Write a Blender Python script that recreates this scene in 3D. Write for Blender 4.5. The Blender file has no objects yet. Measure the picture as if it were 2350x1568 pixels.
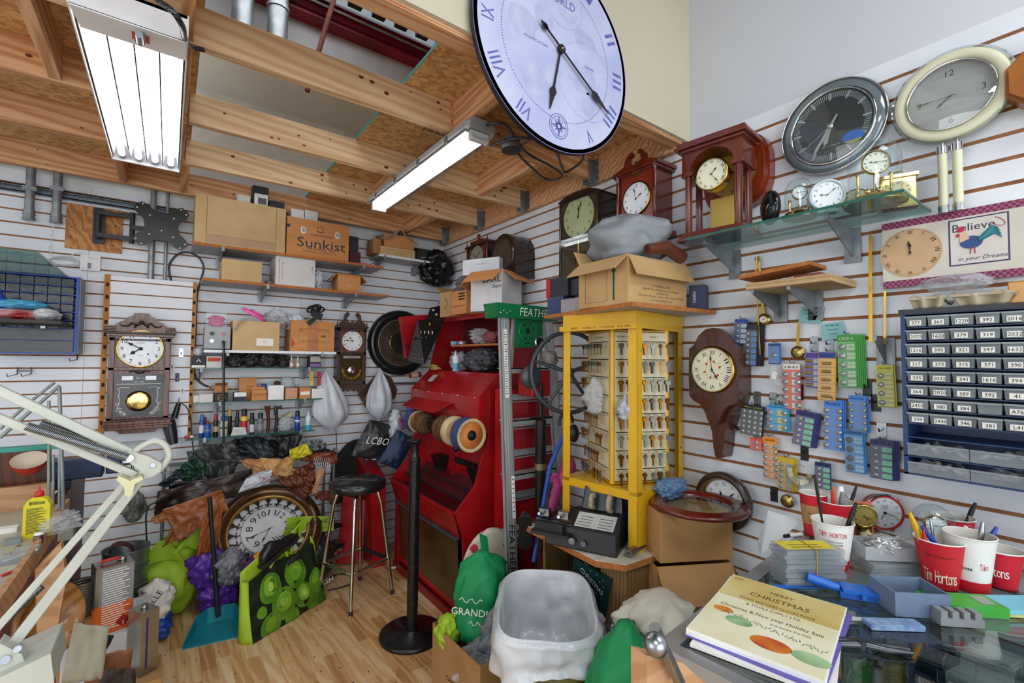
import bpy, math, random
import numpy as np
from mathutils import Matrix, Vector, noise as NZ
from math import sin,cos,radians as rad
PI=math.pi; S=bpy.context.scene; C=S.collection
# ---------------------------------------------------------------- camera
F=1062.83; YAW,PIT,ROL=.933322,.0395347,.00944889
CAM=np.array([-2.0258,-3.8242,1.56])
_f=np.array([cos(YAW)*cos(PIT),sin(YAW)*cos(PIT),sin(PIT)])
_r=np.array([sin(YAW),-cos(YAW),0.]); _u=np.cross(_r,_f)
_R=_r*cos(ROL)+_u*sin(ROL); _U=-_r*sin(ROL)+_u*cos(ROL)
def on(ax,v,px,py):
    """the point of the plane ax=v that the photograph shows at px,py"""
    d=_f*F+_R*(px-1175)-_U*(py-784); i='xyz'.index(ax)
    return Vector(CAM+d*((v-CAM[i])/d[i]))
def oy(v,x,y): return on('y',v,x,y)
def ox_(v,x,y): return on('x',v,x,y)
def oz(v,x,y): return on('z',v,x,y)
cd=bpy.data.cameras.new('camera'); cam=bpy.data.objects.new('camera',cd); C.objects.link(cam); S.camera=cam
cd.sensor_width=36; cd.lens=F/2350*36; cd.clip_start=.02
cam.matrix_world=Matrix([[_R[0],_U[0],-_f[0],CAM[0]],[_R[1],_U[1],-_f[1],CAM[1]],[_R[2],_U[2],-_f[2],CAM[2]],[0,0,0,1]])
# ---------------------------------------------------------------- light and exposure
w=bpy.data.worlds.new('world'); S.world=w; w.use_nodes=True
w.node_tree.nodes['Background'].inputs[0].default_value=(.86,.93,1,1); w.node_tree.nodes['Background'].inputs[1].default_value=.7
def area(name,loc,sx,sy,power,rot=(0,0,0),col=(.96,.985,1)):
    l=bpy.data.lights.new(name,'AREA'); l.shape='RECTANGLE'; l.size=sx; l.size_y=sy; l.energy=power; l.color=col
    o=bpy.data.objects.new(name,l); C.objects.link(o); o.location=loc; o.rotation_euler=rot; return o
# the shop's own fluorescent troffers, in the high ceiling over and behind the photographer
area('shop_light',(-1.0,-4.9,3.6),.9,1.2,34); area('shop_light',(-3.6,-5.0,3.5),.9,1.2,42); area('shop_light',(-2.6,-3.6,3.9),.6,1.2,14)
# fill lights added behind the camera and at far left to flatten the contrast
area('room_fill',(-2.6,-7.6,1.7),4.6,2.6,120,(PI/2,0,0),(.93,.97,1)); area('room_fill',(-6.8,-3.2,1.7),3.2,2.4,60,(PI/2,0,-PI/2),(.95,.98,1))
area('loft_fill',(-1.6,-1.6,3.70),.9,.9,10); area('loft_fill',(-2.9,-.6,2.85),.7,.5,9,(PI,0,0))  # added fill that brightens the loft opening and the bulkhead; no fixtures here
S.view_settings.view_transform='Standard'; S.view_settings.look='None'; S.view_settings.gamma=1
S.view_settings.exposure=0.22; S.view_settings.use_curve_mapping=False
S.cycles.max_bounces=6; S.cycles.transparent_max_bounces=16; S.cycles.use_denoising=True
S.cycles.caustics_reflective=False; S.cycles.caustics_refractive=False
# ---------------------------------------------------------------- materials
def lin(h):
    if isinstance(h,str): c=[int(h[i:i+2],16)/255 for i in (0,2,4)]
    else: c=h
    return tuple([(x/12.92 if x<=.04045 else ((x+.055)/1.055)**2.4) for x in c])+(1,)
MC={}
def M(name,col='808080',r=.5,m=0,c2=None,s=6,st=(1,1,1),k='noise',bump=0,em=0,al=1,tr=0,coat=0,lo=.35,hi=.65,det=4,bs=None,ior=1.45,dist=0):
    if name in MC: return MC[name]
    t=bpy.data.materials.new(name); t.use_nodes=True; N=t.node_tree.nodes; L=t.node_tree.links
    b=N['Principled BSDF']; I=b.inputs
    I['Roughness'].default_value=r; I['Metallic'].default_value=m; I['IOR'].default_value=ior
    if coat: I['Coat Weight'].default_value=coat; I['Coat Roughness'].default_value=.08
    a=lin(col)
    if c2: e=lin(c2)
    else: e=tuple(x*.82 for x in a[:3])+(1,)
    tc=N.new('ShaderNodeTexCoord'); mp=N.new('ShaderNodeMapping'); mp.inputs['Scale'].default_value=st
    L.new(tc.outputs['Object'],mp.inputs[0])
    if k=='wood':
        x=N.new('ShaderNodeTexWave'); x.inputs['Scale'].default_value=s; x.inputs['Distortion'].default_value=dist or 5; x.inputs['Detail'].default_value=3; x.bands_direction='DIAGONAL'; x.inputs['Detail Scale'].default_value=1.5
        fo=x.outputs['Fac']
    elif k=='vor':
        x=N.new('ShaderNodeTexVoronoi'); x.inputs['Scale'].default_value=s; fo=x.outputs['Color']
        sp=N.new('ShaderNodeSeparateColor'); L.new(fo,sp.inputs[0]); fo=sp.outputs[0]
    elif k=='check':
        x=N.new('ShaderNodeTexChecker'); x.inputs['Scale'].default_value=s; fo=x.outputs['Fac']
    else:
        x=N.new('ShaderNodeTexNoise'); x.inputs['Scale'].default_value=s; x.inputs['Detail'].default_value=det; x.inputs['Distortion'].default_value=dist
        fo=x.outputs['Fac']
    L.new(mp.outputs[0],x.inputs['Vector'])
    cr=N.new('ShaderNodeValToRGB'); cr.color_ramp.elements[0].position=lo; cr.color_ramp.elements[1].position=hi
    cr.color_ramp.elements[0].color=a; cr.color_ramp.elements[1].color=e
    L.new(fo,cr.inputs[0]); L.new(cr.outputs[0],I['Base Color'])
    if bump:
        bp=N.new('ShaderNodeBump'); bp.inputs['Strength'].default_value=min(1,abs(bump)); bp.inputs['Distance'].default_value=.004 if bump>0 else .02
        if bs:
            y=N.new('ShaderNodeTexNoise'); y.inputs['Scale'].default_value=bs; y.inputs['Detail'].default_value=5; L.new(mp.outputs[0],y.inputs['Vector']); L.new(y.outputs['Fac'],bp.inputs['Height'])
        else: L.new(fo,bp.inputs['Height'])
        L.new(bp.outputs[0],I['Normal'])
    if em: L.new(cr.outputs[0],I['Emission Color']); I['Emission Strength'].default_value=em
    if tr: I['Transmission Weight'].default_value=tr
    if al<1:
        tb=N.new('ShaderNodeBsdfTransparent'); mx=N.new('ShaderNodeMixShader'); mx.inputs[0].default_value=al
        L.new(tb.outputs[0],mx.inputs[1]); L.new(b.outputs[0],mx.inputs[2]); L.new(mx.outputs[0],N['Material Output'].inputs[0])
    MC[name]=t; return t
def MG(name,tint='eef6f6',rough=.02,base=.04,fac=1.0):
    """thin clear sheet: transparent with mirror sheen that grows at grazing angles"""
    if name in MC: return MC[name]
    t=bpy.data.materials.new(name); t.use_nodes=True; N=t.node_tree.nodes; L=t.node_tree.links; N.remove(N['Principled BSDF'])
    tb=N.new('ShaderNodeBsdfTransparent'); tb.inputs[0].default_value=lin(tint)
    g=N.new('ShaderNodeBsdfGlossy'); g.inputs['Roughness'].default_value=rough
    fr=N.new('ShaderNodeLayerWeight'); fr.inputs[0].default_value=.5
    pw=N.new('ShaderNodeMath'); pw.operation='POWER'; pw.inputs[1].default_value=4
    mt=N.new('ShaderNodeMath'); mt.operation='MULTIPLY_ADD'; mt.inputs[1].default_value=fac*.6; mt.inputs[2].default_value=base; mt.use_clamp=True
    mx=N.new('ShaderNodeMixShader'); L.new(fr.outputs['Facing'],pw.inputs[0]); L.new(pw.outputs[0],mt.inputs[0]); L.new(mt.outputs[0],mx.inputs[0])
    L.new(tb.outputs[0],mx.inputs[1]); L.new(g.outputs[0],mx.inputs[2]); L.new(mx.outputs[0],N['Material Output'].inputs[0])
    MC[name]=t; return t
# ---------------------------------------------------------------- mesh builder
_gl={}
def glyphs(s,bold=False):
    key=s
    if key in _gl: return _gl[key]
    cu=bpy.data.curves.new('t','FONT'); cu.body=s; cu.size=1; cu.resolution_u=2
    o=bpy.data.objects.new('t',cu); C.objects.link(o)
    me=bpy.data.meshes.new_from_object(o.evaluated_get(bpy.context.evaluated_depsgraph_get()))
    v=[(p.co.x,p.co.y) for p in me.vertices]; f=[tuple(p.vertices) for p in me.polygons]
    bpy.data.objects.remove(o); bpy.data.curves.remove(cu); bpy.data.meshes.remove(me)
    if v:
        x0=min(p[0] for p in v);x1=max(p[0] for p in v);y0=min(p[1] for p in v);y1=max(p[1] for p in v)
    else: x0=x1=y0=y1=0
    _gl[key]=(v,f,x0,x1,y0,y1); return _gl[key]
def RZ(a): return Matrix.Rotation(a,4,'Z')
def RX(a): return Matrix.Rotation(a,4,'X')
def RY(a): return Matrix.Rotation(a,4,'Y')
def TR(x,y=0,z=0): return Matrix.Translation((x,y,z))
class B:
    """collects shapes and links them as ONE mesh object"""
    def __init__(s,mat=None): s.v=[];s.f=[];s.m=[];s.sm=[];s.T=Matrix();s.mats=[];s.k=0;s.S=False; (mat and s.u(mat))
    def u(s,mat):
        if mat not in s.mats: s.mats.append(mat)
        s.k=s.mats.index(mat); return s
    def at(s,T=None): s.T=T if T is not None else Matrix(); return s
    def add(s,vs,fs,smooth=False):
        o=len(s.v); T=s.T
        s.v+=[tuple(T@Vector(p)) for p in vs]; s.f+=[tuple(i+o for i in q) for q in fs]; s.m+=[s.k]*len(fs); s.sm+=[smooth]*len(fs); return s
    def box(s,x0,x1,y0,y1,z0,z1):
        if x0>x1:x0,x1=x1,x0
        if y0>y1:y0,y1=y1,y0
        if z0>z1:z0,z1=z1,z0
        return s.add([(x0,y0,z0),(x1,y0,z0),(x1,y1,z0),(x0,y1,z0),(x0,y0,z1),(x1,y0,z1),(x1,y1,z1),(x0,y1,z1)],[(0,3,2,1),(4,5,6,7),(0,1,5,4),(1,2,6,5),(2,3,7,6),(3,0,4,7)])
    def bx(s,cx,cy,cz,w,d,h): return s.box(cx-w/2,cx+w/2,cy-d/2,cy+d/2,cz-h/2,cz+h/2)
    def hexa(s,p): return s.add(p,[(0,3,2,1),(4,5,6,7),(0,1,5,4),(1,2,6,5),(2,3,7,6),(3,0,4,7)])
    def rbox(s,x0,x1,y0,y1,z0,z1,r=.004,n=3):
        """box with rounded vertical edges seen from -y (corners in xz)"""
        pts=[]
        for cx,cz,a0 in((x1-r,z0+r,-90),(x1-r,z1-r,0),(x0+r,z1-r,90),(x0+r,z0+r,180)):
            for i in range(n+1):
                a=rad(a0+90*i/n); pts.append((cx+r*cos(a),cz+r*sin(a)))
        return s.prism(pts,y0,y1)
    def prism(s,pts,y0,y1,smooth=False):
        """outline in xz pushed from y0 to y1"""
        a=sum(pts[i][0]*pts[(i+1)%len(pts)][1]-pts[(i+1)%len(pts)][0]*pts[i][1] for i in range(len(pts)))
        if a<0: pts=pts[::-1]
        n=len(pts); v=[(x,y0,z) for x,z in pts]+[(x,y1,z) for x,z in pts]
        s.add(v,[tuple(range(n)),tuple(range(2*n-1,n-1,-1))])
        return s.add(v,[(i,i+n,(i+1)%n+n,(i+1)%n) for i in range(n)],smooth)
    def plate(s,pts,z0,z1):
        """outline in xy pushed from z0 to z1"""
        a=sum(pts[i][0]*pts[(i+1)%len(pts)][1]-pts[(i+1)%len(pts)][0]*pts[i][1] for i in range(len(pts)))
        if a<0: pts=pts[::-1]
        n=len(pts); v=[(x,y,z0) for x,y in pts]+[(x,y,z1) for x,y in pts]
        return s.add(v,[tuple(range(n-1,-1,-1)),tuple(range(n,2*n))]+[(i,(i+1)%n,(i+1)%n+n,i+n) for i in range(n)])
    def ring(s,p,q,r,n):
        d=(Vector(q)-Vector(p)).normalized(); a=d.orthogonal().normalized(); b=d.cross(a)
        return [tuple(Vector(p)+(a*cos(2*PI*i/n)+b*sin(2*PI*i/n))*r) for i in range(n)]
    def cyl(s,p,q,r,r2=None,n=16,cap=True):
        r2=r if r2 is None else r2; v=s.ring(p,q,r,n)
        d=Vector(q)-Vector(p); dn=d.normalized(); a=dn.orthogonal().normalized(); b=dn.cross(a)
        v+=[tuple(Vector(q)+(a*cos(2*PI*i/n)+b*sin(2*PI*i/n))*r2) for i in range(n)]
        s.add(v,[(i,(i+1)%n,(i+1)%n+n,i+n) for i in range(n)],True)
        if cap: s.add(v,[tuple(range(n-1,-1,-1)),tuple(range(n,2*n))])
        return s
    def lathe(s,pr,n=32,c=(0,0,0),ax='z',smooth=True,a0=0,a1=2*PI,sx=1,sy=1,cap=True):
        """profile [(r,h)] turned about z (or about y when ax='y': then h runs along y)"""
        full=abs(a1-a0-2*PI)<1e-6; m=n if full else n+1; v=[]
        for r,h in pr:
            for i in range(m):
                a=a0+(a1-a0)*i/n; x,y=r*cos(a)*sx,r*sin(a)*sy
                v.append((c[0]+x,c[1]+y,c[2]+h) if ax=='z' else (c[0]+x,c[1]+h,c[2]+y))
        f=[]
        for j in range(len(pr)-1):
            for i in range(n):
                k=(i+1)%m if full else i+1
                q=(j*m+i,j*m+k,(j+1)*m+k,(j+1)*m+i); f.append(q if ax=='z' else q[::-1])
        s.add(v,f,smooth); L=len(pr)
        if full and cap:
            if pr[0][0]>1e-5: s.add(v[:m],[tuple(range(m-1,-1,-1)) if ax=='z' else tuple(range(m))])
            if pr[-1][0]>1e-5: s.add(v[-m:],[tuple(range(m)) if ax=='z' else tuple(range(m-1,-1,-1))])
        return s
    def disc(s,cx,cz,r,y,n=40,sx=1,r0=0):
        """flat disc (or ring) facing -y"""
        o=[(cx+r*sx*cos(2*PI*i/n),y,cz+r*sin(2*PI*i/n)) for i in range(n)]
        if r0<=0: return s.add(o,[tuple(range(n))])
        o+=[(cx+r0*sx*cos(2*PI*i/n),y,cz+r0*sin(2*PI*i/n)) for i in range(n)]
        return s.add(o,[(i,(i+1)%n,(i+1)%n+n,i+n) for i in range(n)])
    def quad(s,a,b,c,d): return s.add([a,b,c,d],[(0,1,2,3)])
    def sph(s,c,r,n=16,sx=1,sy=1,sz=1):
        m=n//2; v=[];f=[]
        for j in range(m+1):
            t=PI*j/m
            for i in range(n):
                a=2*PI*i/n; v.append((c[0]+r*sx*sin(t)*cos(a),c[1]+r*sy*sin(t)*sin(a),c[2]-r*sz*cos(t)))
        for j in range(m):
            for i in range(n): f.append((j*n+i,j*n+(i+1)%n,(j+1)*n+(i+1)%n,(j+1)*n+i))
        return s.add(v,f,True)
    def tube(s,P,r,n=8,closed=False,cap=True):
        P=[Vector(p) for p in P]; N_=len(P); v=[]; pa=None
        rr=r if isinstance(r,(list,tuple)) else [r]*N_
        for i,p in enumerate(P):
            if closed: d=P[(i+1)%N_]-P[i-1]
            else: d=P[min(i+1,N_-1)]-P[max(i-1,0)]
            if d.length<1e-9: d=Vector((0,0,1))
            d.normalize(); a=(pa-d*pa.dot(d)) if pa is not None else d.orthogonal()
            if a.length<1e-6: a=d.orthogonal()
            a.normalize(); pa=a; b=d.cross(a)
            v+=[tuple(p+(a*cos(2*PI*k/n)+b*sin(2*PI*k/n))*rr[i]) for k in range(n)]
        f=[]
        for i in range(N_ if closed else N_-1):
            j=(i+1)%N_; f+=[(i*n+k,i*n+(k+1)%n,j*n+(k+1)%n,j*n+k) for k in range(n)]
        s.add(v,f,True)
        if cap and not closed: s.add(v,[tuple(range(n-1,-1,-1)),tuple(range((N_-1)*n,N_*n))])
        return s
    def sheet(s,fn,nu,nv,smooth=True,cu=False):
        v=[tuple(fn(i/nu,j/nv)) for j in range(nv+1) for i in range(nu+1 if not cu else nu)]
        w=nu if cu else nu+1
        return s.add(v,[(j*w+i,j*w+(i+1)%w,(j+1)*w+(i+1)%w,(j+1)*w+i) for j in range(nv) for i in range(nu)],smooth)
    def text(s,t,h,x,z,y=0,al='c',th=0,w=None,rot=0,slant=0):
        """lettering in the xz plane facing -y, capital height about .7h"""
        v,f,x0,x1,y0,y1=glyphs(t)
        k=h; kx=h if w is None else w/max(x1-x0,1e-6)
        ox={'c':(x0+x1)/2,'l':x0,'r':x1}[al]; c,sn=cos(rot),sin(rot)
        P=[((a-ox)*kx+slant*(b-.35)*k,(b-.35)*k) for a,b in v]
        return s.add([(x+a*c-b*sn,y,z+a*sn+b*c) for a,b in P],f)
    def bd(s,name,par=None,bev=0,sol=0,sub=0,seg=2):
        me=bpy.data.meshes.new(name); me.from_pydata(s.v,[],s.f)
        for q in s.mats: me.materials.append(q)
        me.polygons.foreach_set('material_index',s.m); me.polygons.foreach_set('use_smooth',s.sm)
        me.update(); o=bpy.data.objects.new(name,me); C.objects.link(o)
        if par: o.parent=par
        if sol: q=o.modifiers.new('s','SOLIDIFY'); q.thickness=sol; q.offset=0
        if bev: q=o.modifiers.new('b','BEVEL'); q.width=bev; q.segments=seg; q.limit_method='ANGLE'; q.angle_limit=.6; q.harden_normals=False
        if sub: q=o.modifiers.new('u','SUBSURF'); q.levels=sub; q.render_levels=sub
        return o
def tag(o,label,cat,group=None,kind=None):
    o['label']=label; o['category']=cat
    if group: o['group']=group
    if kind: o['kind']=kind
    return o
def thing(name,label,cat,loc=(0,0,0),rz=0,group=None):
    o=bpy.data.objects.new(name,None); C.objects.link(o); o.location=loc; o.rotation_euler=(0,0,rz); o.empty_display_size=.05
    return tag(o,label,cat,group)
def dup(root,loc=None,rz=None,label=None,group=None,sc=None,rot=None):
    r=root.copy(); C.objects.link(r)
    if loc is not None: r.location=loc
    if rz is not None: r.rotation_euler=(0,0,rz)
    if rot is not None: r.rotation_euler=rot
    if sc: r.scale=(sc,)*3 if not isinstance(sc,tuple) else sc
    if label: r['label']=label
    if group: r['group']=group
    for ch in list(root.children):
        c=ch.copy(); C.objects.link(c); c.parent=r
        for g in ch.children: d=g.copy(); C.objects.link(d); d.parent=c
    return r
def struct(name,b,par=None,**k):
    o=b.bd(name,par,**k)
    if not par: o['kind']='structure'
    return o
def fix(o,p):
    """give a one-mesh thing its own base point without moving it"""
    p=Vector(p); o.data.transform(Matrix.Translation(-p)); o.location=p; return o
WR=-PI/2          # local front (-y) of things on the right wall faces -x
rnd=random.Random(7)
# common materials
white=M('slat_white','dfe3ea',.35,c2='d6dae2',s=3); mdf=M('mdf_edge','9c6a44',.8,c2='83542f',s=20)
black=M('black_plastic','17181b',.35,c2='202226'); chrome=M('chrome','d8d8d6',.12,1,c2='c4c4c2'); steel=M('steel','a4a8ac',.3,1,c2='84898e',s=9)
brass=M('brass','c9a545',.2,1,c2='a88432',s=8); gold=M('gold','dcc07a',.16,1,c2='c2a35c'); alu=M('aluminium','c3c7ca',.35,.55,c2='adb1b5',s=12,st=(8,1,.3))
galv=M('galvanised','959ba0',.42,.6,c2='787e83',s=14); ink=M('ink','141414',.6); paper=M('paper','eceae4',.8,c2='e2dfd6'); wpl=M('white_plastic','e4e5e6',.3,c2='dadbdc')
card=M('cardboard','bb9468',.85,c2='ad8557',s=5,bump=.2,bs=60,st=(1,1,1)); cardin=M('cardboard_inside','a67c50',.9,c2='97703f'); darkwood=M('dark_wood','4a2513',.3,c2='2c130a',s=3,st=(14,14,1.2),coat=.4,lo=.3,hi=.7)
glass=MG('clear_glass','f2f8f7',.01,.03); film=M('clear_film','dfe4e8',.12,al=.32,c2='c8ced4',s=12,bump=-.8,bs=22)
# ================================================================ room
def slat_wall(name,length,ztop,zg,g):
    """slatwall: profile along the wall, boards with dark routed grooves; local x along the wall, front -y"""
    b=B(white); P=.0762
    zs=[]; z=zg
    while z<ztop-.02: z+=P
    z-=P
    tops=ztop
    while tops>0.02:
        lo=max(z+g*.5,0.0)
        b.u(white).box(0,length,-.0,.012,lo,tops)
        if z>0.02: b.u(mdf).box(0,length,.005,.012,z-g*.5,lo)
        tops=z-g*.5; z-=P
    return b
b=slat_wall('',5.4,2.6343,1.56+.4714,.0125)
o=struct('wall_right',b); o.matrix_world=Matrix(((0,1,0,0),(-1,0,0,0),(0,0,1,0),(0,0,0,1)))
b=slat_wall('',5.4,2.60,1.56+.0016,.0095)
b.u(M('seam','8d8f92',.7))
for sx in(1.22,2.44,3.66): b.box(5.4-sx-.0009,5.4-sx+.0009,-.0006,.002,0,2.6)
o=struct('wall_left',b); o.location=(-5.4,0,0)
drywall=M('drywall','c9ccd2',.85,c2='c4c7cf',s=1.2)
struct('wall_right_upper',B(drywall).box(.0,.1,-6,0.1,2.6343,4.9).box(.013,.1,-6,.1,0,2.6343))
greyup=M('grey_paint','d3d6d3',.85,c2='cccfcc',s=1.5)
struct('wall_left_upper',B(M('upper_white','e2e6e6',.85)).box(-5.4,0,0,.1,2.6,4.9).box(-5.4,0,.013,.1,0,2.6))
struct('ceiling_bulkhead',B(greyup).box(-5.4,0,-.85,0,3.42,3.44).u(M('bulk_face','b4b6bb',.85)).box(-5.4,0,-.87,-.85,3.42,3.8))
red_b=M('red_oxide','8c1030',.6,c2='5d0a1c',s=4)
struct('ceiling_beam',B(red_b).box(-5.4,0,-.97,-.872,3.59,3.6).box(-5.4,0,-.925,-.915,3.6,3.7).box(-5.4,0,-.97,-.872,3.7,3.71))
deck=M('steel_deck','5b5b5c',.5,.6,c2='3a393a',s=9)
b=B(deck); x=-5.4
while x<0: b.box(x,x+.075,-6,-.97,3.74,3.75).box(x+.075,x+.15,-6,-.97,3.785,3.795).box(x+.072,x+.078,-6,-.97,3.74,3.79).box(x+.147,x+.153,-6,-.97,3.74,3.79); x+=.15
struct('ceiling',b)
# laminate floor: strips along Y in planks
fl=[M('plank_%d'%i,c,.38,c2=d,s=1.3,k='wood',st=(9,1.1,1),dist=9,coat=.12,bump=.08,lo=.1,hi=.9) for i,(c,d) in enumerate([('d0a875','bc8d5b'),('d8b588','c89f6b'),('c29662','a97a48'),('dcc094','cca677')])]
b=B(); dirt=M('floor_dirt','54402c',.8)
r=random.Random(3); x=-5.2; i=0
a_=rad(0)
while x<1.5:
    y=-6+r.random()*.5
    while y<.2:
        y2=min(y+r.uniform(.28,.62),.2); b.u(fl[r.choice([0,0,1,1,2,3])]).box(x,x+.0637,y,y2-.0008,-.02,0); y=y2
    x+=.0645
b.u(dirt)
for k in range(230):
    px,py=r.uniform(-2.2,-.7),r.uniform(-2.1,-.5); q=r.uniform(.001,.0045); a=r.random()*3
    b.plate([(px+q*cos(a+t)*(1+.6*r.random()),py+q*sin(a+t)*(1+.5*r.random())) for t in (0,1,2,3,4,5)],0,.0004)
struct('floor',b)
# mezzanine of 2x6 joists under OSB
def fir(n,st): return M(n,'d8ab80',.6,c2='bd8558',s=1.1,k='wood',st=st,dist=7,lo=.05,hi=.95)
firx=fir('fir_x',(.9,13,13)); firy=fir('fir_y',(13,.9,13)); pine=M('pine_x','dec19a',.6,c2='c9a37a',s=1.2,k='wood',st=(.8,12,12),dist=6,lo=.05,hi=.95)
osb=M('osb','dfb883',.75,c2='b58752',s=38,k='vor',st=(1,1.6,1),lo=.1,hi=.95,bump=.15)
ZB,ZT=2.622,2.762; knot=M('knot','6b3a1c',.7)
def knots(b,x0,x1,yf,n,seed):
    r=random.Random(seed); b.u(knot)
    for i in range(n):
        x,z,q=r.uniform(x0+.05,x1-.05),r.uniform(ZB+.02,ZT-.02),r.uniform(.003,.009)
        b.disc(x,z,q,yf-.0006,10,1.5)
def joist(x0,x1,y,m,n,seed,bev=.002):
    b=B(m).box(x0,x1,y,y+.038,ZB,ZT); knots(b,x0,x1,y,n,seed); o=b.bd('ceiling_joist',bev=bev); o['kind']='structure'
joist(-1.0,-.04,-1.945,firx,5,1); joist(-4.6,-1.0,-1.945,pine,22,2)
joist(-4.6,-2.03,-1.365,firx,10,3); joist(-1.985,-.04,-1.30,pine,18,4)
joist(-4.6,-2.03,-.81,firx,10,5); joist(-1.985,-.04,-.735,pine,16,6)
joist(-4.6,-.04,-.15,firx,16,7); joist(-3.2,-.04,-2.49,firx,10,8); joist(-1.8,-.04,-2.528+.003,firx,6,9)
o=B(firx).box(-.04,-.0005,-2.5,-.0,2.605,2.605+.16).bd('ceiling_ledger',bev=.002); o['kind']='structure'
for y0,y1,x in((-2.45,-1.945,-2.03),(-1.907,-1.365,-2.03),(-1.262,-.81,-2.03),(-.697,-.15,-2.0)):
    o=B(firy).box(x,x+.038,y0,y1,ZB+.004,ZT).bd('ceiling_header',bev=.002); o['kind']='structure'
for y0,y1,x in((-2.45,-1.945,-.99),(-1.907,-1.30,-.445),(-1.262,-.735,-.93),(-.697,-.15,-.46),(-2.45,-1.945,-3.0),(-1.907,-1.365,-2.43),(-1.327,-.81,-3.1),(-.772,-.15,-2.30),(-1.907,-1.365,-3.2)):
    o=B(firy).box(x,x+.038,y0,y1,ZB+.003,ZT).bd('ceiling_blocking',bev=.002); o['kind']='structure'
teal=M('teal_edge','1c8f8c',.6)
b=B(osb).box(-4.6,-1.965,-2.49,0,ZT+.001,ZT+.016).box(-1.235,0,-2.49,0,ZT+.001,ZT+.016)
b.u(teal).box(-1.2365,-1.235,-2.49,0,ZT+.001,ZT+.016).box(-1.965,-1.9635,-2.49,0,ZT+.001,ZT+.016)
stamp=M('stamp','3a2a1c',.8); b.at(TR(-.72,-1.62,ZT+.0005)@RX(PI/2)@Matrix.Scale(-1,4,(1,0,0)))
b.u(stamp).text('CONST',.05,.2,.02).text('PANNEAU',.03,-.25,.05)
struct('ceiling_subfloor',b)
# metal joist hangers on the ledger
def hanger(y):
    b=B(galv).box(-.095,-.04,y-.004,y,2.60,ZT-.02).box(-.095,-.04,y+.038,y+.042,2.60,ZT-.02).box(-.095,-.04,y-.004,y+.042,2.597,2.601)
    b.box(-.045,-.041,y-.035,y,2.61,ZT-.02)
    b.u(ink)
    for z in(2.63,2.67,2.71): b.box(-.0462,-.045,y-.025,y-.017,z,z+.008)
    return b.bd('joist_hanger')
for i,(y,l) in enumerate(((-1.945,'beside the coiled armoured cable'),(-1.30,'above the square dark wall clock'),(-.735,'above the small spired clock'),(-.15,'in the room corner'))):
    tag(hanger(y),'grey steel joist hanger on the ceiling ledger '+l,'joist hanger','joist hangers on the ledger')
# drop face above the mezzanine edge
cream=M('cream_paint','cbc4ac',.85,c2='c5bea6',s=1.5)
struct('wall_mezzanine',B(cream).box(-3.4,-.0005,-2.545,-2.53,2.635,4.2).u(mdf).box(-3.4,-.0005,-2.529,-2.5,2.64,4.2))
struct('trim_1',B(firx).box(-3.2,-.042,-2.529,-2.493,2.627,2.66))
# things up in the opening
for x,r_ in((-1.77,.052),(-1.60,.052)):
    p=thing('vertical_duct','round grey metal duct rising through the ceiling opening, '+('left of the pair' if x<-1.7 else 'right of the pair'),'duct',(x,-1.05,2.775),0,'ducts in the ceiling opening')
    B(galv).cyl((0,0,.4),(0,0,.96),r_,n=24).bd('duct_pipe',p); B(galv).cyl((0,0,.70),(0,0,.72),r_+.006,n=24).bd('duct_collar',p)
b=B(M('rust','6a3320',.8,c2='4c2418')).cyl((-1.45,-1.1,3.05),(-1.3,-1.1,3.73),.014,n=10)
tag(fix(b.bd('rusty_hanger_rod'),(-1.3,-1.1,3.73)),'thin rusty red rod slanting down inside the ceiling opening','rod')
tag(fix(B(galv).tube([(-1.9,-1.0,3.66),(-1.2,-1.0,3.655),(-.6,-1.0,3.65)],.008,6).bd('roof_conduit'),(-1.2,-1.0,3.655)),'thin grey conduit clipped under the steel roof deck','conduit')
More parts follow.
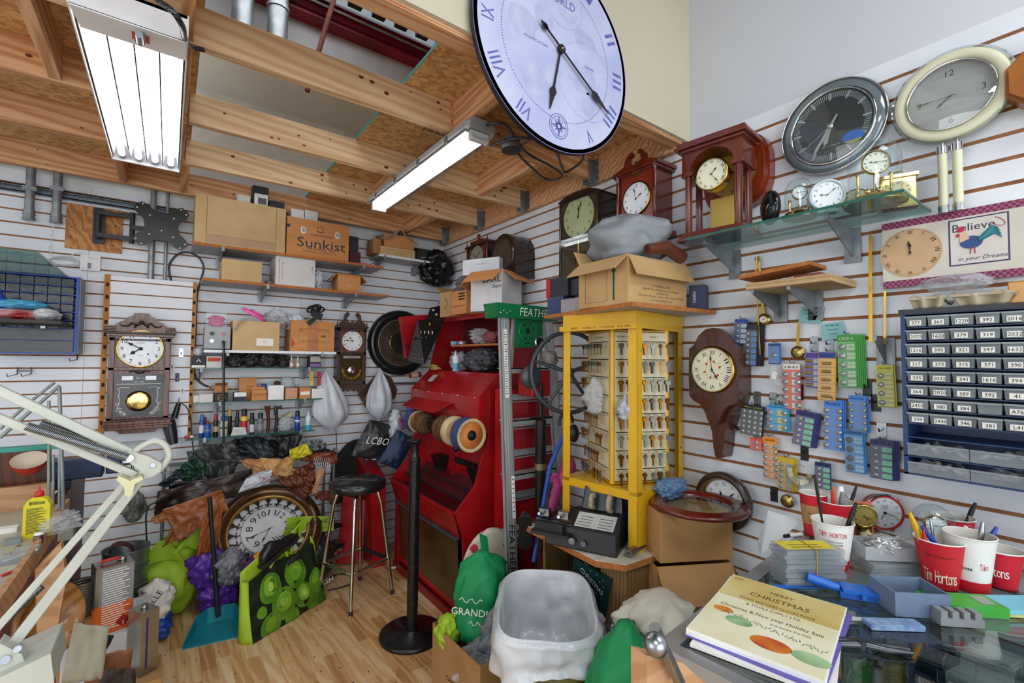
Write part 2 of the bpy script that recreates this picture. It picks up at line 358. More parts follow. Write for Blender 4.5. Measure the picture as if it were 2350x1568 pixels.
# ================================================================ lights
tubem=M('lit_tube','ffffff',.5,em=11,c2='fdfdff'); reflm=M('reflector','e4e8ee',.15,.7); whitemetal=M('white_metal','e6e8ec',.35,c2='dcdee3')
def highbay():
    a=oz(2.56,415,395); n=oz(2.56,418,90)
    T=thing('tube_light_fixture','wide white four tube fluorescent fixture hanging from the joists at upper left','ceiling light',(-2.14,-1.555,2.495))
    w,l=.128,.61
    b=B(whitemetal).box(-w,w,-l,l,.07,.08)
    for s in(-1,1): b.hexa([(s*w,-l,0.0),(s*(w+.004),-l,0.0),(s*(w+.004),l,0.0),(s*w,l,0.0),(s*w,-l,.08),(s*(w+.004),-l,.08),(s*(w+.004),l,.08),(s*w,l,.08)])
    b.box(-w,w,-l,-l+.012,0,.08).box(-w,w,l-.012,l,0,.08)
    b.bd('housing',T)
    b=B(reflm)
    for i in range(4):
        x=-.093+.062*i; b.quad((x-.029,-l+.02,.01),(x-.029,l-.02,.01),(x-.02,l-.02,.055),(x-.02,-l+.02,.055)).quad((x-.02,-l+.02,.055),(x-.02,l-.02,.055),(x+.02,l-.02,.055),(x+.02,-l+.02,.055)).quad((x+.02,-l+.02,.055),(x+.02,l-.02,.055),(x+.029,l-.02,.01),(x+.029,-l+.02,.01))
    b.bd('reflector',T)
    for i in range(4):
        x=-.093+.062*i; t=B(tubem).cyl((x,-l+.045,.022),(x,l-.045,.022),.0125,n=12).bd('tube',T)
        B(galv).cyl((x,-l+.02,.022),(x,-l+.05,.022),.014,n=12).cyl((x,l-.05,.022),(x,l-.02,.022),.014,n=12).bd('lampholder',T)
    B(whitemetal).hexa([(-w,-l-.0,-.004),(w,-l-.0,-.004),(w,-l+.10,-.004),(-w*.9,-l+.10,-.004),(-w,-l,.002),(w,-l,.002),(w,-l+.10,.002),(-w*.9,-l+.10,.002)]).u(M('warn','c85030',.5)).box(0,.04,-l+.03,-l+.07,-.0048,-.004).bd('end_plate',T)
    B(galv).cyl((.02,-l+.03,-.004),(.02,-l+.03,-.03),.012).cyl((.02,-l+.03,-.03),(.02,-l-.02,-.035),.009).bd('cable_connector',T)
    return T
highbay()
clearp=MG('clear_acrylic','eef2f4',.05,.08)
def vapor():
    T=thing('sealed_light_fixture','long sealed fluorescent light with clear rounded cover under the joists','ceiling light',(-.93,-1.13,2.50))
    T.location=(-.955,-1.51,2.505)
    l=.64; pr=[(-.062,.10),(-.075,.085),(-.078,.06),(.078,.06),(.075,.085),(.062,.10)]
    gp=M('grey_housing','a7abaf',.5); b=B(gp)
    def outl(k,y,z0=0): return [(x*k,y,z+z0) for x,z in pr]
    ys=[(-l,.8),(-l+.03,1),(l-.03,1),(l,.8)]
    v=[];n=6
    for y,k in ys: v+=outl(k,y)
    b.add(v,[(j*n+i,j*n+(i+1)%n,(j+1)*n+(i+1)%n,(j+1)*n+i) for j in range(3) for i in range(n)]+[tuple(range(n)),tuple(range(4*n-1,3*n-1,-1))])
    b.bd('housing',T,bev=.003)
    b=B(clearp)
    def lens(u,v):
        a=PI*v; y=-l+.01+(2*l-.02)*u; e=min(1,(.5-abs(u-.5))*16+.25)**.5
        return (-.072*cos(a),y,.06-.062*sin(a)*e)
    b.sheet(lens,32,12); b.bd('cover',T)
    for x in(-.026,.026): B(tubem).cyl((x,-l+.07,.035),(x,l-.07,.035),.0125,n=12).bd('tube',T)
    b=B(reflm).box(-.06,.06,-l+.05,l-.05,.052,.058).bd('reflector',T)
    for s in(-1,1):
        for k in range(4):
            y=-.45+.3*k; b=B(steel).box(s*.076,s*.081,y-.012,y+.012,.045,.075).bd('clip',T)
    for y in(-l+.035,l-.035): B(wpl).box(-.045,.045,y-.012,y+.012,.015,.055).bd('lampholder',T)
    return T
vapor()
# ================================================================ shared builders
def LW(y,l,t,r,b):
    m=(t+b)/2; c=(l+r)/2; x0=oy(y,l,m).x; x1=oy(y,r,m).x; z1=oy(y,c,t).z; z0=oy(y,c,b).z
    return (x0+x1)/2,z0,x1-x0,z1-z0
def RW(x,l,t,r,b):
    m=(t+b)/2; c=(l+r)/2; y0=ox_(x,l,m).y; y1=ox_(x,r,m).y; z1=ox_(x,c,t).z; z0=ox_(x,c,b).z
    return (y0+y1)/2,z0,y0-y1,z1-z0
def nz(x,y,z): return NZ.noise(Vector((x,y,z)))
def blob(b,c,sx,sy,sz,seed=0,f=.16,fr=2.0,flat=.35,neck=0,nu=44,nv=30,e=1.0,lean=(0,0)):
    """soft crumpled sack: c is its base centre; creases from ridged noise; a neck gathers the top"""
    def fn(u,v):
        a=2*PI*u; t=PI*v; k=sin(t)**(.75*e)
        z=(1-cos(t))/2
        if neck and z>1-neck:
            q=(z-(1-neck))/neck; k=k*(1-q)+k*(.22+.9*(q-.45)**2)*q
        x,y=cos(a)*k,sin(a)*k
        n=abs(nz(x*fr+seed,y*fr,z*fr*1.4+seed))+.5*abs(nz(x*fr*2.3,y*fr*2.3+seed,z*fr*2.6))
        g=1-f*2.2*(.55-n)+.12*nz(x*1.1+seed*3,y*1.1,z)
        if z<flat*.3: g*=1.02
        zz=max(z,0) if z>.06 else .06*(z/.06)
        return (c[0]+sx*x*g+lean[0]*z,c[1]+sy*y*g+lean[1]*z,c[2]+sz*(zz**1.0)*(1+.05*(n-.4)*(k)))
    b.sheet(fn,nu,nv,True,True); return b
def drape(b,P,wr=.02,seed=0,fr=6,nu=24,nv=18,sag=0,jag=0,curl=0):
    """a hide or cloth hung between four corners (tl,tr,br,bl) with folds"""
    p=[Vector(q) for q in P]; nrm=(p[1]-p[0]).cross(p[3]-p[0]).normalized()
    def fn(u,v):
        uu=u; vv=v
        if jag:
            uu=u+(jag*nz(v*9,seed,1))*(1-2*abs(u-.5)<.2 and 1 or .4)*(1 if u<.5 else -1)*(abs(u-.5)*2)**6
            vv=v+(jag*nz(u*9,seed,5))*(abs(v-.5)*2)**6
        q=p[0]*(1-uu)*(1-vv)+p[1]*uu*(1-vv)+p[2]*uu*vv+p[3]*(1-uu)*vv
        h=wr*(nz(uu*fr+seed,vv*fr*.5,seed)+.5*abs(nz(uu*fr*2.1,vv*fr+seed,3)))
        q=q+nrm*h; q.z-=sag*sin(PI*uu)*(1-vv*.3)
        if curl: q=q+nrm*curl*(vv**2)*sin(PI*uu*.9+.2)
        return q
    b.sheet(fn,nu,nv); return b
ROM=['XII','I','II','III','IIII','V','VI','VII','VIII','IX','X','XI']; ARA=['12']+[str(i) for i in range(1,12)]
def dial(T,c,r,y,hh,mm,facem,inkm,kind='ara',nr=.78,ns=.2,radial=False,ticks=60,hw=1.0,handm=None,second=None,sk=1.0,skip=(),rot0=0,hl=.5,ml=.75,extra=None,nw=None,name='dial',dots=False):
    cx,cz=c; b=B(facem).disc(cx,cz,r,y,48,sk); b.u(inkm); e=y-.0006
    for i in range(12):
        if i in skip: continue
        a=PI/2-i*PI/6+rot0; x,z=cx+r*nr*cos(a)*sk,cz+r*nr*sin(a)
        rt=(a-PI/2) if radial else 0
        if dots:
            b.at(TR(x,0,z)@RY(-(a-PI/2))).box(-r*.012,r*.012,e,e+.0004,-r*ns*.4,r*ns*.4).at(); continue
        b.text((ROM if kind=='rom' else ARA)[i],r*ns,x,z,e,rot=rt,w=None if not nw or i==1 else r*nw*(.5+.5*len(ROM[i] if kind=='rom' else ARA[i])/2))
    if ticks:
        R2=r*.955
        for i in range(ticks):
            a=2*PI*i/ticks; L=.05 if i%5==0 else .03
            b.at(TR(cx,0,cz)@RY(a)).box(-r*.006,r*.006,e,e+.0004,R2-r*L,R2).at()
    o=b.bd(name,T)
    handm=handm or inkm
    def hand(nm,ang,L,w,yy,spade=True):
        h=B(handm); h.at(TR(cx,0,cz)@RY(ang-rot0))
        pts=[(-w*.5,-L*.18),(w*.5,-L*.18),(w*.45,L*.55)]+([(w*1.9,L*.66),(w*1.2,L*.8)] if spade else [])+[(0,L)]+([(-w*1.2,L*.8),(-w*1.9,L*.66)] if spade else [])+[(-w*.45,L*.55)]
        h.prism(pts,yy-.001,yy); h.cyl((0,yy-.0015,0),(0,yy,0),w*1.6,n=12); return h.bd(nm,T)
    hand('hour_hand',2*PI*((hh%12)/12+mm/720),r*hl,r*.028*hw,y-.002); hand('minute_hand',2*PI*mm/60,r*ml,r*.02*hw,y-.0045)
    if second is not None: hand('second_hand',2*PI*second/60,r*.8,r*.008,y-.0065,False)
    return o
def carton(name,label,loc,w,d,h,rz=0,m=None,group=None,texts=(),flaps=(),flat=False,cat='box',t=.004,fillm=None,tape=None,marks=None,bev=.0025):
    """box; loc is the middle of its bottom. flaps: list of (side, length, angle from level, degrees)"""
    m=m or card; T=thing(name,label,cat,loc,rz,group)
    b=B(m)
    if flaps or fillm:
        b.box(-w/2,w/2,-d/2,-d/2+t,0,h).box(-w/2,w/2,d/2-t,d/2,0,h).box(-w/2,-w/2+t,-d/2+t,d/2-t,0,h).box(w/2-t,w/2,-d/2+t,d/2-t,0,h).box(-w/2+t,w/2-t,-d/2+t,d/2-t,0,t)
    else: b.box(-w/2,w/2,-d/2,d/2,0,h)
    if tape: b.u(tape).box(-.025,.025,-d/2-.0006,-d/2,h*.0,h).box(-.025,.025,-d/2,d/2,h,h+.0006)
    for q in texts:   # (face, string, size, u, v, material[, width])
        f,s_,sz,u,v,mm=q[:6]; wd=q[6] if len(q)>6 else None
        b.at({'f':Matrix(),'r':RZ(PI/2)@TR(0,0,0),'l':RZ(-PI/2),'t':RX(-PI/2)}[f]); b.u(mm)
        if f=='f': b.text(s_,sz,u,v,-d/2-.0008,w=wd)
        elif f=='t': b.text(s_,sz,u,v,-h-.0008,w=wd)
        else: b.text(s_,sz,u,v,-w/2-.0008,w=wd)
        b.at()
    if marks: marks(b,w,d,h)
    b.bd('box_body',T,bev=0 if texts or marks else bev)
    for s,L,a in flaps:
        a=rad(a); q=B(m)
        if s in 'fb':
            W=w-.004; M_=TR(0,(-d/2+t/2) if s=='f' else (d/2-t/2),h)@(RZ(0) if s=='f' else RZ(PI))@RX(-a)
        else:
            W=d-.004; M_=TR((w/2-t/2) if s=='r' else (-w/2+t/2),0,h)@(RZ(PI/2) if s=='r' else RZ(-PI/2))@RX(-a)
        q.at(M_).box(-W/2,W/2,-L,0,-.001,.002); q.bd('flap',T)
    return T
# ================================================================ items on the left wall
def conduit(px_,top,bot,r,y,label,group='conduits on the left wall',coup=True,nm='wall_conduit'):
    p0=oy(y,px_[0],top); p1=oy(y,px_[1],bot)
    x=(p0.x+p1.x)/2; T=thing(nm,label,'pipe',(x,y,p1.z),0,group)
    B(galv).cyl((0,0,.04 if coup else 0),(0,0,max(p0.z-p1.z,2.66-p1.z)),r,n=20).bd('pipe',T)
    if coup:
        B(galv).cyl((0,0,.012),(0,0,.06),r+.004,n=20).cyl((0,0,0),(0,0,.012),r+.008,n=20).cyl((0,0,.03),(0,0,.036),r+.007,n=20).bd('coupling',T)
    B(galv).box(-r-.008,r+.008,-r-.004,-r+.002,(oy(y,px_[0],435).z-p1.z)-.012,(oy(y,px_[0],435).z-p1.z)+.012).cyl((r+.008,-r,(oy(y,px_[0],435).z-p1.z)),(r+.008,.0,(oy(y,px_[0],435).z-p1.z)),.004,n=8).bd('pipe_clamp',T)
conduit((73,65),385,505,.021,-.082,'short thick grey conduit ending in mid wall, leftmost of the pair')
conduit((134,129),388,512,.021,-.082,'short thick grey conduit ending in mid wall, right beside its twin')
conduit((354,345),430,650,.017,-.074,'long grey conduit passing behind the black tv bracket plate',coup=False)
conduit((384,380),436,650,.0095,-.066,'thin long grey conduit right of the thicker one at the bracket',coup=False)
a=oy(-.04,-60,416); b2=oy(-.04,430,492); st_=M('strut','7f868c',.45,.8,c2='5f666c',s=30,st=(8,1,1))
T=fix(B(st_).box(-2.95,b2.x,-.042,0,b2.z-.021,b2.z-.016).box(-2.95,b2.x,-.042,0,b2.z+.016,b2.z+.021).box(-2.95,b2.x,-.003,0,b2.z-.02,b2.z+.02).box(-2.95,b2.x,-.042,-.039,b2.z-.021,b2.z-.01).box(-2.95,b2.x,-.042,-.039,b2.z+.01,b2.z+.021).bd('strut_channel'),(-2.4,0,b2.z))
tag(T,'long horizontal grey steel strut channel fixed across the left wall','rail')
# panel standing proud of the wall, with notched edges
cx,z0,wd,h=LW(-.10,246,640,437,1002)
T=thing('hinged_slat_panel','white slatted panel standing proud of the wall behind the brown wall clock','panel',(cx,-.10,z0-.02))
b=B(white); z=0; H=h+.02
while z<H-.005:
    z2=min(z+.0687,H); b.u(white).box(-wd/2,wd/2,0,.012,z,z2)
    if z2<H: b.u(mdf).box(-wd/2,wd/2,.007,.012,z2,min(z2+.0075,H))
    z=z2+.0075
b.bd('slat_board',T)
edgem=M('mdf_light','b8813f',.7,c2='a87236',s=14); nm=M('notch','2e2016',.9)
for s in(-1,1):
    b=B(edgem).box(s*wd/2-(.028 if s<0 else 0),s*wd/2+(.022 if s>0 else 0),-.002,.098,0,H+.005); b.u(nm); z=.034
    while z<H:
        x0=s*wd/2-(.02 if s<0 else -.002); b.box(x0,x0+.012,-.0025,-.001,z,z+.024).box(x0+.008,x0+.016,-.0025,-.001,z+.009,z+.015); z+=.0762
    b.bd('notched_edge',T)
# brown pendulum wall clock
def wall_clock_brown():
    yb=-.215; cx,z0,w,h=LW(yb,240,718,396,985)
    T=thing('pendulum_wall_clock','brown wooden pendulum wall clock with carved crest and date window','clock',(cx,-.103,z0))
    wd_=M('clock_walnut','6b3a20',.35,c2='3f2012',s=2,k='wood',st=(10,10,1),dist=4,coat=.3,lo=0,hi=1); dk=M('carving','3a1f12',.4,c2='22110a')
    d=yb+.103
    W=w*.46
    b=B(wd_).box(-W+.012,W-.012,d+.006,0,.05,h-.145)
    b.bd('case',T,bev=.003)
    b=B(wd_)
    for s in(-1,1): b.box(s*(W-.03),s*W,d,d+.02,.055,h-.15)
    b.box(-W,W,d,d+.02,h*.5,h*.53).box(-W,W,d,d+.02,h-.175,h-.145).box(-W,W,d,d+.02,.05,.075)
    b.bd('door_frame',T,bev=.003)
    b=B(wd_); 
    for i,(ex,z1,z2) in enumerate(((.012,.03,.05),(.022,.018,.03),(0.004,.0,.018))): b.box(-W-ex,W+ex,d-.012,0,z1,z2)
    b.prism([(-W*.72,.0),(-W*.55,-.025),(W*.55,-.025),(W*.72,0)],d+.01,0); b.bd('base_moulding',T,bev=.003)
    b=B(wd_).box(-W-.012,W+.012,d-.008,0,h-.145,h-.13); b.u(dk).box(-W-.02,W+.02,d-.014,0,h-.13,h-.118)
    b.u(wd_)
    for i in range(4):
        for s in(-1,1): b.box(s*(W-.03),s*(W+.028-.003*i),d-.02+.002*i,0,h-.118+i*.009,h-.111+i*.009)
    b.bd('cornice',T,bev=.0015)
    pts=[(-W+.02,h-.118),(W-.02,h-.118),(W-.02,h-.075),(W-.045,h-.06),(W-.06,h-.06),(W-.075,h-.042),(W-.1,h-.04),(W*.4,h-.02)]
    pts=[(-W+.02,h-.118),(W-.02,h-.118)]+[(W-.02,h-.085),(W*.72,h-.06),(W*.58,h-.052),(W*.45,h-.03),(W*.3,h-.02),(W*.24,h-.002),(0,h),(-W*.24,h-.002),(-W*.3,h-.02),(-W*.45,h-.03),(-W*.58,h-.052),(-W*.72,h-.06),(-W+.02,h-.085)]
    B(wd_).prism(pts,d+.004,d+.03).bd('crest',T,bev=.004)
    b=B(dk)
    for s in(-1,1):
        b.tube([(0,d-.004,h-.055),(s*.02,d-.004,h-.075),(s*.045,d-.004,h-.064),(s*.06,d-.004,h-.08),(s*.085,d-.004,h-.085),(s*.1,d-.004,h-.075)],[.009,.007,.008,.006,.005,.003],8)
        b.sph((s*.03,d-.003,h-.085),.008,8)
    for i in range(7): a=PI*(i/6); b.at(TR(0,0,h-.062)@RY(a-PI/2)).prism([(-.004,0),(.004,0),(0,.03)],d-.006,d+.006).at()
    b.sph((0,d-.004,h-.06),.012,10); b.bd('carving',T)
    R=W*.74; cz=h*.69
    B(brass).lathe([(R,0),(R+.006,-.006),(R+.003,-.01),(R-.002,-.008)],48,(0,d+.004,cz),'y',cap=False).bd('bezel',T)
    dial(T,(0,cz),R,d-.001,7,50,M('clock_face','e9edf1',.4),ink,'ara',.8,.3,ticks=60,hl=.55,ml=.68,hw=2.1)
    b=B(ink).text('CITIZEN',.011,0,cz+R*.32,d-.0017).text('31 DAY',.008,0,cz-R*.38,d-.0017); b.disc(R*.33,cz-R*.3,.005,d-.0017,12)
    for i in range(48): a=2*PI*i/48; b.at(TR(0,0,cz)@RY(a)).box(-.002,.002,d-.0016,d-.0014,R*.575,R*.58).at()
    b.bd('dial_lettering',T)
    gl=M('clock_black_glass','121316',.12,c2='16171a')
    b=B(gl).box(-W*.78,W*.78,d+.0,d+.004,.078,h*.47).u(M('plate_silver','a9abad',.3,.6)).box(-W*.55,-W*.2,d-.0015,d,h*.42,h*.455).box(W*.2,W*.55,d-.0015,d,h*.42,h*.455)
    b.u(paper).text('23',.018,-.008,h*.437,d-.0012).text('M',.012,.02,h*.437,d-.0012).text('DAY   DATE',.009,0,h*.405,d-.0012).box(-W*.72,W*.72,d-.001,d,h*.385,h*.388)
    for s in(-1,1):
        b.tube([(s*W*.68,d-.001,h*.35),(s*W*.6,d-.001,h*.34),(s*W*.63,d-.001,h*.28),(s*W*.58,d-.001,h*.24),(s*W*.66,d-.001,h*.2),(s*W*.55,d-.001,h*.15),(s*W*.4,d-.001,h*.13)],.0016,4)
        for q in((.6,.17,.012),(.5,.14,.01),(.66,.22,.008),(.42,.13,.007)): b.tube([(s*W*q[0]+q[2]*cos(t),d-.001,h*q[1]+q[2]*sin(t)) for t in [i*.7 for i in range(9)]],.0012,4,True)
        b.tube([(s*W*.3,d-.001,h*.355),(s*W*.5,d-.001,h*.36),(s*W*.68,d-.001,h*.35)],.0014,4)
    b.bd('pendulum_window',T)
    B(gold).lathe([(0,-.006),(W*.3,-.004),(W*.42,0),(W*.3,.003)],32,(0,d-.003,h*.24),'y').bd('pendulum_bob',T)
    b=B(dk)
    for z in(.062,h-.165):
        for i in range(44): x=-W+.02+(2*W-.04)*i/43; b.cyl((x,d-.003,z-.006),(x,d-.003,z+.006),.0022,n=6)
    b.sph((0,d-.002,h*.49),.012,8,2.2,.4,1); b.tube([(-.05,d-.003,h*.49),(-.02,d-.004,h*.5),(0,d-.004,h*.485),(.02,d-.004,h*.5),(.05,d-.003,h*.49)],.005,6); b.bd('beading',T)
wall_clock_brown()
# tv bracket on plywood
cx,z0,w,h=LW(-.02,150,474,281,575)
T=thing('plywood_backing_board','square plywood board with screws screwed to the left wall behind the bracket','board',(cx,0,z0))
ply=M('plywood','c48a50',.6,c2='a5672f',s=2.2,k='wood',st=(6,1,3),dist=9,lo=.1,hi=.9)
B(ply).box(-w/2,w/2,-.018,-.001,0,h).bd('board',T,bev=.001)
b=B(ink)
r=random.Random(5)
for i in range(9): b.at(TR(r.uniform(-.42,.42)*w,0,r.uniform(.06,.94)*h)).lathe([(0,-.0185),(.0045,-.0182),(.0045,-.017)],8,ax='y').at()
b.bd('screws',T)
T=thing('tv_wall_bracket','black folding tv wall bracket arm ending in an X shaped plate','bracket',oy(-.02,228,518))
o=T.location; ex=oy(-.12,302,540).x-o.x; pl=oy(-.16,371,520); px_,pz_=pl.x-o.x,pl.z-o.z; bk=M('satin_black','1b1c1f',.4,c2='26272b')
B(bk).rbox(-.028,.028,-.022,0,-.115,.105,.012).bd('wall_plate',T,bev=.002)
B(bk).box(0,ex,-.075,-.05,.055,.082).box(0,ex,-.075,-.05,-.085,-.058).cyl((0,-.06,-.09),(0,-.06,.09),.013).box(-.012,.012,-.06,-.02,-.02,.02).bd('arm',T,bev=.001)
B(bk).cyl((ex,-.065,-.1),(ex,-.065,.095),.0135).box(ex,px_,-.085,-.065,-.012,.014).bd('elbow',T)
b=B(bk); pts=[]
for q in range(4):
    a0=PI/4+q*PI/2; sx=1.12
    e=[(.165,-.15),(.168,.15)]
    for rr,da in((.085,-PI/4+.04),(.10,-.42),(.150,-.27),(.176,-.15),(.176,.15),(.150,.27),(.10,.42)): pts.append((px_+rr*cos(a0+da)*1.0,pz_+rr*sin(a0+da)*.98))
b.prism(pts,-.145,-.141); b.u(M('satin_black2','222327',.35)).disc(px_,pz_,.052,-.146,32).cyl((px_,-.141,pz_),(px_,-.085,pz_),.03)
b.u(paper)
for q in range(4):
    a0=PI/4+q*PI/2
    for rr,da in((.158,.12),(.158,-.12),(.085,.0)): b.disc(px_+rr*cos(a0+da),pz_+rr*sin(a0+da),.0045,-.1465,10)
b.u(chrome)
for x,z in((-.02,.03),(.02,.028),(0,-.03)): b.cyl((px_+x,-.152,pz_+z),(px_+x,-.145,pz_+z),.004,n=8)
b.bd('tv_plate',T)
# router box, cable
cx,z0,w,h=LW(-.03,184,586,230,621)
T=thing('white_junction_box','small flat white plastic box with a label on the left wall','box',(cx,-.002,z0))
B(wpl).rbox(-w/2,w/2,-.028,0,0,h,.004).u(M('label_text','8a9098',.7)).text('CENTREPOWER',.007,w*.1,h*.85,-.0285).text('MODEL 24V DC',.005,w*.1,h*.75,-.0285).box(-.012,.004,-.0288,-.028,.01,h*.5).bd('cover',T)
B(wpl).tube([(-w/2+.01,-.03,h),(-w/2+.005,-.04,h+.012),(-w/2-.02,-.04,h+.005),(-w/2-.05,-.02,h-.02)],.003,6).bd('plug_lead',T)
c=oy(-.03,145,600); b=B(M('white_cord','d9dadc',.5))
for k in range(5): b.tube([(c.x+(.055+.003*k)*cos(t),-.012-.003*k,c.z+(.02+.002*k)*sin(t)+.006*cos(t*2+k)) for t in [i*PI/10 for i in range(20)]],.0028,6,True)
q=oy(-.02,128,510); b.tube([(q.x,-.08,q.z),(q.x-.01,-.05,q.z-.1),(q.x-.015,-.03,c.z+.06),(c.x-.05,-.02,c.z+.01)],.0022,6)
tag(fix(b.bd('coiled_white_cord'),(c.x,0,c.z)),'thin white cord coiled beside the white junction box','cord')
# wire hooks on the left wall
def wirehook(px_,py_,lb,n=1):
    p=oy(0,px_,py_); T=B(steel)
    for k in range(n):
        x=p.x+k*.055; T.tube([(x,-.001,p.z+.004),(x,-.006,p.z+.002),(x,-.006,p.z-.035),(x-.02,-.1,p.z-.045),(x-.022,-.11,p.z-.03)],.0028,6)
    if n>1: T.tube([(p.x-.005,-.006,p.z-.012),(p.x+.06,-.006,p.z-.012)],.0028,6).tube([(p.x-.005,-.006,p.z-.02),(p.x+.06,-.006,p.z-.02)],.0028,6)
    tag(fix(T.bd('slatwall_hook'),p),lb,'hook','bare wire hooks on the left wall')
wirehook(41,845,'double bare wire hook below the blue drawer cabinet on the left wall',2); wirehook(178,812,'single bare wire loop hook at the lower right of the blue cabinet')
# small black and white hook tags right of the brown clock
for i,(x,y_,m_) in enumerate(((416,802,chrome),(396,832,wpl),(407,858,black),(419,887,wpl))):
    p=oy(-.10,x,y_)
    T=thing('slatwall_peg',['silver peg plate, topmost of the four beside the brown wall clock','white peg plate just below the topmost silver one beside the brown clock','black peg plate beside the lower half of the brown wall clock','white peg plate, lowest of the four beside the brown wall clock'][i],'hook',(p.x,-.102,p.z-.05),0,'peg plates beside the brown wall clock')
    B(m_).box(-.011,.011,-.003,0,0,.055).bd('peg_plate',T); B(steel).tube([(0,-.003,.03),(0,-.012,.028),(0,-.012,.012)],.004,6).bd('peg_hook',T)
# armoured cable on the left wall
cabm=M('flex_conduit','5b6066',.35,.8,c2='24272b',s=1,k='wood',st=(0.1,0.1,120),lo=.3,hi=.7)
def cable(name,label,pts,r,m,cat='cord',sub=8,par=None):
    P=[Vector(p) for p in pts]; o=[]
    for i in range(len(P)-1):
        a,b_,c_,d=P[max(i-1,0)],P[i],P[i+1],P[min(i+2,len(P)-1)]
        for k in range(sub):
            t=k/sub; o.append(.5*((2*b_)+(c_-a)*t+(2*a-5*b_+4*c_-d)*t*t+(3*b_-a-3*c_+d)*t**3))
    o.append(P[-1]); ob=B(m).tube(o,r,8).bd(name,par)
    if not par: fix(ob,P[0]); tag(ob,label,cat)
    return ob
def Y(y,*q): return [oy(y,a,b) for a,b in q]
cable('armoured_cable','grey armoured cable looping up and down the left wall beside the slat panel',Y(-.02,(394,650),(388,612),(405,586),(430,579),(455,590),(467,612),(462,640),(452,680),(449,760),(445,820),(447,860),(462,880),(485,890)),.0062,cabm)
# black hair dryer and its lead
p=oy(-.16,400,960); T=thing('hair_dryer','black hair dryer hanging from a peg right of the brown wall clock','hair dryer',p)
q=oy(-.16,410,925)-p; e=oy(-.18,397,1020)-p; mth=oy(-.15,388,968)-p
B(black).tube([tuple(q),tuple(q*.6),(0,0,-.0),],[.013,.015,.018],14).bd('handle',T)
B(black).tube([tuple(mth+Vector((0,-.01,.012))),tuple(mth+Vector((.0,-.008,-.01))),tuple((mth+e)/2),tuple(e)],[.030,.036,.034,.026],20).bd('barrel',T)
b=B(M('grille','2f3033',.5)); mv=mth+Vector((0,-.024,.012))
for i in range(10): a=i*PI/5; b.tube([tuple(mv),tuple(mv+Vector((.03*cos(a),-.002,.016*sin(a)+.004)))],.0018,5)
b.bd('intake_grille',T)
B(steel).tube([tuple(q+Vector((0,0,-.004))),tuple(q+Vector((0,.02,.02))),tuple(q+Vector((.004,.055,.03)))],.0025,6).bd('hanging_loop',T)
cable('dryer_lead','black lead drooping from the hair dryer down in front of the leather pile',Y(-.17,(414,925),(428,935),(437,960),(441,1010),(447,1050),(462,1120),(471,1170),(468,1215),(450,1245),(420,1260)),.0035,black)
# blue drawer cabinet far left
blue=M('cab_blue','1d4fb0',.4,c2='18469e'); clear=M('drawer_clear','3a4146',.15,c2='23282c',al=.72,s=30,bump=.3); bits=M('bits','8a7a52',.4,.5,c2='1c1c1c',s=60,k='vor',lo=.2,hi=.8)
yf=-.20; cx,z0,w,h=LW(yf,-30,628,180,812)
T=thing('blue_drawer_cabinet','blue framed small parts drawer cabinet on the left wall behind snack bags','drawer cabinet',(cx,-.002,z0))
d=yf+.002
b=B(blue).box(-w/2,-w/2+.008,d,0,0,h).box(w/2-.014,w/2,d-.003,0,0,h).box(-w/2,w/2,d,0,h-.008,h).box(-w/2,w/2,d,0,0,.008)
rows=[h-.008]; rh=(h-.15)/6
for i in range(6): rows.append(rows[-1]-rh)
for z in rows[1:]: b.box(-w/2,w/2,d+.001,0,z-.002,z+.002)
b.box(-w/2,w/2,d,0,.075,.079); b.u(M('cab_side','9fa3a8',.5)).box(w/2,w/2+.004,d+.01,0,0,h).bd('cabinet_frame',T)
cw=(w-.03)/6
for j in range(6):
    for i in range(6):
        x=-w/2+.009+cw*i; z1=rows[j]-.003; zz=rows[j+1]+.003
        dr=B(clear).box(x+.001,x+cw-.003,d-.004,d+.0,zz,z1-.004).box(x+.001,x+cw-.003,d,d+.1,zz,zz+.002); dr.u(bits).box(x+.006,x+cw-.008,d+.008,d+.09,zz+.003,zz+(z1-zz)*.45)
        o=dr.bd('drawer',T); B(clear).box(x+cw*.3,x+cw*.65,d-.012,d-.004,zz+.008,zz+.011).bd('drawer_pull',o)
for z1,z2 in((.079,.14),(.008,.073)):
    dr=B(clear).box(-w/2+.01,w/2-.016,d-.006,d,z1,z2); dr.u(bits).box(-w/2+.02,w/2-.02,d+.004,d+.1,z1,z1+.028); o=dr.bd('drawer',T); B(clear).box(-.04,.04,d-.015,d-.006,z1+.02,z1+.024).bd('drawer_pull',o)
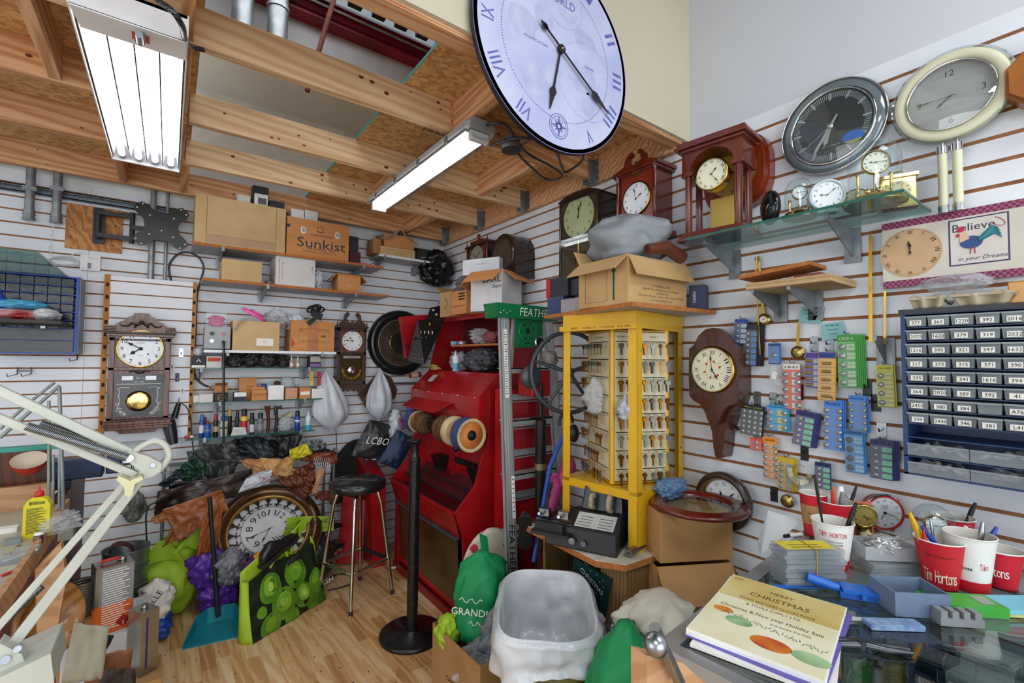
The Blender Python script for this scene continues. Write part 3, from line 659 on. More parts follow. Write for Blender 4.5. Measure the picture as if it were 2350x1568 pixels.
# ================================================================ shelves on the left wall
part_e=M('particle_edge','b5713a',.85,c2='9c5c2c',s=60); under=M('shelf_grey','a9a9ab',.5,c2='9b9b9e')
glassg=MG('shelf_glass','d3e8e3',.02,.07); gedge=M('glass_edge','2c6a5c',.15,c2='1f5548')
SH={}
def shelf(key,label,yf,L,R,th,kind,br):
    l=oy(yf,*L); r=oy(yf,*R); z=(l.z+r.z)/2; SH[key]=z
    T=thing('wall_shelf',label,'shelf',((l.x+r.x)/2,0,z),0,'shelves on the left wall'); w=(r.x-l.x)/2
    if kind=='glass':
        B(glassg).box(-w,w,yf,-.02,-th,0).u(gedge).box(-w,w,yf-.001,yf+.001,-th,0).bd('glass_panel',T)
    else:
        B(under).box(-w,w,yf+.002,-.02,-th,0).u(part_e if kind=='part' else white).box(-w,w,yf,yf+.002,-th,0).bd('shelf_board',T)
    for x in br:
        X=oy(yf,x,(L[1]+R[1])/2).x-T.location.x; b=B(galv)
        v=[(X-.003,-.014,-th-.002),(X-.003,yf+.01,-th-.002),(X-.003,yf+.01,-th-.018),(X-.003,-.014,-th-.085)]
        v+=[(x_+.006,y_,z_) for x_,y_,z_ in v]
        b.add(v,[(0,1,2,3),(7,6,5,4),(0,4,5,1),(1,5,6,2),(2,6,7,3),(3,7,4,0)])
        b.box(X-.02,X+.02,-.012,-.001,-th-.085,-th-.01); b.box(X-.008,X+.008,yf-.004,yf+.004,-th-.02,-th+.012)
        b.bd('shelf_bracket',T)
    return T
shelf('A','long particleboard shelf carrying the big carton and the orange fruit carton',-.32,(443,553),(880,612),.018,'part',(512,836))
shelf('A2','short white shelf under the bubble wrapped box near the corner',-.24,(870,583),(1010,602),.018,'white',(884,975))
shelf('B','long particleboard shelf below the orange fruit carton',-.30,(465,634),(893,679),.018,'part',(615,818))
shelf('C','white shelf carrying the grey switch box and two full cartons',-.26,(468,806),(772,805),.018,'white',(523,740))
shelf('D','glass shelf with two pointed glue bottles under the white shelf',-.22,(447,846),(748,843),.007,'glass',(462,710))
shelf('E','glass shelf with the row of small open boxes',-.22,(443,926),(745,914),.007,'glass',(505,700))
shelf('F','lowest glass shelf holding spray cans and bottles',-.24,(425,1009),(722,988),.007,'glass',(470,690))
def onshelf(k,yf,l,t,r,d): # front face at yf between px l..r with its top at px t, standing on shelf k
    z=SH[k]; x0=oy(yf,l,t).x; x1=oy(yf,r,t).x; zt=oy(yf,(l+r)/2,t).z
    return ((x0+x1)/2,yf+d/2,z+.0005),x1-x0,d,zt-z
def crt(k,name,label,yf,l,t,r,d,**kw):
    loc,w,dd,h=onshelf(k,yf,l,t,r,d); return carton(name,label,loc,w,dd,h,**kw)
yellowcard=M('yellow_card','c8aa7c',.8,c2='ba9b6c',s=4,bump=.1,bs=50); orangecard=M('orange_card','c68a55',.8,c2='b87b47',s=3,st=(1,1,5)); whitecard=M('white_card','d3d2d0',.75,c2='c6c4c2',s=4)
navy=M('navy_ink','1d2f44',.7); darkbox=M('dark_box','23242b',.6,c2='2c2d36'); maroon=M('maroon_box','4a1c2c',.6); redink=M('red_ink','b8453a',.7)
def m1(b,w,d,h):
    b.u(M('crease','7d6a45',.9)); y=-d/2-.0008
    b.box(-w*.385,-w*.38,y,y+.0006,.01,h*.98).box(w*.385,w*.39,y,y+.0006,.01,h*.98).box(-w*.37,w*.37,y,y+.0006,h*.19,h*.195); b.u(M('flap_tone','b9987a',.85)).box(-w*.375,w*.375,y+.0003,y+.0005,.008,h*.19)
T=crt('A','cardboard_box','large plain tan carton on the top shelf beside the fruit carton',-.315,449,462,657,.29,m=yellowcard,marks=m1)
BG=T
def m2(b,w,d,h):
    y=-d/2-.0008; b.u(navy)
    b.text('Sunkist',h*.36,w*.05,h*.38,y,w=w*.78); b.text('MARKETED BY',h*.075,w*.05,h*.605,y,w=w*.36).text('GROWERS, INC.',h*.1,w*.05,h*.22,y,w=w*.48).text('SHERMAN OAKS, CALIFORNIA 91423',h*.05,w*.03,h*.14,y,w=w*.56)
    b.tube([(w*.02+.02*cos(t),y,h*.78+.02*sin(t)) for t in [i*PI/10 for i in range(20)]],.0014,4,True)
    for s in(-1,1): b.tube([(w*.02,y,h*.69),(w*.02+s*.014,y,h*.72),(w*.02+s*.028,y,h*.72),(w*.02+s*.02,y,h*.70),(w*.02,y,h*.69)],.0013,4)
    b.box(-w/2,-w/2+.02,y,y+.0006,h*.72,h*.8)
    for x in(-w*.25,w*.3):
        b.u(ink); 
        for k in range(2): b.rbox(x-.016,x+.016,y-.0002*k,y+.0002,h*.6,h*.78,.014); b.u(paper) if k==0 else None
        b.u(M('hole_grey','9aa0a8',.6)).rbox(x-.01,x+.012,y-.0006,y,h*.64,h*.76,.008)
crt('A','fruit_carton','orange fruit carton with navy lettering on the top shelf',-.312,659,508,802,.27,m=orangecard,marks=m2)
zt=oy(-.30,735,490).z
loc,w,d,h=onshelf('A',-.26,803,543,822,.12); carton('small_box','black box standing right of the orange fruit carton',(loc[0],loc[1],loc[2]+h*.45),w*1.1,.12,h*.55,m=darkbox); 
loc,w,d,h=onshelf('A',-.27,803,578,828,.12); carton('small_box','maroon and navy box under the black one beside the fruit carton',loc,w,.12,SH['A']+0-.0+0.0 and h,m=maroon)
loc,w,d,h=onshelf('A',-.26,828,600,860,.1); carton('small_box','flat pink patterned box at the right end of the top shelf',loc,w,.1,.02,m=M('pink_pattern','d2688a',.6,c2='f2e4ea',s=70,k='vor'))
# boxes peeping over the two big cartons
ztop=BG.location.z+ (oy(-.315,553,462).z-SH['A'])
def over(yf,l,t,r,d,zb,label,m,name='small_box',marks=None):
    x0=oy(yf,l,t).x; x1=oy(yf,r,t).x; z1=oy(yf,(l+r)/2,t).z
    return carton(name,label,((x0+x1)/2,yf+d/2,zb+.0008),x1-x0,d,max(z1-zb,.01),m=m,marks=marks)
over(-.22,580,428,617,.10,ztop,'tall black box lying on the big tan carton',darkbox)
over(-.27,585,446,615,.04,ztop,'white box with a grey window in front of the tall black box',wpl,marks=lambda b,w,d,h:b.u(M('grey_win','5d5a5c',.5)).box(-w*.25,w*.4,-d/2-.001,-d/2,h*.2,h*.7))
over(-.26,618,462,653,.10,ztop,'long low black box at the right end on the big tan carton',darkbox)
over(-.26,545,448,575,.09,ztop,'white open topped box left of the black boxes on the big tan carton',whitecard)
zt2=SH['A']+(oy(-.312,730,508).z-SH['A'])
over(-.24,668,481,698,.1,zt2,'left of two small white boxes above the orange fruit carton',wpl); over(-.24,700,484,730,.1,zt2,'right of two small white boxes above the orange fruit carton',M('box_white2','cfd6d4',.6))
# corner shelf
bub=M('bubble_wrap','8d8175',.35,c2='b8ada2',s=60,k='vor',lo=.2,hi=.8,bump=.5)
def m3(b,w,d,h):
    b.u(ink); y=-d/2-.0007
    for i in range(11):
        for j in range(2): b.disc(-w*.45+i*w*.09+j*.01,h*(.33+.34*j),.003,y,8)
T=crt('A2','patterned_box','flat tan box with a dark dot pattern on the corner shelf',-.235,873,570,953,.2,m=yellowcard,marks=m3)
z1=T.location.z+(oy(-.235,913,570).z-SH['A2'])
T=over(-.22,882,540,950,.18,z1,'brown carton with bubble wrap draped on it on the corner shelf',orangecard,'cardboard_box')
o=T.location; c=o+Vector((0,0,0)); w=oy(-.22,950,540).x-oy(-.22,876,540).x; zt=oy(-.22,915,540).z-o.z
tag(fix(B(bub).sheet(lambda u,v:(o.x-w*.55+w*1.1*u,o.y-.12+.20*v,o.z+zt+.004+.05*math.exp(-((u-.5)/.13)**2)-.06*max(0,abs(u-.5)-.35)*4*(1-v)-.03*(1-v)**4*(1+.5*sin(9*u)) ),28,12).bd('bubble_wrap_sheet',sol=.003),(o.x,o.y,o.z+zt)),'grey brown bubble wrap sheet arched over the brown carton near the corner','packing')
crt('A2','dark_carton','dark printed box at the right end of the corner shelf',-.20,956,573,1003,.16,m=darkbox,texts=[('f','QUARTZ',.012,-.03,.03,paper)])
over(-.235,857,548,875,.15,SH['A2'] ,'worn brown box at the left end of the corner shelf',cardin,'cardboard_box')
# shelf B
crt('B','cardboard_box','yellowish open carton at the left of the second shelf',-.29,510,598,602,.22,m=yellowcard,flaps=[('f',.035,-100),('b',.04,70)])
def m4(b,w,d,h):
    y=-d/2-.0008; b.u(redink)
    b.at(TR(-w*.42,0,h*.5)@RY(-PI/2)).text('COVER CHAIN CONTAINER',.012,0,0,y,w=h*.8).text('DO NOT CRUSH',.012,0,-.02,y,w=h*.6).at(); b.at(TR(w*.42,0,h*.6)@RY(-PI/2)).text('12 x 300g',.016,0,0,y).at()
    b.at(RZ(-PI/2)).tube([(-d*.3,-w/2-.001,.01),(d*.3,-w/2-.001,.01),(d*.3,-w/2-.001,h*.45),(-d*.3,-w/2-.001,h*.45)],.001,4,True).text('C-5',.03,0,h*.22,-w/2-.001).at()
    b.u(ink); r=random.Random(2)
    for i in range(30): b.disc(r.uniform(-.35,.4)*w,r.uniform(.1,.9)*h,r.uniform(.0006,.0016),y,6)
crt('B','white_carton','white carton with faded red print on the second shelf',-.29,634,592,724,.24,m=whitecard,marks=m4)
p=oy(-.22,731,650); fix_=lambda b,n,p,l,c,g=None: tag(fix(b.bd(n),p),l,c,g)
bagw=M('bag_white','c9cdd3',.35,c2='b5bac2',s=8,bump=-.5,bs=14); bagg=M('bag_grey_translucent','8d929a',.3,c2='70757e',s=9,bump=-.6,bs=16); 
fix_(blob(B(bagw),(p.x+.0,-.19,SH['B']+.001),.035,.07,.15,4,.3,3),'plastic_bag',(p.x,-.19,SH['B']),'white plastic bag squeezed against the white carton','bag')
T=crt('B','cardboard_box','small open carton with yellow wrapping at the right of the second shelf',-.28,776,630,828,.15,m=orangecard,flaps=[('l',.07,-45),('r',.07,-40),('f',.015,-20)],marks=lambda b,w,d,h:b.u(paper).tube([(-.02,-d/2-.001,h*.2),(0,-d/2-.001,h*.5),(.02,-d/2-.001,h*.15)],.001,4).tube([(-.03,-d/2-.001,h*.45),(0,-d/2-.001,h*.3),(.03,-d/2-.001,h*.4)],.001,4))
o=T.location; yel=M('yellow_film','e2cf2a',.3,c2='c9b418',bump=-.3,bs=30)
fix_(blob(B(yel),(o.x,o.y-.02,o.z+.05),.035,.04,.075,9,.3,3),'yellow_wrapper',(o.x,o.y-.02,o.z+.05),'yellow plastic wrapper in the small open carton','wrapper')
fix_(blob(B(bagw),(o.x-.045,o.y+.02,o.z+.05),.03,.04,.065,5,.3,3),'plastic_bag',(o.x-.045,o.y+.02,o.z+.05),'white plastic bag left of the yellow wrapper in the small carton','bag')
p=oy(-.28,603,650); fix_(B(chrome).cyl((p.x+.02,-.27,SH['B']+.012),(p.x+.05,-.25,SH['B']+.012),.012,n=14),'steel_cylinder',(p.x+.03,-.26,SH['B']),'small shiny steel cylinder between two cartons on the second shelf','cylinder')
# shelf C
grey=M('grey_case','9ea1a3',.45,c2='92959a')
loc,w,d,h=onshelf('C',-.25,470,750,530,.15); T=thing('switch_box','grey metal control box with a thick black cable on the white shelf','control box',loc)
b=B(grey).box(-w/2,w/2,-d/2,d/2,.006,h).u(ink).box(-w/2,w/2,-d/2-.001,d/2,0,.006); b.bd('case',T,bev=.003)
B(black).cyl((-w*.22,-d/2-.012,h*.7),(-w*.22,-d/2,h*.7),.012).bd('knob',T); B(M('red_lamp','b01018',.2,em=.15)).cyl((w*.22,-d/2-.008,h*.7),(w*.22,-d/2,h*.7),.009).bd('indicator_lamp',T)
B(chrome).cyl((-w*.22,-d/2-.014,h*.38),(-w*.22,-d/2,h*.38),.005).cyl((-w*.22,-d/2-.003,h*.38),(-w*.22,-d/2,h*.38),.011).bd('toggle_switch',T)
q=Vector(loc)+Vector((w*.22,-d/2,h*.35))
P=[tuple(q-q),(0,-.03,-.002),(.001,-.036,-.03)]+[tuple(oy(q.y-.036,x,y_)-q) for x,y_ in ((513,900),(513,1000),(512,1085))]
T2=B(black).tube(P,[.009,.0085]+[.0072]*4,10).bd('hose',T); T2.location=Vector((w*.22,-d/2,h*.35))
e=oy(q.y-.036,511,1085); e2=oy(q.y-.036,510,1168)
T=thing('flex_shaft_handpiece','white plastic handpiece hanging from the grey control box cable','handpiece',e2)
hp=M('ivory_grip','c9cac2',.4); L_=e.z-e2.z; hx=e.x-e2.x
B(hp).cyl((0,0,.0),(hx*.35,0,L_*.36),.0165,n=16).cyl((hx*.35,0,L_*.4),(hx,0,L_),.0125,n=16).bd('grip',T); B(black).cyl((hx*.35,0,L_*.36),(hx*.4,0,L_*.4),.018,n=16).box(-.022,0,-.006,.006,L_*.37,L_*.39).bd('clamp',T)
B(steel).cyl((0,0,-.05),(0,0,0),.003,.005,n=8).cyl((0,0,-.07),(0,0,-.05),.001,.003,n=8).bd('bit',T)
pink=M('pink_foil','c02a72',.25,c2='e05a9a',s=20,bump=-.3)
zb=loc[2]+h; T=thing('gift_box','clear boxed pink wrapped gift standing on the grey control box','gift box',(loc[0]-.005,loc[1]+.02,zb+.001))
hh=oy(-.23,493,716).z-zb
b=B(glass).box(-w*.4,w*.4,-.04,.04,0,hh); b.bd('clear_case',T); o=B(pink); blob(o,(0,0,.002),w*.34,.032,hh*.8,3,.3,3).bd('pink_wrapping',T)
def m5(b,w,d,h): b.u(paper).rbox(w*.0,w*.37,-d/2-.001,-d/2,h*.16,h*.42,.004).u(ink).text('EI-5',.014,w*.185,h*.31,-d/2-.0015)
T=crt('C','cardboard_box','open carton with a white label and pink hoop on the white shelf',-.25,535,738,642,.2,m=yellowcard,fillm=1,marks=m5); K1=T
def m6(b,w,d,h):
    y=-d/2-.0008; b.u(M('tape_brown','b06a2a',.3,coat=.3)).box(-w*.12,w*.12,y,y+.0003,0,h); b.u(M('print_brown','4a3420',.8))
    b.tube([(-w*.32,y,h*.3),(w*.36,y,h*.3),(w*.36,y,h*.74),(-w*.32,y,h*.74)],.0007,4,True)
    b.text('X',.03,-w*.26,h*.68,y).text('HANDLE WITH CARE',.008,w*.2,h*.68,y).text('WORLDWIDE DISTRIBUTION SERVICES INC',.007,w*.02,h*.35,y,w=w*.55)
    for i in range(14): b.box(w*.18+i*.0026,w*.18+i*.0026+.0013,y,y+.0005,h*.46,h*.54)
    b.u(redink).add([(-w/2+.005,y,h*.1),(-w/2+.03,y,h*.25),(-w/2+.005,y,h*.42)],[(0,1,2)])
T=crt('C','cardboard_box','open orange tan carton with brown tape and black straps on the white shelf',-.25,668,737,768,.2,m=orangecard,fillm=1,marks=m6); K2=T
h1=oy(-.25,588,738).z-SH['C']; zC=SH['C']
pk=M('pink_plastic','ee6fb4',.3,c2='e25fa6'); p=oy(-.22,583,722)
b=B(pk).at(TR(p.x,p.y,p.z)@RY(.5)@RX(.15)).lathe([(.075,-.012),(.085,-.004),(.085,.006),(.07,.012),(.06,.01),(.06,-.006)],36,sy=.75).lathe([(.045,.012),(.05,.022),(.036,.026),(.0,.024)],24,(.01,0,0),sy=.75); fix_(b.at(),'pink_hoop',(p.x,p.y,p.z),'bright pink plastic ring sticking out of the labelled carton','plastic ring')
p=oy(-.2,640,700)
fix_(blob(B(film),(p.x-.005,-.18,zC+h1*.75),.085,.075,.17,11,.35,3,neck=.4),'plastic_bag',(p.x,-.18,zC+h1*.75),'clear crumpled plastic bag rising between the two cartons on the white shelf','bag')
fix_(blob(B(M('plum_bag','80706f',.3,c2='a8969a',s=14,bump=-.5)),(p.x+.0,-.17,zC+h1*.85),.05,.05,.08,12,.35,3),'plastic_bag',(p.x,-.17,zC+h1*.85),'dull purple plastic bag inside the clear crumpled bag','bag')
p=oy(-.18,683,712); fix_(blob(B(bagw),(p.x,-.17,zC+h1*.7),.075,.06,.13,14,.35,3),'plastic_bag',(p.x,-.17,zC+h1*.7),'white plastic bag heaped in the taped carton on the white shelf','bag')
strap=M('black_strap','191a1d',.7,c2='242529'); p=oy(-.26,727,722)
b=B(strap); r=random.Random(4)
for k in range(9):
    c=Vector((p.x+r.uniform(-.03,.05),-.2+r.uniform(-.02,.02),p.z+r.uniform(-.0,.055))); a=r.uniform(0,6); q=r.uniform(.02,.045)
    b.tube([tuple(c+Vector((q*cos(t+a),.02*sin(2*t),q*.7*sin(t+a)))) for t in [i*.5 for i in range(10)]],.006,6)
b.add([(p.x-.03,-.257,p.z+.03),(p.x+.045,-.262,p.z+.005),(p.x+.03,-.262,p.z-.045),(p.x-.045,-.258,p.z-.01)],[(0,1,2,3)]).add([(p.x-.025,-.262,p.z-.02),(p.x+.0,-.264,p.z-.035),(p.x-.045,-.266,p.z-.085),(p.x-.075,-.262,p.z-.06)],[(0,1,2,3)])
b.u(M('lime_edge','39c24a',.6)).tube([(p.x+.0,-.266,p.z-.037),(p.x-.045,-.268,p.z-.087)],.0018,4).tube([(p.x-.027,-.266,p.z-.022),(p.x-.077,-.268,p.z-.062)],.0018,4)
fix_(b,'elastic_straps',(p.x,-.25,p.z),'tangled black elastic straps with lime green edging over the taped carton','strap')
cable('grey_leather_strap','pale grey strap hanging out of the labelled carton over its left corner',Y(-.27,(568,731),(555,735),(545,745),(537,758)),.0055,M('pale_strap','a9a6a0',.6))
# shelf D
for (l,t,r_,dd,m_,lab,tx) in ((440,818,472,.1,ink,'black and white small box at the left end of the upper glass shelf',[('f','',.01,0,0,paper)]),(474,818,509,.1,paper,'white small box with an orange red label on the upper glass shelf',None)):
    crt('D','small_box',lab,-.205,l,t,r_,dd,m=whitecard if m_==paper else darkbox,marks=(lambda b,w,d,h:b.u(M('orange_label','c8492f',.6)).box(-w*.42,w*.42,-d/2-.001,-d/2,h*.55,h*.88)) if m_==paper else (lambda b,w,d,h:b.u(paper).box(-w*.48,w*.48,-d/2-.001,-d/2,0.002,h*.22).tube([(-.01,-d/2-.001,h*.5),(.0,-d/2-.001,h*.75),(.012,-d/2-.001,h*.5)],.003,5)))
smoke=M('smoky_bag','4a4744',.3,c2='221f1d',s=30,bump=-.7,bs=18)
for (x,w_,h_,sd) in ((538,.06,.10,1),(575,.06,.105,2),(612,.07,.11,3),(650,.055,.09,5)):
    p=oy(-.13,x,843); fix_(blob(B(smoke),(p.x,-.12,SH['D']+.001),w_,.07,h_,sd,.35,3),'parts_bag',(p.x,-.12,SH['D']),'smoky plastic bag of small black parts, '+['first','second','third','fourth'][[1,2,3,5].index(sd)]+' from the left on the upper glass shelf','bag','bags of parts on the upper glass shelf')
gm=M('glue_bottle','c49d7e',.35,c2='b58c6c')
for x in(669,683.5):
    p=oy(-.2,x,843); T=thing('glue_bottle',['left','right'][x>675]+' of two small bottles with long pointed clear tips','bottle',(p.x,-.195,SH['D']+.0005),0,'pointed glue bottles')
    B(gm).lathe([(.0125,0),(.0135,.003),(.0135,.042),(.009,.05),(.006,.052)],18).u(paper).lathe([(.0138,.012),(.0138,.03)],18,cap=False,a0=-2.2,a1=-.5).bd('bottle_body',T); B(M('tip','cdd2d4',.3)).lathe([(.007,.052),(.007,.06),(.0022,.088),(.0018,.095)],14).bd('pointed_tip',T)
T=crt('D','open_box','black box with lilac paper inside at the right of the upper glass shelf',-.20,711,818,737,.08,m=darkbox,marks=lambda b,w,d,h:b.u(M('lilac','8d5fa8',.6)).box(-w*.45,w*.45,-d/2-.001,-d/2,.004,h*.35).u(M('cream_p','b7ada0',.6)).box(-w*.45,w*.48,-d/2-.001,-d/2,h*.5,h*.98))
p=oy(-.15,455,840); fix_(blob(B(bagw),(p.x,-.13,SH['D']+.075),.03,.05,.055,17,.3,3),'plastic_bag',(p.x,-.13,SH['D']+.075),'crumpled white bag on the small boxes by the shelf end','bag')
# shelf E small boxes
Eb=[(444,908,470,whitecard,None),(458,905,489,whitecard,None),(493,903,524,darkbox,'logo'),(537,901,566,darkbox,'wtop'),(578,896,612,orangecard,'open'),(616,885,652,wpl,None),(656,891,683,M('peach_box','c99a78',.7),None),(688,890,713,orangecard,'label'),(716,893,744,wpl,'txt')]
En=['plain white small box at the far left of the second glass shelf','low white box with a folded lid, second on the second glass shelf','small black box with a round gold emblem','small black box with a pale top flap','small open cardboard box in the row of small boxes','tallest small white box on the second glass shelf','small plain peach coloured box','small cardboard box with a white label','small white box printed with rows of dots at the shelf end']
for i,(l,t,r_,m_,mk) in enumerate(Eb):
    def mm(b,w,d,h,mk=mk):
        y=-d/2-.001
        if mk=='logo': b.u(M('gold_ink','c9a23a',.5)).tube([(h*.33*cos(a),y,h*.5+h*.33*sin(a)) for a in [i*PI/10 for i in range(20)]],.002,5,True).text('BRONNER',.011,0,h*.5,y,w=w*.5)
        if mk=='wtop': b.u(paper).box(-w*.48,w*.48,y,y+.0005,h*.52,h).u(ink).text('x8',.01,0,h*.75,y-.0002)
        if mk=='label': b.u(paper).box(-w*.4,w*.42,y,y+.0005,h*.35,h*.65)
        if mk=='txt':
            b.u(ink)
            for q in range(3):
                for s in range(4): b.tube([(-w*.3+w*.2*s+.003*cos(a),y,h*(.28+.22*q)+.003*sin(a)) for a in [0,1.2,2.4,3.6,4.8]],.0004,3,True)
    crt('E','small_box',En[i],-.215+(.03 if i==0 else 0),l,t,r_,.06 if i else .05,m=m_,group='small boxes on the second glass shelf',marks=mm if mk else None,flaps=[('f',.03,-50),('l',.02,20),('b',.02,80)] if mk=='open' else ())
z1=SH['E']
crt('E','cardboard_box','tan box standing behind the small boxes with dark printed letters',-.13,549,868,589,.06,m=orangecard,marks=lambda b,w,d,h:b.u(ink).text('OXIONE',.013,w*.12,h*.62,-d/2-.001).text('BLACK',.013,w*.12,h*.48,-d/2-.001).u(M('yl','cdb24a',.7)).box(-w*.4,-w*.05,-d/2-.001,-d/2,h*.12,h*.4))
crt('E','cardboard_box','open tan carton with raised flaps behind the emblem box',-.13,492,885,522,.06,m=orangecard,flaps=[('f',.06,20),('r',.05,-35),('l',.04,-20)])
p=oy(-.12,660,890); fix_(blob(B(film),(p.x,-.1,z1+.002),.06,.05,.16,21,.35,3),'plastic_bag',(p.x,-.1,z1),'clear crumpled bag behind the row of small boxes','bag')
p=oy(-.15,638,885); fix_(B(M('brown_disc','5a3222',.4)).at(TR(p.x,-.12,p.z+.01)@RX(.9)).lathe([(0,0),(.022,0),(.024,.004),(.02,.006),(0,.006)],20).at(),'brown_knob',(p.x,-.12,p.z),'round brown lid lying on the tallest small white box','lid')
p=oy(-.12,606,885); fix_(B(M('batt_blue','2b4f95',.3)).cyl((p.x-.02,-.1,p.z),(p.x+.02,-.1,p.z),.012).u(chrome).cyl((p.x-.025,-.1,p.z),(p.x-.02,-.1,p.z),.013).box(p.x-.02,p.x+.02,-.11,-.09,z1+.001,p.z-.011),'spare_roll',(p.x,-.1,p.z-.01),'blue and silver roll behind the small boxes','roll')
for i,(x,c,t) in enumerate(((716,'d7c23a','glue pen in yellow card with blue letters hanging under the upper glass shelf'),(734,'b02430','red lipstick like tubes on a hook under the upper glass shelf'))):
    a=oy(-.2,x,850); b_=oy(-.2,x,885)
    T=B(M('pk%d'%i,c,.4)).box(a.x-.011,a.x+.011,-.19,-.178,b_.z,a.z-.01)
    if i==0: T.u(navy).at(TR(a.x,0,(a.z+b_.z)/2)@RY(-PI/2)).text('Schoen',.016,0,0,-.1905).at()
    T.u(steel).cyl((a.x,-.184,a.z-.01),(a.x,-.184,a.z+.004),.001,n=5); fix_(T,'glue_pen' if i==0 else 'red_tubes',(a.x,-.184,a.z),t,'packet')
# shelf F cans
def can(name,label,x,yf,zb,r,h,body,cap,neck=None,lab=None,group=None,cat='bottle',capr=.8,caph=.25,txt=None,tm=None,x_abs=None):
    T=thing(name,label,cat,(x,yf,zb+.0006),0,group); hb=h*(1-caph)
    o=B(body).lathe([(r*.96,0),(r,.003),(r,hb*.94),(r*.9,hb*.99),(r*capr*.8,hb)],22)
    if lab: o.u(lab[0]).lathe([(r*1.012,hb*lab[1]),(r*1.012,hb*lab[2])],22,cap=False)
    if txt: o.u(tm or ink); o.text(txt,r*.42,0,hb*.55,-r*1.02,w=r*1.3)
    o.bd('can_body',T)
    c=B(cap)
    if neck: c.lathe([(r*.45,hb),(r*.45,hb+h*caph*.4),(r*.2,hb+h*caph*.5),(r*.2,hb+h*caph*.95),(0,h)],16)
    else: c.lathe([(r*capr,hb-.001),(r*capr,h*.985),(r*capr*.9,h),(0,h)],20)
    c.bd('cap',T); return T
def Mx(n,c,**k): return M(n,c,k.pop('r',.3),**k)
cans=[(464,952,.0145,'1f4f92','2b66b0',None,('d8dde2',.25,.7),'white and blue bottle with a blue cap behind the navy spray can'),
(477,963,.019,'20509c','5e3a35',1,None,'navy spray can with a brown shoulder and white nozzle, lowest at the left'),
(496,951,.0145,'151314','8a1c20',None,('b9a489',.3,.62),'slim black bottle with a red cap, right of the navy spray can'),
(515,955,.021,'d8d4bc','2565b8',None,('2c7a52',.5,.62),'cream coloured oil bottle with green print and blue cap'),
(528,941,.013,'141414','c9a24a',None,None,'slim dark bottle with a gold cap standing at the back'),
(561,939,.0205,'c2202b','141414',None,('dcc83a',.72,.95),'red spray can with a yellow band and black cap'),
(579,948,.015,'1a211d','0f1011',None,('c9cdcf',.1,.6),'black bottle with a pale barcode label beside the red can'),
(598,948,.020,'6c6d70','1a2430',None,('8a8c90',.2,.6),'short grey spray can with a dark blue cap'),
(683,943,.0185,'1d3f90','101114',None,('e9eaec',.62,.72),'royal blue spray can with white lettering near the right end'),
(708,944,.0185,'bfe0ea','d6d8da',1,('3f9fc8',.02,.35),'white and sky blue spray can with bare nozzle at the right end'),
(545,945,.013,'2a2b2e','1a1a1a',None,None,'thin dark grey tube standing behind the red spray can'),
(470,958,.013,'7a1e22','8a1c20',None,None,'red capped bottle half hidden behind the navy spray can')]
depth=[-.16,-.215,-.2,-.205,-.13,-.19,-.19,-.19,-.2,-.2,-.13,-.12]
for i,(x,t,r_,c,k,nk,lb,la) in enumerate(cans):
    zf=SH['F']; p=oy(depth[i],x,t); 
    can('spray_can' if i in(1,5,7,8,9) else 'polish_bottle',la,p.x,depth[i],zf,r_,max(p.z-zf,.07),Mx('cb'+c,c),Mx('cc'+k,k),nk,(Mx('cl'+lb[0],lb[0],r=.6),lb[1],lb[2]) if lb else None,'spray cans and bottles on the lowest glass shelf','spray can' if i in(1,5,7,8,9) else 'bottle',txt={1:'POLISH',3:'MINK OIL',8:'COLOR SPRAY',9:'DELUXE'}.get(i),tm=paper if i in(1,8) else ink)
zf=SH['F']
p0=oy(-.215,547,1000); T=B(whitecard).at(TR(p0.x,-.215,zf+.001)).prism([(-.045,0),(.05,0),(.04,.05),(-.03,.055)],0,.002).add([(-.03,.001,.055),(.04,.001,.05),(.045,.04,0),(-.04,.04,0)],[(0,1,2,3)]); T.u(ink)
for q in range(3):
    for s in range(6 if q else 3): T.tube([(-.03+.012*s*(1 if q else 2)+.003*cos(a),-.001,.012+.012*q+.003*sin(a)) for a in [0,1.2,2.4,3.6,4.8]],.0004,3,True)
fix_(T.at(),'folded_card',(p0.x,-.215,zf),'folded white card with rows of printed dots standing among the spray cans','card')
def brush(px_,col,label,bulb):
    p=oy(-.17,px_,932); zb=zf+.001; h=p.z-zb; T=thing('shoe_brush',label,'brush',(p.x,-.165,zb))
    B(col).tube([(0,0,0),(.004,0,h*.3),(.002,0,h*.55),(-.004,0,h*.8),(-.006,0,h)],[.011,.012,.010,.014,.009 if not bulb else .02],12).bd('handle',T)
    if bulb: B(M('br_gold','c99b3a',.4)).lathe([(.009,-.001),(.009,.002)],16,(-.006,-.014,h*.97),'y').bd('badge',T)
    else: B(col).tube([(0,0,h*.9),(.025,-.01,h*.98),(.03,-.012,h*.86)],.009,8).bd('hook_end',T)
brush(616,M('br_brown','5c2416',.3,coat=.3),'brown wooden brush with a gold badge standing on end',True); brush(635,black,'black hook ended tool standing beside the brown brush',False)
p=oy(-.19,655,990); T=fix_(blob(B(film),(p.x,-.18,zf+.001),.05,.045,.1,31,.35,3),'plastic_bag',(p.x,-.18,zf),'clear bag of small parts beside the royal blue can','bag')
p=oy(-.15,655,962); fix_(B(M('cream_box','c9bd8e',.6)).at(TR(p.x,-.11,p.z)@RY(-.65)).box(-.055,.055,-.018,.018,-.014,.014).u(ink).text('Griffin',.016,0,0,-.0186).at(),'polish_box',(p.x,-.11,p.z-.02),'cream box of polish leaning at an angle behind the clear bag','box')
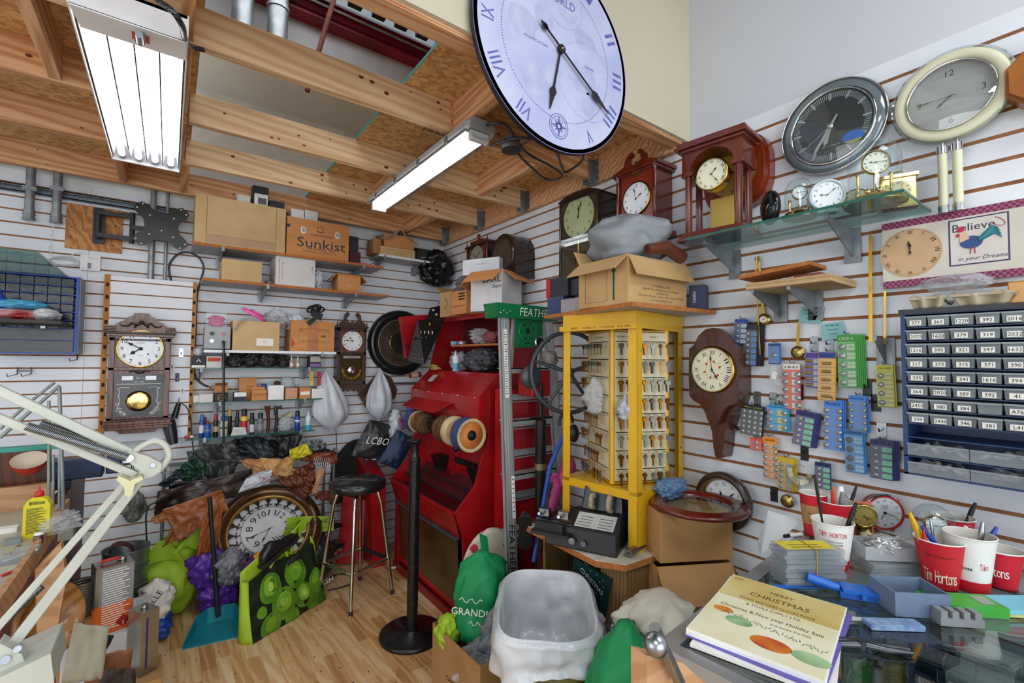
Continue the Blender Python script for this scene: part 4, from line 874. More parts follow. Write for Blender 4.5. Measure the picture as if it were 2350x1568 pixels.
fix_(B(paper).cyl((oy(-.22,443,1003).x,-.21,zf+.013),(oy(-.22,428,1003).x,-.215,zf+.013),.009,.011,n=12).u(redink).cyl((oy(-.22,436,1003).x,-.212,zf+.013),(oy(-.22,424,1003).x,-.217,zf+.013),.0125,.010,n=12),'glue_tube',(oy(-.22,436,1003).x,-.21,zf),'white tube with a red cap lying at the left end of the lowest glass shelf','tube')
# ================================================================ small ornate clock, big dark round clock
def small_clock():
    yb=-.13; cx,z0,w,h=LW(yb,768,716,846,905); d=yb
    T=thing('pendulum_wall_clock','small dark carved pendulum wall clock with a gold leaf painted window','clock',(cx,-.002,z0))
    W=w*.42; wm=M('clock_oak_dark','4a2c1a',.4,c2='2a180d',s=2,k='wood',st=(12,12,1),dist=4,coat=.3); 
    B(wm).box(-W+.01,W-.01,d+.006,0,h*.12,h*.80).bd('case',T,bev=.002)
    b=B(wm)
    for s in(-1,1): b.box(s*(W-.022),s*W,d,d+.02,h*.12,h*.8)
    b.box(-W,W,d,d+.02,h*.48,h*.51).box(-W,W,d,d+.02,h*.76,h*.8).box(-W,W,d,d+.02,h*.12,h*.16); b.bd('door_frame',T,bev=.002)
    b=B(wm).box(-W-.012,W+.012,d-.006,0,h*.1,h*.12); b.prism([(-W*.9,h*.1),(-W*.8,h*.03),(-W*.6,h*.0),(-W*.45,h*.05),(-W*.2,h*.03),(0,h*.06),(W*.2,h*.03),(W*.45,h*.05),(W*.6,0),(W*.8,h*.03),(W*.9,h*.1)],d+.01,d+.03); b.bd('base_moulding',T,bev=.002)
    b=B(wm).box(-W-.014,W+.014,d-.008,0,h*.80,h*.825)
    for s in(-1,1): b.cyl((s*(W+.004),d+.01,h*.825),(s*(W+.004),d+.01,h*.88),.006,.003)
    b.bd('cornice',T,bev=.002)
    b=B(wm)
    for s in(-1,1): b.prism([(s*W*.95,h*.825),(s*W*.9,h*.86),(s*W*.62,h*.9),(s*W*.55,h*.97),(s*W*.35,h),(s*W*.2,h*.97),(s*W*.3,h*.94),(s*W*.42,h*.92),(s*W*.3,h*.875),(s*W*.12,h*.87),(0,h*.85),(0,h*.825)],d+.002,d+.02)
    b.lathe([(0,0),(.01,.006),(.006,.02),(0,.028)],12,(0,d+.01,h*.86)); b.bd('scroll_crest',T,bev=.001)
    R=W*.70; cz=h*.645
    B(M('copper_field','7a4030',.5,c2='4c2418',s=30)).box(-W+.022,W-.022,d+.003,d+.006,h*.51,h*.76).bd('dial_field',T)
    dial(T,(0,cz),R,d+.001,10,46,M('clock_face','e9edf1',.4),ink,'ara',.8,.3,ticks=60,handm=brass,hl=.5,ml=.75,hw=2)
    gl=M('gilt_window','3f2e12',.2,c2='2a1e0c')
    b=B(gl).box(-W+.022,W-.022,d+.003,d+.006,h*.16,h*.48).u(M('gilt_paint','c9961f',.4)); r=random.Random(2)
    for i in range(46):
        a=PI+PI*i/45; x,z=cos(a)*(W*.62)+r.uniform(-.004,.004),h*.3+sin(a)*h*.11+r.uniform(-.004,.004); b.disc(x,z,r.uniform(.002,.005),d+.0022,6,1.6)
    b.u(M('plate_silver','a9abad',.3,.6)).box(-W*.6,W*.6,d+.001,d+.003,h*.435,h*.465).u(ink).text('20 4',.02,0,h*.45,d+.0005); b.bd('pendulum_window',T)
    B(chrome).lathe([(0,-.005),(W*.2,-.004),(W*.34,0),(W*.3,.002)],28,(0,d-.001,h*.29),'y').bd('pendulum_bob',T)
    b=B(wm); 
    for z in(h*.14,h*.785):
        for i in range(26): x=-W+.014+(2*W-.028)*i/25; b.cyl((x,d-.003,z-.006),(x,d-.003,z+.006),.0018,n=6)
    b.bd('beading',T)
small_clock()
p=oy(-.06,925,787); T=thing('round_wall_clock','large round black framed wall clock with bronze dial, half hidden by red machine','clock',(p.x-.01,-.001,p.z))
e=oy(-.06,848,787).x; R=(p.x-.01)-e; fr=M('black_frame','121314',.3,c2='1b1c1e',coat=.3); bz=M('bronze_dial','4d3a2b',.5,c2='33261b',s=12)
B(fr).lathe([(R,0),(R,-.02),(R*.96,-.045),(R*.86,-.055),(R*.76,-.04),(R*.70,-.03),(R*.68,-.01)],56,ax='y').bd('frame',T)
B(M('bead_grey','8f8c84',.4,.5)).tube([(R*.7*cos(t),-.034,R*.7*sin(t)) for t in [i*PI/32 for i in range(64)]],.004,6,True).bd('bead_ring',T)
dial(T,(0,0),R*.68,-.02,10,12,bz,M('old_ink','1d1712',.6),'rom',.78,.26,radial=True,ticks=0,nw=.3,hw=1.3)
B(brass).lathe([(R*.32,-.0),(R*.33,-.004),(R*.34,0)],40,(0,-.022,0),'y',cap=False).u(M('old_ink','1d1712',.6)).disc(0,0,R*.32,-.0215,40).bd('centre_ring',T)
# ================================================================ hanging and heaped things by the left wall
def fixt(b,n,p,l,c,g=None,**k): return tag(fix(b.bd(n,**k),p),l,c,g)
def hangbag(name,label,top,bot,l,r_,y,m,seed,loops=True):
    a=oy(y,*top); b_=oy(y,(l+r_)/2,bot); w=(oy(y,r_,bot-60).x-oy(y,l,bot-60).x)/2; H=a.z-b_.z
    ox=a.x-b_.x
    def fn(u,v):
        t=2*PI*u; z=v; k=(sin(min(1,z/.32)*PI/2) if z<.32 else (1-((z-.32)/.68)**1.7)**1.0*.93+.07)*(.35+.65*min(1,z*6+.2) if z<.1 else 1)
        n_=abs(nz(cos(t)*2.2+seed,sin(t)*2.2,z*1.3)); fold=1+.16*sin(t*7+seed+3*z)*min(1,z*1.6)*(.4+.6*z)-.25*(.5-n_)
        return (b_.x+w*k*cos(t)*fold+ox*z**1.5,y+.6*w*k*sin(t)*fold,b_.z+H*.97*z)
    b=B(m).sheet(fn,56,30,True,True)
    if loops: b.tube([(a.x-.01,y,a.z-.02),(a.x-.004,y+.01,a.z+.005),(a.x+.01,y,a.z-.02)],.005,6)
    return fixt(b,name,(a.x,y,a.z),label,'bag',sol=0)
bagpale=M('carrier_white','c3c8cf',.3,c2='a9aeb7',s=6,bump=-.6,bs=9)
hangbag('carrier_bag','full whitish carrier bag hanging from the upper glass shelf end',(749,848),992,719,805,-.17,bagpale,2)
hangbag('carrier_bag','whitish carrier bag hanging from a hook under the big black round clock',(873,846),968,839,902,-.16,bagpale,5)
p=oy(-.02,873,842); fixt(B(steel).tube([(p.x-.05,-.003,p.z-.01),(p.x+.02,-.003,p.z-.01)],.003,6).tube([(p.x,-.003,p.z),(p.x,-.16,p.z),(p.x+.0,-.165,p.z+.015)],.003,6),'slatwall_hook',(p.x,0,p.z),'steel hook holding the carrier bag under the round black clock','hook')
lb=M('saddle_leather','5a3424',.45,c2='3e2217',s=6,coat=.2)
p=oy(-.06,868,895); b=B(lb)
pts=[oy(-.05,x,y_) for x,y_ in ((872,850),(850,875),(822,905),(838,935),(872,930),(905,915),(911,895),(898,868))]
b.prism([(q.x,q.z) for q in pts],-.06,-.045); b.u(M('tan_handle','9a6434',.5)).tube([(oy(-.07,x,y_).x,-.07,oy(-.07,x,y_).z) for x,y_ in ((842,905),(833,925),(838,934))],.007,6)
fixt(b,'leather_piece',(p.x,-.05,p.z),'brown leather piece fanned out behind the hanging carrier bag','leather',bev=.003)
cable('wall_conduit_line','thin dark ribbed conduit running along the left wall behind the red machine',Y(-.02,(905,880),(960,879),(1000,880)),.006,cabm)
# LCBO bag, blue bag, feather duster and small sacks near the machine
blackbag=M('black_tote','1c1c1f',.32,c2='2b2b30',s=7,bump=-.5,bs=12); navyb=M('navy_tote','24395a',.55,c2='182843',s=7,bump=-.4,bs=12)
P=[oy(-.34,x,y_) for x,y_ in ((849,963),(905,978),(872,1062),(806,1045))]
b=B(blackbag)
def totefn(P,dp,seed,bul=.06):
    def fn(u,v):
        q=P[0]*(1-u)*(1-v)+P[1]*u*(1-v)+P[2]*u*v+P[3]*(1-u)*v
        return q+Vector((0,-bul*sin(PI*u)*sin(PI*v)**.6-.03*abs(nz(u*4+seed,v*4,1)),0))
    return fn
def tote(P,m,seed,bul=.06,dep=.12):
    b=B(m); f1=totefn(P,0,seed,bul); b.sheet(f1,18,18)
    b.sheet(lambda u,v:(lambda q:(q.x,P[0].y+dep*sin(PI*u)**.5*.9,q.z))(f1(1-u,v)),18,18)
    return b
b=tote(P,blackbag,3); c=sum(P,Vector())/4
b.u(paper).at(TR(c.x+.0,c.y-.085,c.z+.01)@RY(.18)).text('LCBO',.075,0,0,0,slant=.25,w=.17).at()
fixt(b,'black_tote_bag',(P[3].x+.1,P[3].y,P[3].z),'black shiny tote bag printed with white capitals beside the red machine','bag')
P=[oy(-.42,x,y_) for x,y_ in ((912,985),(952,1010),(912,1078),(866,1062))]
fixt(tote(P,navyb,8,.05),'blue_bag',(P[3].x+.05,-.42,P[3].z),'dark blue zipped cloth bag leaning on the red box below the black tote','bag')
p=oy(-.38,912,985); fixt(blob(B(bagpale),(p.x-.01,-.36,oy(-.38,912,1020).z),.05,.06,.27,23,.4,3),'plastic_bag',(p.x,-.36,p.z-.15),'crumpled whitish bag beside the pink feather duster','bag')
b=B(M('feather_pink','b84a86',.9,c2='d277a6',s=60)); r=random.Random(8); p=oy(-.44,928,968)
def fluff(b,c,R,n,seed):
    r=random.Random(seed)
    for i in range(n):
        d=Vector((r.gauss(0,1),r.gauss(0,1),r.gauss(0,1))).normalized(); e=d.orthogonal().normalized()*.004; f=d.cross(e).normalized()*.004
        o=Vector(c); q=o+d*R*r.uniform(.7,1.1); b.add([tuple(o+e),tuple(o-e),tuple(q-e*.3+f),tuple(q+f)],[(0,1,2,3)])
    return b
fluff(b,tuple(p),.05,420,1); fluff(b.u(M('feather_grey','9a9296',.9)),(p.x+.055,p.y,p.z-.01),.042,300,2)
fixt(b,'feather_duster',tuple(p),'fluffy pink and grey duster head in front of the royal blue bag','duster')
rb=M('royal_bag','3c55c8',.35,c2='2a3d9c',s=9,bump=-.5,bs=16); p=oy(-.43,948,950)
fixt(blob(B(rb),(p.x,-.4,p.z-.14),.045,.05,.24,29,.4,3),'plastic_bag',(p.x,-.4,p.z-.1),'royal blue plastic bag stuffed beside the red machine hood','bag')
# big ornate clock leaning on the leather shelf
oc=oy(-.38,617,1219); T=thing('ornate_round_clock','very large bronze framed clock with scrollwork leaning on the floor below the leather pile','clock',oc)
T.rotation_euler=(-rad(44),0,rad(-6)); R=.33
br=M('bronze_frame','6b4626',.3,c2='3a2413',s=4,m=.55,coat=.3); gf=M('gilt_line','b48a4e',.35,.6)
B(br).lathe([(R,.03),(R,-.01),(R*.97,-.035),(R*.88,-.06),(R*.78,-.048),(R*.735,-.02)],64,ax='y',cap=False).u(gf).lathe([(R*.985,-.026),(R*.975,-.034),(R*.965,-.036)],64,ax='y',cap=False).lathe([(R*.745,-.024),(R*.72,-.034),(R*.70,-.022),(R*.685,-.0)],64,ax='y',cap=False).bd('frame',T)
B(M('back_white','c6c8c6',.7)).disc(0,0,R*.70,.004,56).bd('backing',T)
sc=M('scroll_iron','1c1a1a',.5); b=B(sc)
for k in range(20):
    a=2*PI*k/20
    for s in(-1,1):
        pts=[]
        for i in range(15):
            t=i/14*4.2; q=.036*math.exp(-.45*t); rr=R*.585+q*cos(t)*.9; aa=a+s*(.085-q*sin(t)/ (R*.6)*1.0)
            pts.append((rr*cos(aa),-.006,rr*sin(aa)))
        b.tube(pts,.0032,5)
    b.tube([(R*.5*cos(a),-.006,R*.5*sin(a)),(R*.56*cos(a+.05),-.006,R*.56*sin(a+.05)),(R*.64*cos(a-.04),-.006,R*.64*sin(a-.04)),(R*.68*cos(a),-.006,R*.68*sin(a))],.0035,5)
    b.tube([(R*.66*cos(a)+.012*cos(t),-.006,R*.66*sin(a)+.012*sin(t)) for t in [i*.8 for i in range(8)]],.0028,4,True)
b.bd('scrollwork',T)
pale=M('aged_dial','c6c7c6',.6,c2='b3b4b4',s=5)
B(pale).lathe([(R*.47,-.022),(R*.49,-.02),(R*.49,.0)],56,ax='y',cap=False).bd('dial_rim',T)
dial(T,(0,0),R*.475,-.024,5,35,pale,M('dial_ink','202022',.6),'ara',.74,.38,radial=True,ticks=0,nw=.3,rot0=rad(-40),hl=.62,ml=.82,hw=.8)
# metal shelf unit heaped with leather
rackm=M('rack_metal','8f9290',.4,.6,c2='6e706f'); T=thing('shelf_rack','low metal wire rack under the heaped leather hides','rack',(oy(-.2,560,1100).x,-.16,0))
ox=T.location.x; zt=oy(-.3,560,1050).z
for x in(oy(-.3,372,1200).x-ox,oy(-.3,764,1200).x-ox):
    for y_ in(-.13,.13): B(rackm).cyl((x,y_,0),(x,y_,zt),.009,n=10).bd('post',T)
xa=oy(-.3,372,1200).x-ox; xb=oy(-.3,764,1200).x-ox
for z in(.12,zt-.05):
    b=B(rackm).box(xa,xb,-.135,-.13,z-.01,z+.01).box(xa,xb,.13,.135,z-.01,z+.01)
    for i in range(30): x=xa+(xb-xa)*i/29; b.cyl((x,-.13,z),(x,.13,z),.0025,n=5)
    b.bd('wire_shelf',T)
def hide(label,pts,y,col,c2,seed,wr=.03,jag=.1,sag=0,back=.0,name='leather_hide',fr=6,r_=.5,curl=0,ys=None,nu=26,nv=18):
    ys=ys or [y]*4; P=[oy(yy,a,b_) for (a,b_),yy in zip(pts,ys)]
    c_=sum(P,Vector())/4; P=[c_+(q-c_)*1.22 for q in P]; jag*=.5; fr*=.7
    m=M('hide_'+col,col,r_,c2=c2,s=5,bump=.3,bs=60,coat=.15)
    b=drape(B(m),P,wr,seed,fr,nu,nv,sag,jag,curl); return fixt(b,name,tuple(sum(P,Vector())/4),label,'leather','leather hides heaped on the rack',sol=.003)
hide('dark grey leather hide lying across the upper left of the heap',[(440,1040),(530,1018),(545,1060),(455,1095)],-.34,'2e3134','1b1d1f',1,.04,.05)
hide('greenish black leather sheet hanging below the dark grey hide',[(455,1062),(540,1060),(520,1118),(470,1090)],-.36,'2b312e','1d2220',2,.03,.1)
hide('dark green suede with folds at the left end of the heap',[(405,1085),(448,1050),(480,1085),(430,1105)],-.37,'14402f','0c2a1f',3,.05,.12,fr=8)
hide('dark teal rolled strip of leather pointing left out of the heap',[(366,1112),(405,1085),(412,1096),(385,1116)],-.39,'1d2b35','121c24',4,.03,.1)
hide('near black leather coat piece heaped along the top under the glass shelf',[(552,1010),(665,1000),(672,1048),(560,1045)],-.33,'181c20','0f1215',5,.06,.1,fr=9)
hide('dark navy leather flap draped over the tan strip',[(560,1015),(600,1012),(625,1040),(603,1072)],-.38,'1b2630','111a22',6,.04,.05)
hide('black leather hide hanging at the upper right of the heap',[(640,1008),(690,1002),(672,1042),(650,1040)],-.35,'26282a','151617',7,.03,.1)
hide('tan suede strap piece lying across the middle of the heap',[(562,1060),(660,1055),(668,1085),(600,1095)],-.40,'b88657','9a6c40',8,.05,.16,fr=10,r_=.8)
hide('pale tan suede offcut hanging right of the black leather',[(605,1055),(668,1062),(660,1090),(618,1088)],-.415,'c0935f','a87b4a',9,.03,.14,r_=.8)
hide('dark brown leather roll running to the left below the black hides',[(383,1128),(560,1085),(560,1130),(375,1178)],-.42,'33221f','1f1413',10,.05,.06,fr=5)
hide('black glossy sheet behind the dark brown leather roll',[(398,1113),(485,1102),(500,1130),(398,1135)],-.40,'10131a','0b0d12',11,.01,0,r_=.2)
hide('large orange tan leather hide spread over the left of the heap',[(388,1172),(500,1132),(512,1170),(418,1233)],-.47,'9c5a2e','7d441f',12,.04,.07,fr=5)
hide('orange brown leather tongue hanging down left of the ornate clock',[(470,1190),(508,1165),(492,1255),(455,1268)],-.50,'a35c2c','87481d',13,.03,.06)
hide('torn orange leather scrap with a curled edge at far left of the heap',[(352,1190),(400,1165),(412,1185),(360,1200)],-.45,'a8703e','8c5526',14,.02,.1)
hide('notched orange leather offcut hanging below the big tan hide',[(402,1200),(430,1190),(440,1215),(382,1248)],-.46,'9b5c2b','7e451c',15,.03,.16)
hide('russet leather cloth crumpled behind the top of the ornate clock',[(640,1100),(715,1068),(722,1110),(700,1140)],-.40,'6e3a26','532818',16,.06,.1,fr=11)
hide('rust brown leather sheet on top at the right end of the heap',[(690,1045),(765,1040),(768,1062),(700,1058)],-.36,'7a3b1f','5c2a14',17,.03,.1)
hide('dark brown crinkled scrap above the rust brown sheet',[(725,1025),(762,1035),(755,1048),(720,1042)],-.34,'30221f','1d1413',18,.03,.15)
hide('grey green cloth scrap bunched near the right top of the heap',[(695,1015),(735,1010),(740,1028),(708,1036)],-.35,'76807f','5c6665',19,.05,.1,fr=10,r_=.8)
hide('bright yellow cloth crumpled on top of the heap',[(668,1035),(700,1022),(712,1040),(670,1058)],-.38,'d3c52a','aba012',20,.03,.14,fr=9,r_=.7)
hide('red brown leather square at the right below the insole',[(722,1130),(760,1128),(765,1150),(728,1145)],-.38,'6a3328','4f2219',21,.02,.06)
sole=M('insole','b98365',.7,c2='a87052'); q0=oy(-.43,730,1103)
b=B(sole); outl=[(-.028,-.10),(-.02,-.115),(0,-.12),(.02,-.11),(.026,-.085),(.018,-.04),(.022,.01),(.034,.06),(.03,.095),(.012,.118),(-.012,.115),(-.03,.085),(-.03,.04),(-.018,-.01),(-.022,-.05)]
b.at(TR(*q0)@RY(.25)).prism([(x*.75,z*.75) for x,z in outl],0,.006).u(M('thong','d7b494',.6)).tube([(-.01,-.004,-.02),(0,-.012,.01),(.014,-.004,-.01)],.0035,5).tube([(0,-.01,.01),(.0,-.006,.05)],.003,5).at()
fixt(b,'leather_sandal',tuple(q0),'tan sandal sole propped upright at the right of the leather heap','shoe',bev=.001)
b=B(M('slot_rack','c4c6c6',.4,.4)); 
for i in range(8):
    a=oy(-.38,722+i*4.5,1052); b.tube([tuple(a),(a.x+.01,a.y,a.z-.05),(a.x+.012,a.y-.01,a.z-.09)],.003,5)
fixt(b,'wire_grid',tuple(oy(-.38,738,1065)),'small pale wire grid sticking out above the tan sandal','grid')
p=oy(-.42,592,1110); fixt(tote([oy(-.45,x,y_) for x,y_ in ((565,1098),(625,1078),(618,1110),(545,1132))],bagpale,13,.03,.05).u(redink).at(TR(*oy(-.50,606,1098))@RY(.5)).text('family',.03,0,0,0,slant=.3).at(),'plastic_bag',tuple(p),'whitish plastic bag with red script squeezed above the ornate clock','bag')
# shoes on the right of the pile
def shoe(label,px_,py_,y,rz,col,name='work_shoe',sc=1.0,tilt=0,cat='shoe'):
    p=oy(y,px_,py_); T=thing(name,label,cat,p,rz); T.scale=(sc,)*3; T.rotation_euler=(0,tilt,rz)
    m=M('shoe_'+col,col,.35,c2='0c0c0d',s=6,bump=-.3,bs=14,coat=.2)
    def fn(u,v):
        t=2*PI*u; x=-.13+.27*v; k=sin(PI*min(max(v,.001),.999))**.35; wy=.045*k*(1.05 if v>.6 else .85); hz=(.10 if v<.35 else .10-.055*min(1,(v-.35)/.3))*k
        return (x,wy*cos(t),.012+max(0,hz*(.5+.5*sin(t)))+.004*nz(u*6,v*6,px_))
    B(m).sheet(fn,22,24,True,True).bd('upper',T)
    B(M('sole_black','1d1b19',.7)).plate([(-.135,-.03),(-.1,-.042),(0,-.036),(.09,-.05),(.135,-.03),(.145,0),(.135,.03),(.09,.05),(0,.036),(-.1,.042),(-.135,.03),(-.14,0)],0,.02).bd('sole',T,bev=.003)
    b=B(ink)
    for i in range(4): b.tube([(-.01+.022*i,-.025,.098-.012*i),(-.005+.022*i,0,.106-.013*i),(.004+.022*i,.025,.098-.012*i)],.0025,5)
    b.bd('laces',T); return T
shoe('dark blue shoe with a tan sole behind the stool leg',766,1262,-.30,.6,'1e2a3c',sc=.7)
shoe('black patent shoe on the rack right of the ornate clock',760,1215,-.28,.4,'141416',sc=.65)
shoe('black wrinkled boot lying sideways on the ornate clock dial',640,1268,-.72,.55,'1b1c1e','ankle_boot',1.0,-.35,'boot')
shoe('black boot standing behind the lime printed bag',655,1318,-.66,-.9,'161719','ankle_boot',1.05,-.9,'boot')
# black board by the stool
P=[oy(-.08,x,y_) for x,y_ in ((758,1108),(762,1070),(778,1040),(793,1022),(808,1012),(822,1008),(830,1060),(835,1160),(760,1160))]
fixt(B(M('felt_black','1c1d20',.9)).prism([(q.x,q.z) for q in P],-.09,-.07),'black_felt_board',tuple(P[-1]),'black felt covered board standing by the wall behind the stool','board')
cable('black_wall_cable','thin black cable running down the left wall behind the stool',Y(-.12,(771,985),(773,1030),(778,1080),(783,1130),(786,1200),(788,1300)),.003,black)
cable('floor_cable','black cable looping on the floor behind the stool',[(-1.12,-.42,.006),(-1.0,-.36,.006),(-.93,-.44,.006),(-.98,-.56,.006),(-1.12,-.56,.006)],.005,black)
cable('looped_black_cable','black cable looped in the air left of the orange hides',Y(-.36,(397,1300),(345,1268),(335,1200),(340,1165),(355,1155),(369,1158),(366,1180)),.0042,black)
# ================================================================ bags and floor things
lime=M('lime_cloth','9fbf2a',.6,c2='87a81c',s=5,bump=-.4,bs=9); limed=M('lime_dark','86a51e',.6,c2='6f8c14',s=5); purple=M('purple_plastic','5b2f9a',.25,c2='41207a',s=9,bump=-.8,bs=16); greyp=M('grey_plastic','70737a',.28,c2='56585f',s=9,bump=-.8,bs=16)
p=oz(0,385,1437); b=blob(B(lime),(p.x,p.y+.16,0),.20,.16,.47,41,.2,1.6,neck=.35)
b.sheet(lambda u,v:(p.x+.03+.16*u-.02*v,p.y+.02+.05*sin(PI*u),.40+.20*(u**1.5)*v+.02*sin(7*u)),12,8).sheet(lambda u,v:(p.x-.14+.2*u,p.y+.0+.06*sin(PI*u),.36+.12*v*sin(PI*u)),12,8)
b.u(ink).at(TR(p.x+.155,p.y+.03,.33)@RZ(.6)@RY(-1.2)).text('FRESH',.05,0,0,0,slant=.2).at()
fixt(b,'reusable_bag',(p.x,p.y+.15,0),'plump plain lime green bag on the floor, leftmost of the green bags','bag')
p=oz(0,490,1425); fixt(blob(B(purple),(p.x+.03,p.y+.06,0),.12,.09,.22,43,.3,2.6),'plastic_bag',(p.x,p.y,0),'shiny purple bag on the floor behind the dustpan handle','bag')
fixt(blob(B(purple),(p.x-.035,p.y+.08,.17),.10,.08,.27,47,.3,2.4,neck=.3,lean=(.0,0)),'plastic_bag',(p.x-.04,p.y,.17),'upright purple bag with a twisted neck beside the lime green bag','bag')
q=oy(-.62,530,1345); fixt(blob(B(greyp),(q.x,-.56,q.z-.02),.10,.08,.23,45,.35,2.8,neck=.3),'plastic_bag',(q.x,-.56,q.z),'crumpled grey bag heaped in front of the ornate clock','bag')
q=oy(-.7,585,1320); b=blob(B(M('purple_print','6c2a8a',.35,c2='4b1a66',bump=-.4)),(q.x,-.68,q.z-.04),.06,.06,.16,49,.3,2.5,lean=(.03,0))
b.u(M('orange_print','d8921c',.4)).at(TR(q.x+.03,-.745,q.z+.11)@RY(-.5)).rbox(-.035,.045,-.004,.004,-.03,.04,.01).u(ink)
b.prism([(-.03,-.028),(-.028,-.005),(-.015,.0),(-.012,.02),(-.002,.005),(.01,.028),(.018,.006),(.035,.012),(.03,-.012),(.04,-.028)],-.0055,-.004).at()
fixt(b,'treat_bag',(q.x,-.68,q.z),'small purple and orange printed treat bag beside the grey plastic bag','bag')
# lime printed bag (front)
A=oz(0,566,1484); Bp=oz(0,737,1380); ax=(Bp-A); ax.z=0; Wd=ax.length; rz=math.atan2(ax.y,ax.x); H_=.40
T=thing('printed_lime_bag','open lime green bag printed with a photo of limes, nearest bag on the floor','bag',(A+Bp)/2+Vector((.03,0,0)),rz)
dk=M('lime_photo_bg','182614',.35,c2='0e170c',s=8); fr_=M('lime_fruit','5d8f22',.3,c2='2f5a14',s=7,coat=.3); 
def front(u,v):
    x=-Wd/2+Wd*u; h=(.30+.05*sin(PI*u)+.10*max(0,u-.75)*4*(1-abs(u-.9)*5 if abs(u-.9)<.2 else 0)); return (x*(1-.12*v),.0-.02*sin(PI*u)*sin(PI*v)+.09*v+.015*nz(u*5,v*5,2),h*v)
b=B(dk).sheet(front,24,14); b.u(fr_); 
for (u,v,rr) in ((.25,.68,.075),(.62,.72,.085),(.40,.34,.085),(.68,.32,.07),(.9,.42,.06),(.22,.12,.07),(.85,.12,.07),(.5,.06,.05),(.12,.4,.03)):
    c=Vector(front(u,v)); m=20
    vs=[tuple(c+Vector((0,-.006,0)))]; 
    for i in range(m):
        a=2*PI*i/m; uu=min(max(u+rr/Wd*cos(a),.01),.99); vv=min(max(v+rr/.33*sin(a),.01),.99); q=Vector(front(uu,vv)); vs.append((q.x,q.y-.003,q.z))
    b.add(vs,[(0,i+1,(i+1)%m+1) for i in range(m)],True)
for s_,cl in((.62,'7fae32'),(.3,'a9cf57')):
    b.u(M('lime_lt'+cl,cl,.3,c2='4f8020',s=14,lo=.3,hi=.8))
    for (u,v,rr) in ((.25,.70,.075),(.62,.74,.085),(.40,.37,.085),(.68,.35,.07),(.9,.44,.05),(.22,.14,.06)):
        c=[]
        for i in range(14): a=2*PI*i/14; q=Vector(front(min(max(u-.01+rr*s_/Wd*cos(a),.01),.99),min(max(v+.02+rr*s_/.33*sin(a),.01),.99))); c.append((q.x,q.y-.0065-(1-s_)*.003,q.z))
        b.add(c,[tuple(range(14))],True)
b.bd('printed_front',T)
b=B(lime).sheet(lambda u,v:(-Wd/2*(1-.12*v)-.006*sin(3*v)-.03*sin(PI*u),(.09*v)*(1-u)+.12*u,.30*v+.03*u*v),10,12)
b.sheet(lambda u,v:(Wd/2*(1-.12*v)+.02*sin(PI*u),(.09*v)*(1-u)+.12*u,.30*v+.10*u*v),10,12)
b.sheet(lambda u,v:(-Wd/2+Wd*u*.98,.12-.01*sin(9*u)*v,(.36+.06*sin(5*u))*v),16,12)
b.bd('bag_sides',T,sol=.002)
b=B(lime).tube([(-.10,.1,.30),(-.06,.08,.39),(.0,.08,.40),(.04,.1,.33)],.011,6); b.bd('handle',T)
b=B(lime).tube([(.08,.12,.33),(.12,.14,.46),(.17,.16,.50),(.2,.18,.38)],.012,6); b.bd('handle',T)
# black and lime bag behind
q=oz(0,705,1352); b=blob(B(M('melon_print','1a1d1c',.25,c2='2c3230',s=10,bump=-.7,bs=22)),(q.x+.01,q.y+.04,0),.17,.12,.36,53,.12,1.5)
b.u(lime).sheet(lambda u,v:(q.x-.14+.30*u,q.y+.0+.02*sin(4*u),.36+.14*v*(1-.3*u)),12,6).sheet(lambda u,v:(q.x-.15+.05*u-.02*v,q.y-.07+.02*u,.02+.42*v),6,10)
b.u(ink).at(TR(q.x+.075,q.y-.02,.44)).text('FRESHCO',.045,0,0,-.004,slant=.25).text('Lower food prices',.014,.02,-.04,-.004).at()
b.u(paper).at(TR(q.x+.08,q.y-.105,.06)@RY(-.25)).text('FRESH',.045,0,0,0,slant=.2).at()
fixt(b,'reusable_bag',(q.x,q.y+.03,0),'black and lime green shopping bag with FRESHCO band behind the stool leg','bag')
# white and blue bag
q=oz(0,352,1482); b=blob(B(paper),(q.x,q.y+.07,0.09),.085,.09,.24,57,.25,2,neck=.2); b.u(M('bag_blue','2350a8',.4)); blob(b,(q.x,q.y+.07,0),.09,.095,.13,58,.2,2)
b.u(navy).at(TR(q.x-.01,q.y-.03,.25)@RY(-.9)).text('KELLE',.045,0,0,0).at()
fixt(b,'shopping_bag',(q.x,q.y+.06,0),'white and blue plastic bag slumped behind the tall silver can','bag')
# dustpan
A=oz(0,420,1492); Bq=oz(0,545,1464); ax=Bq-A; T=thing('dustpan','teal plastic dustpan with a long upright black handle','dustpan',(A+Bq)/2,math.atan2(ax.y,ax.x)); W=ax.length/2
tl=M('teal_plastic','1f8390',.35,c2='187280'); tlm=tl
pl=[(-W,0),(W,0),(W*.96,.16),(W*.72,.215),(W*.3,.225),(-W*.35,.215),(-W*.72,.16)]
b=B(tl).plate([(x,y_) for x,y_ in pl],0.0005,.006)
for i in range(len(pl)):
    if i==0: continue
    a,c=pl[i],pl[(i+1)%len(pl)]; h0=.02+.075*min(1,a[1]/.2); h1=.02+.075*min(1,c[1]/.2)
    b.add([(a[0],a[1],.0),(c[0],c[1],.0),(c[0]*1.03,c[1]*1.02,h1),(a[0]*1.03,a[1]*1.02,h0)],[(0,1,2,3)])
b.bd('pan',T,sol=.004)
top=oy((A.y+Bq.y)/2+.19,481,1142)-T.location; rot=Matrix.Rotation(-T.rotation_euler.z,3,'Z'); tp=rot@top
B(black).tube([(W*.1,.19,.05),tuple(Vector((W*.1,.19,.05)).lerp(tp,.5)),tuple(tp)],[.014,.0125,.012],12).bd('handle',T)
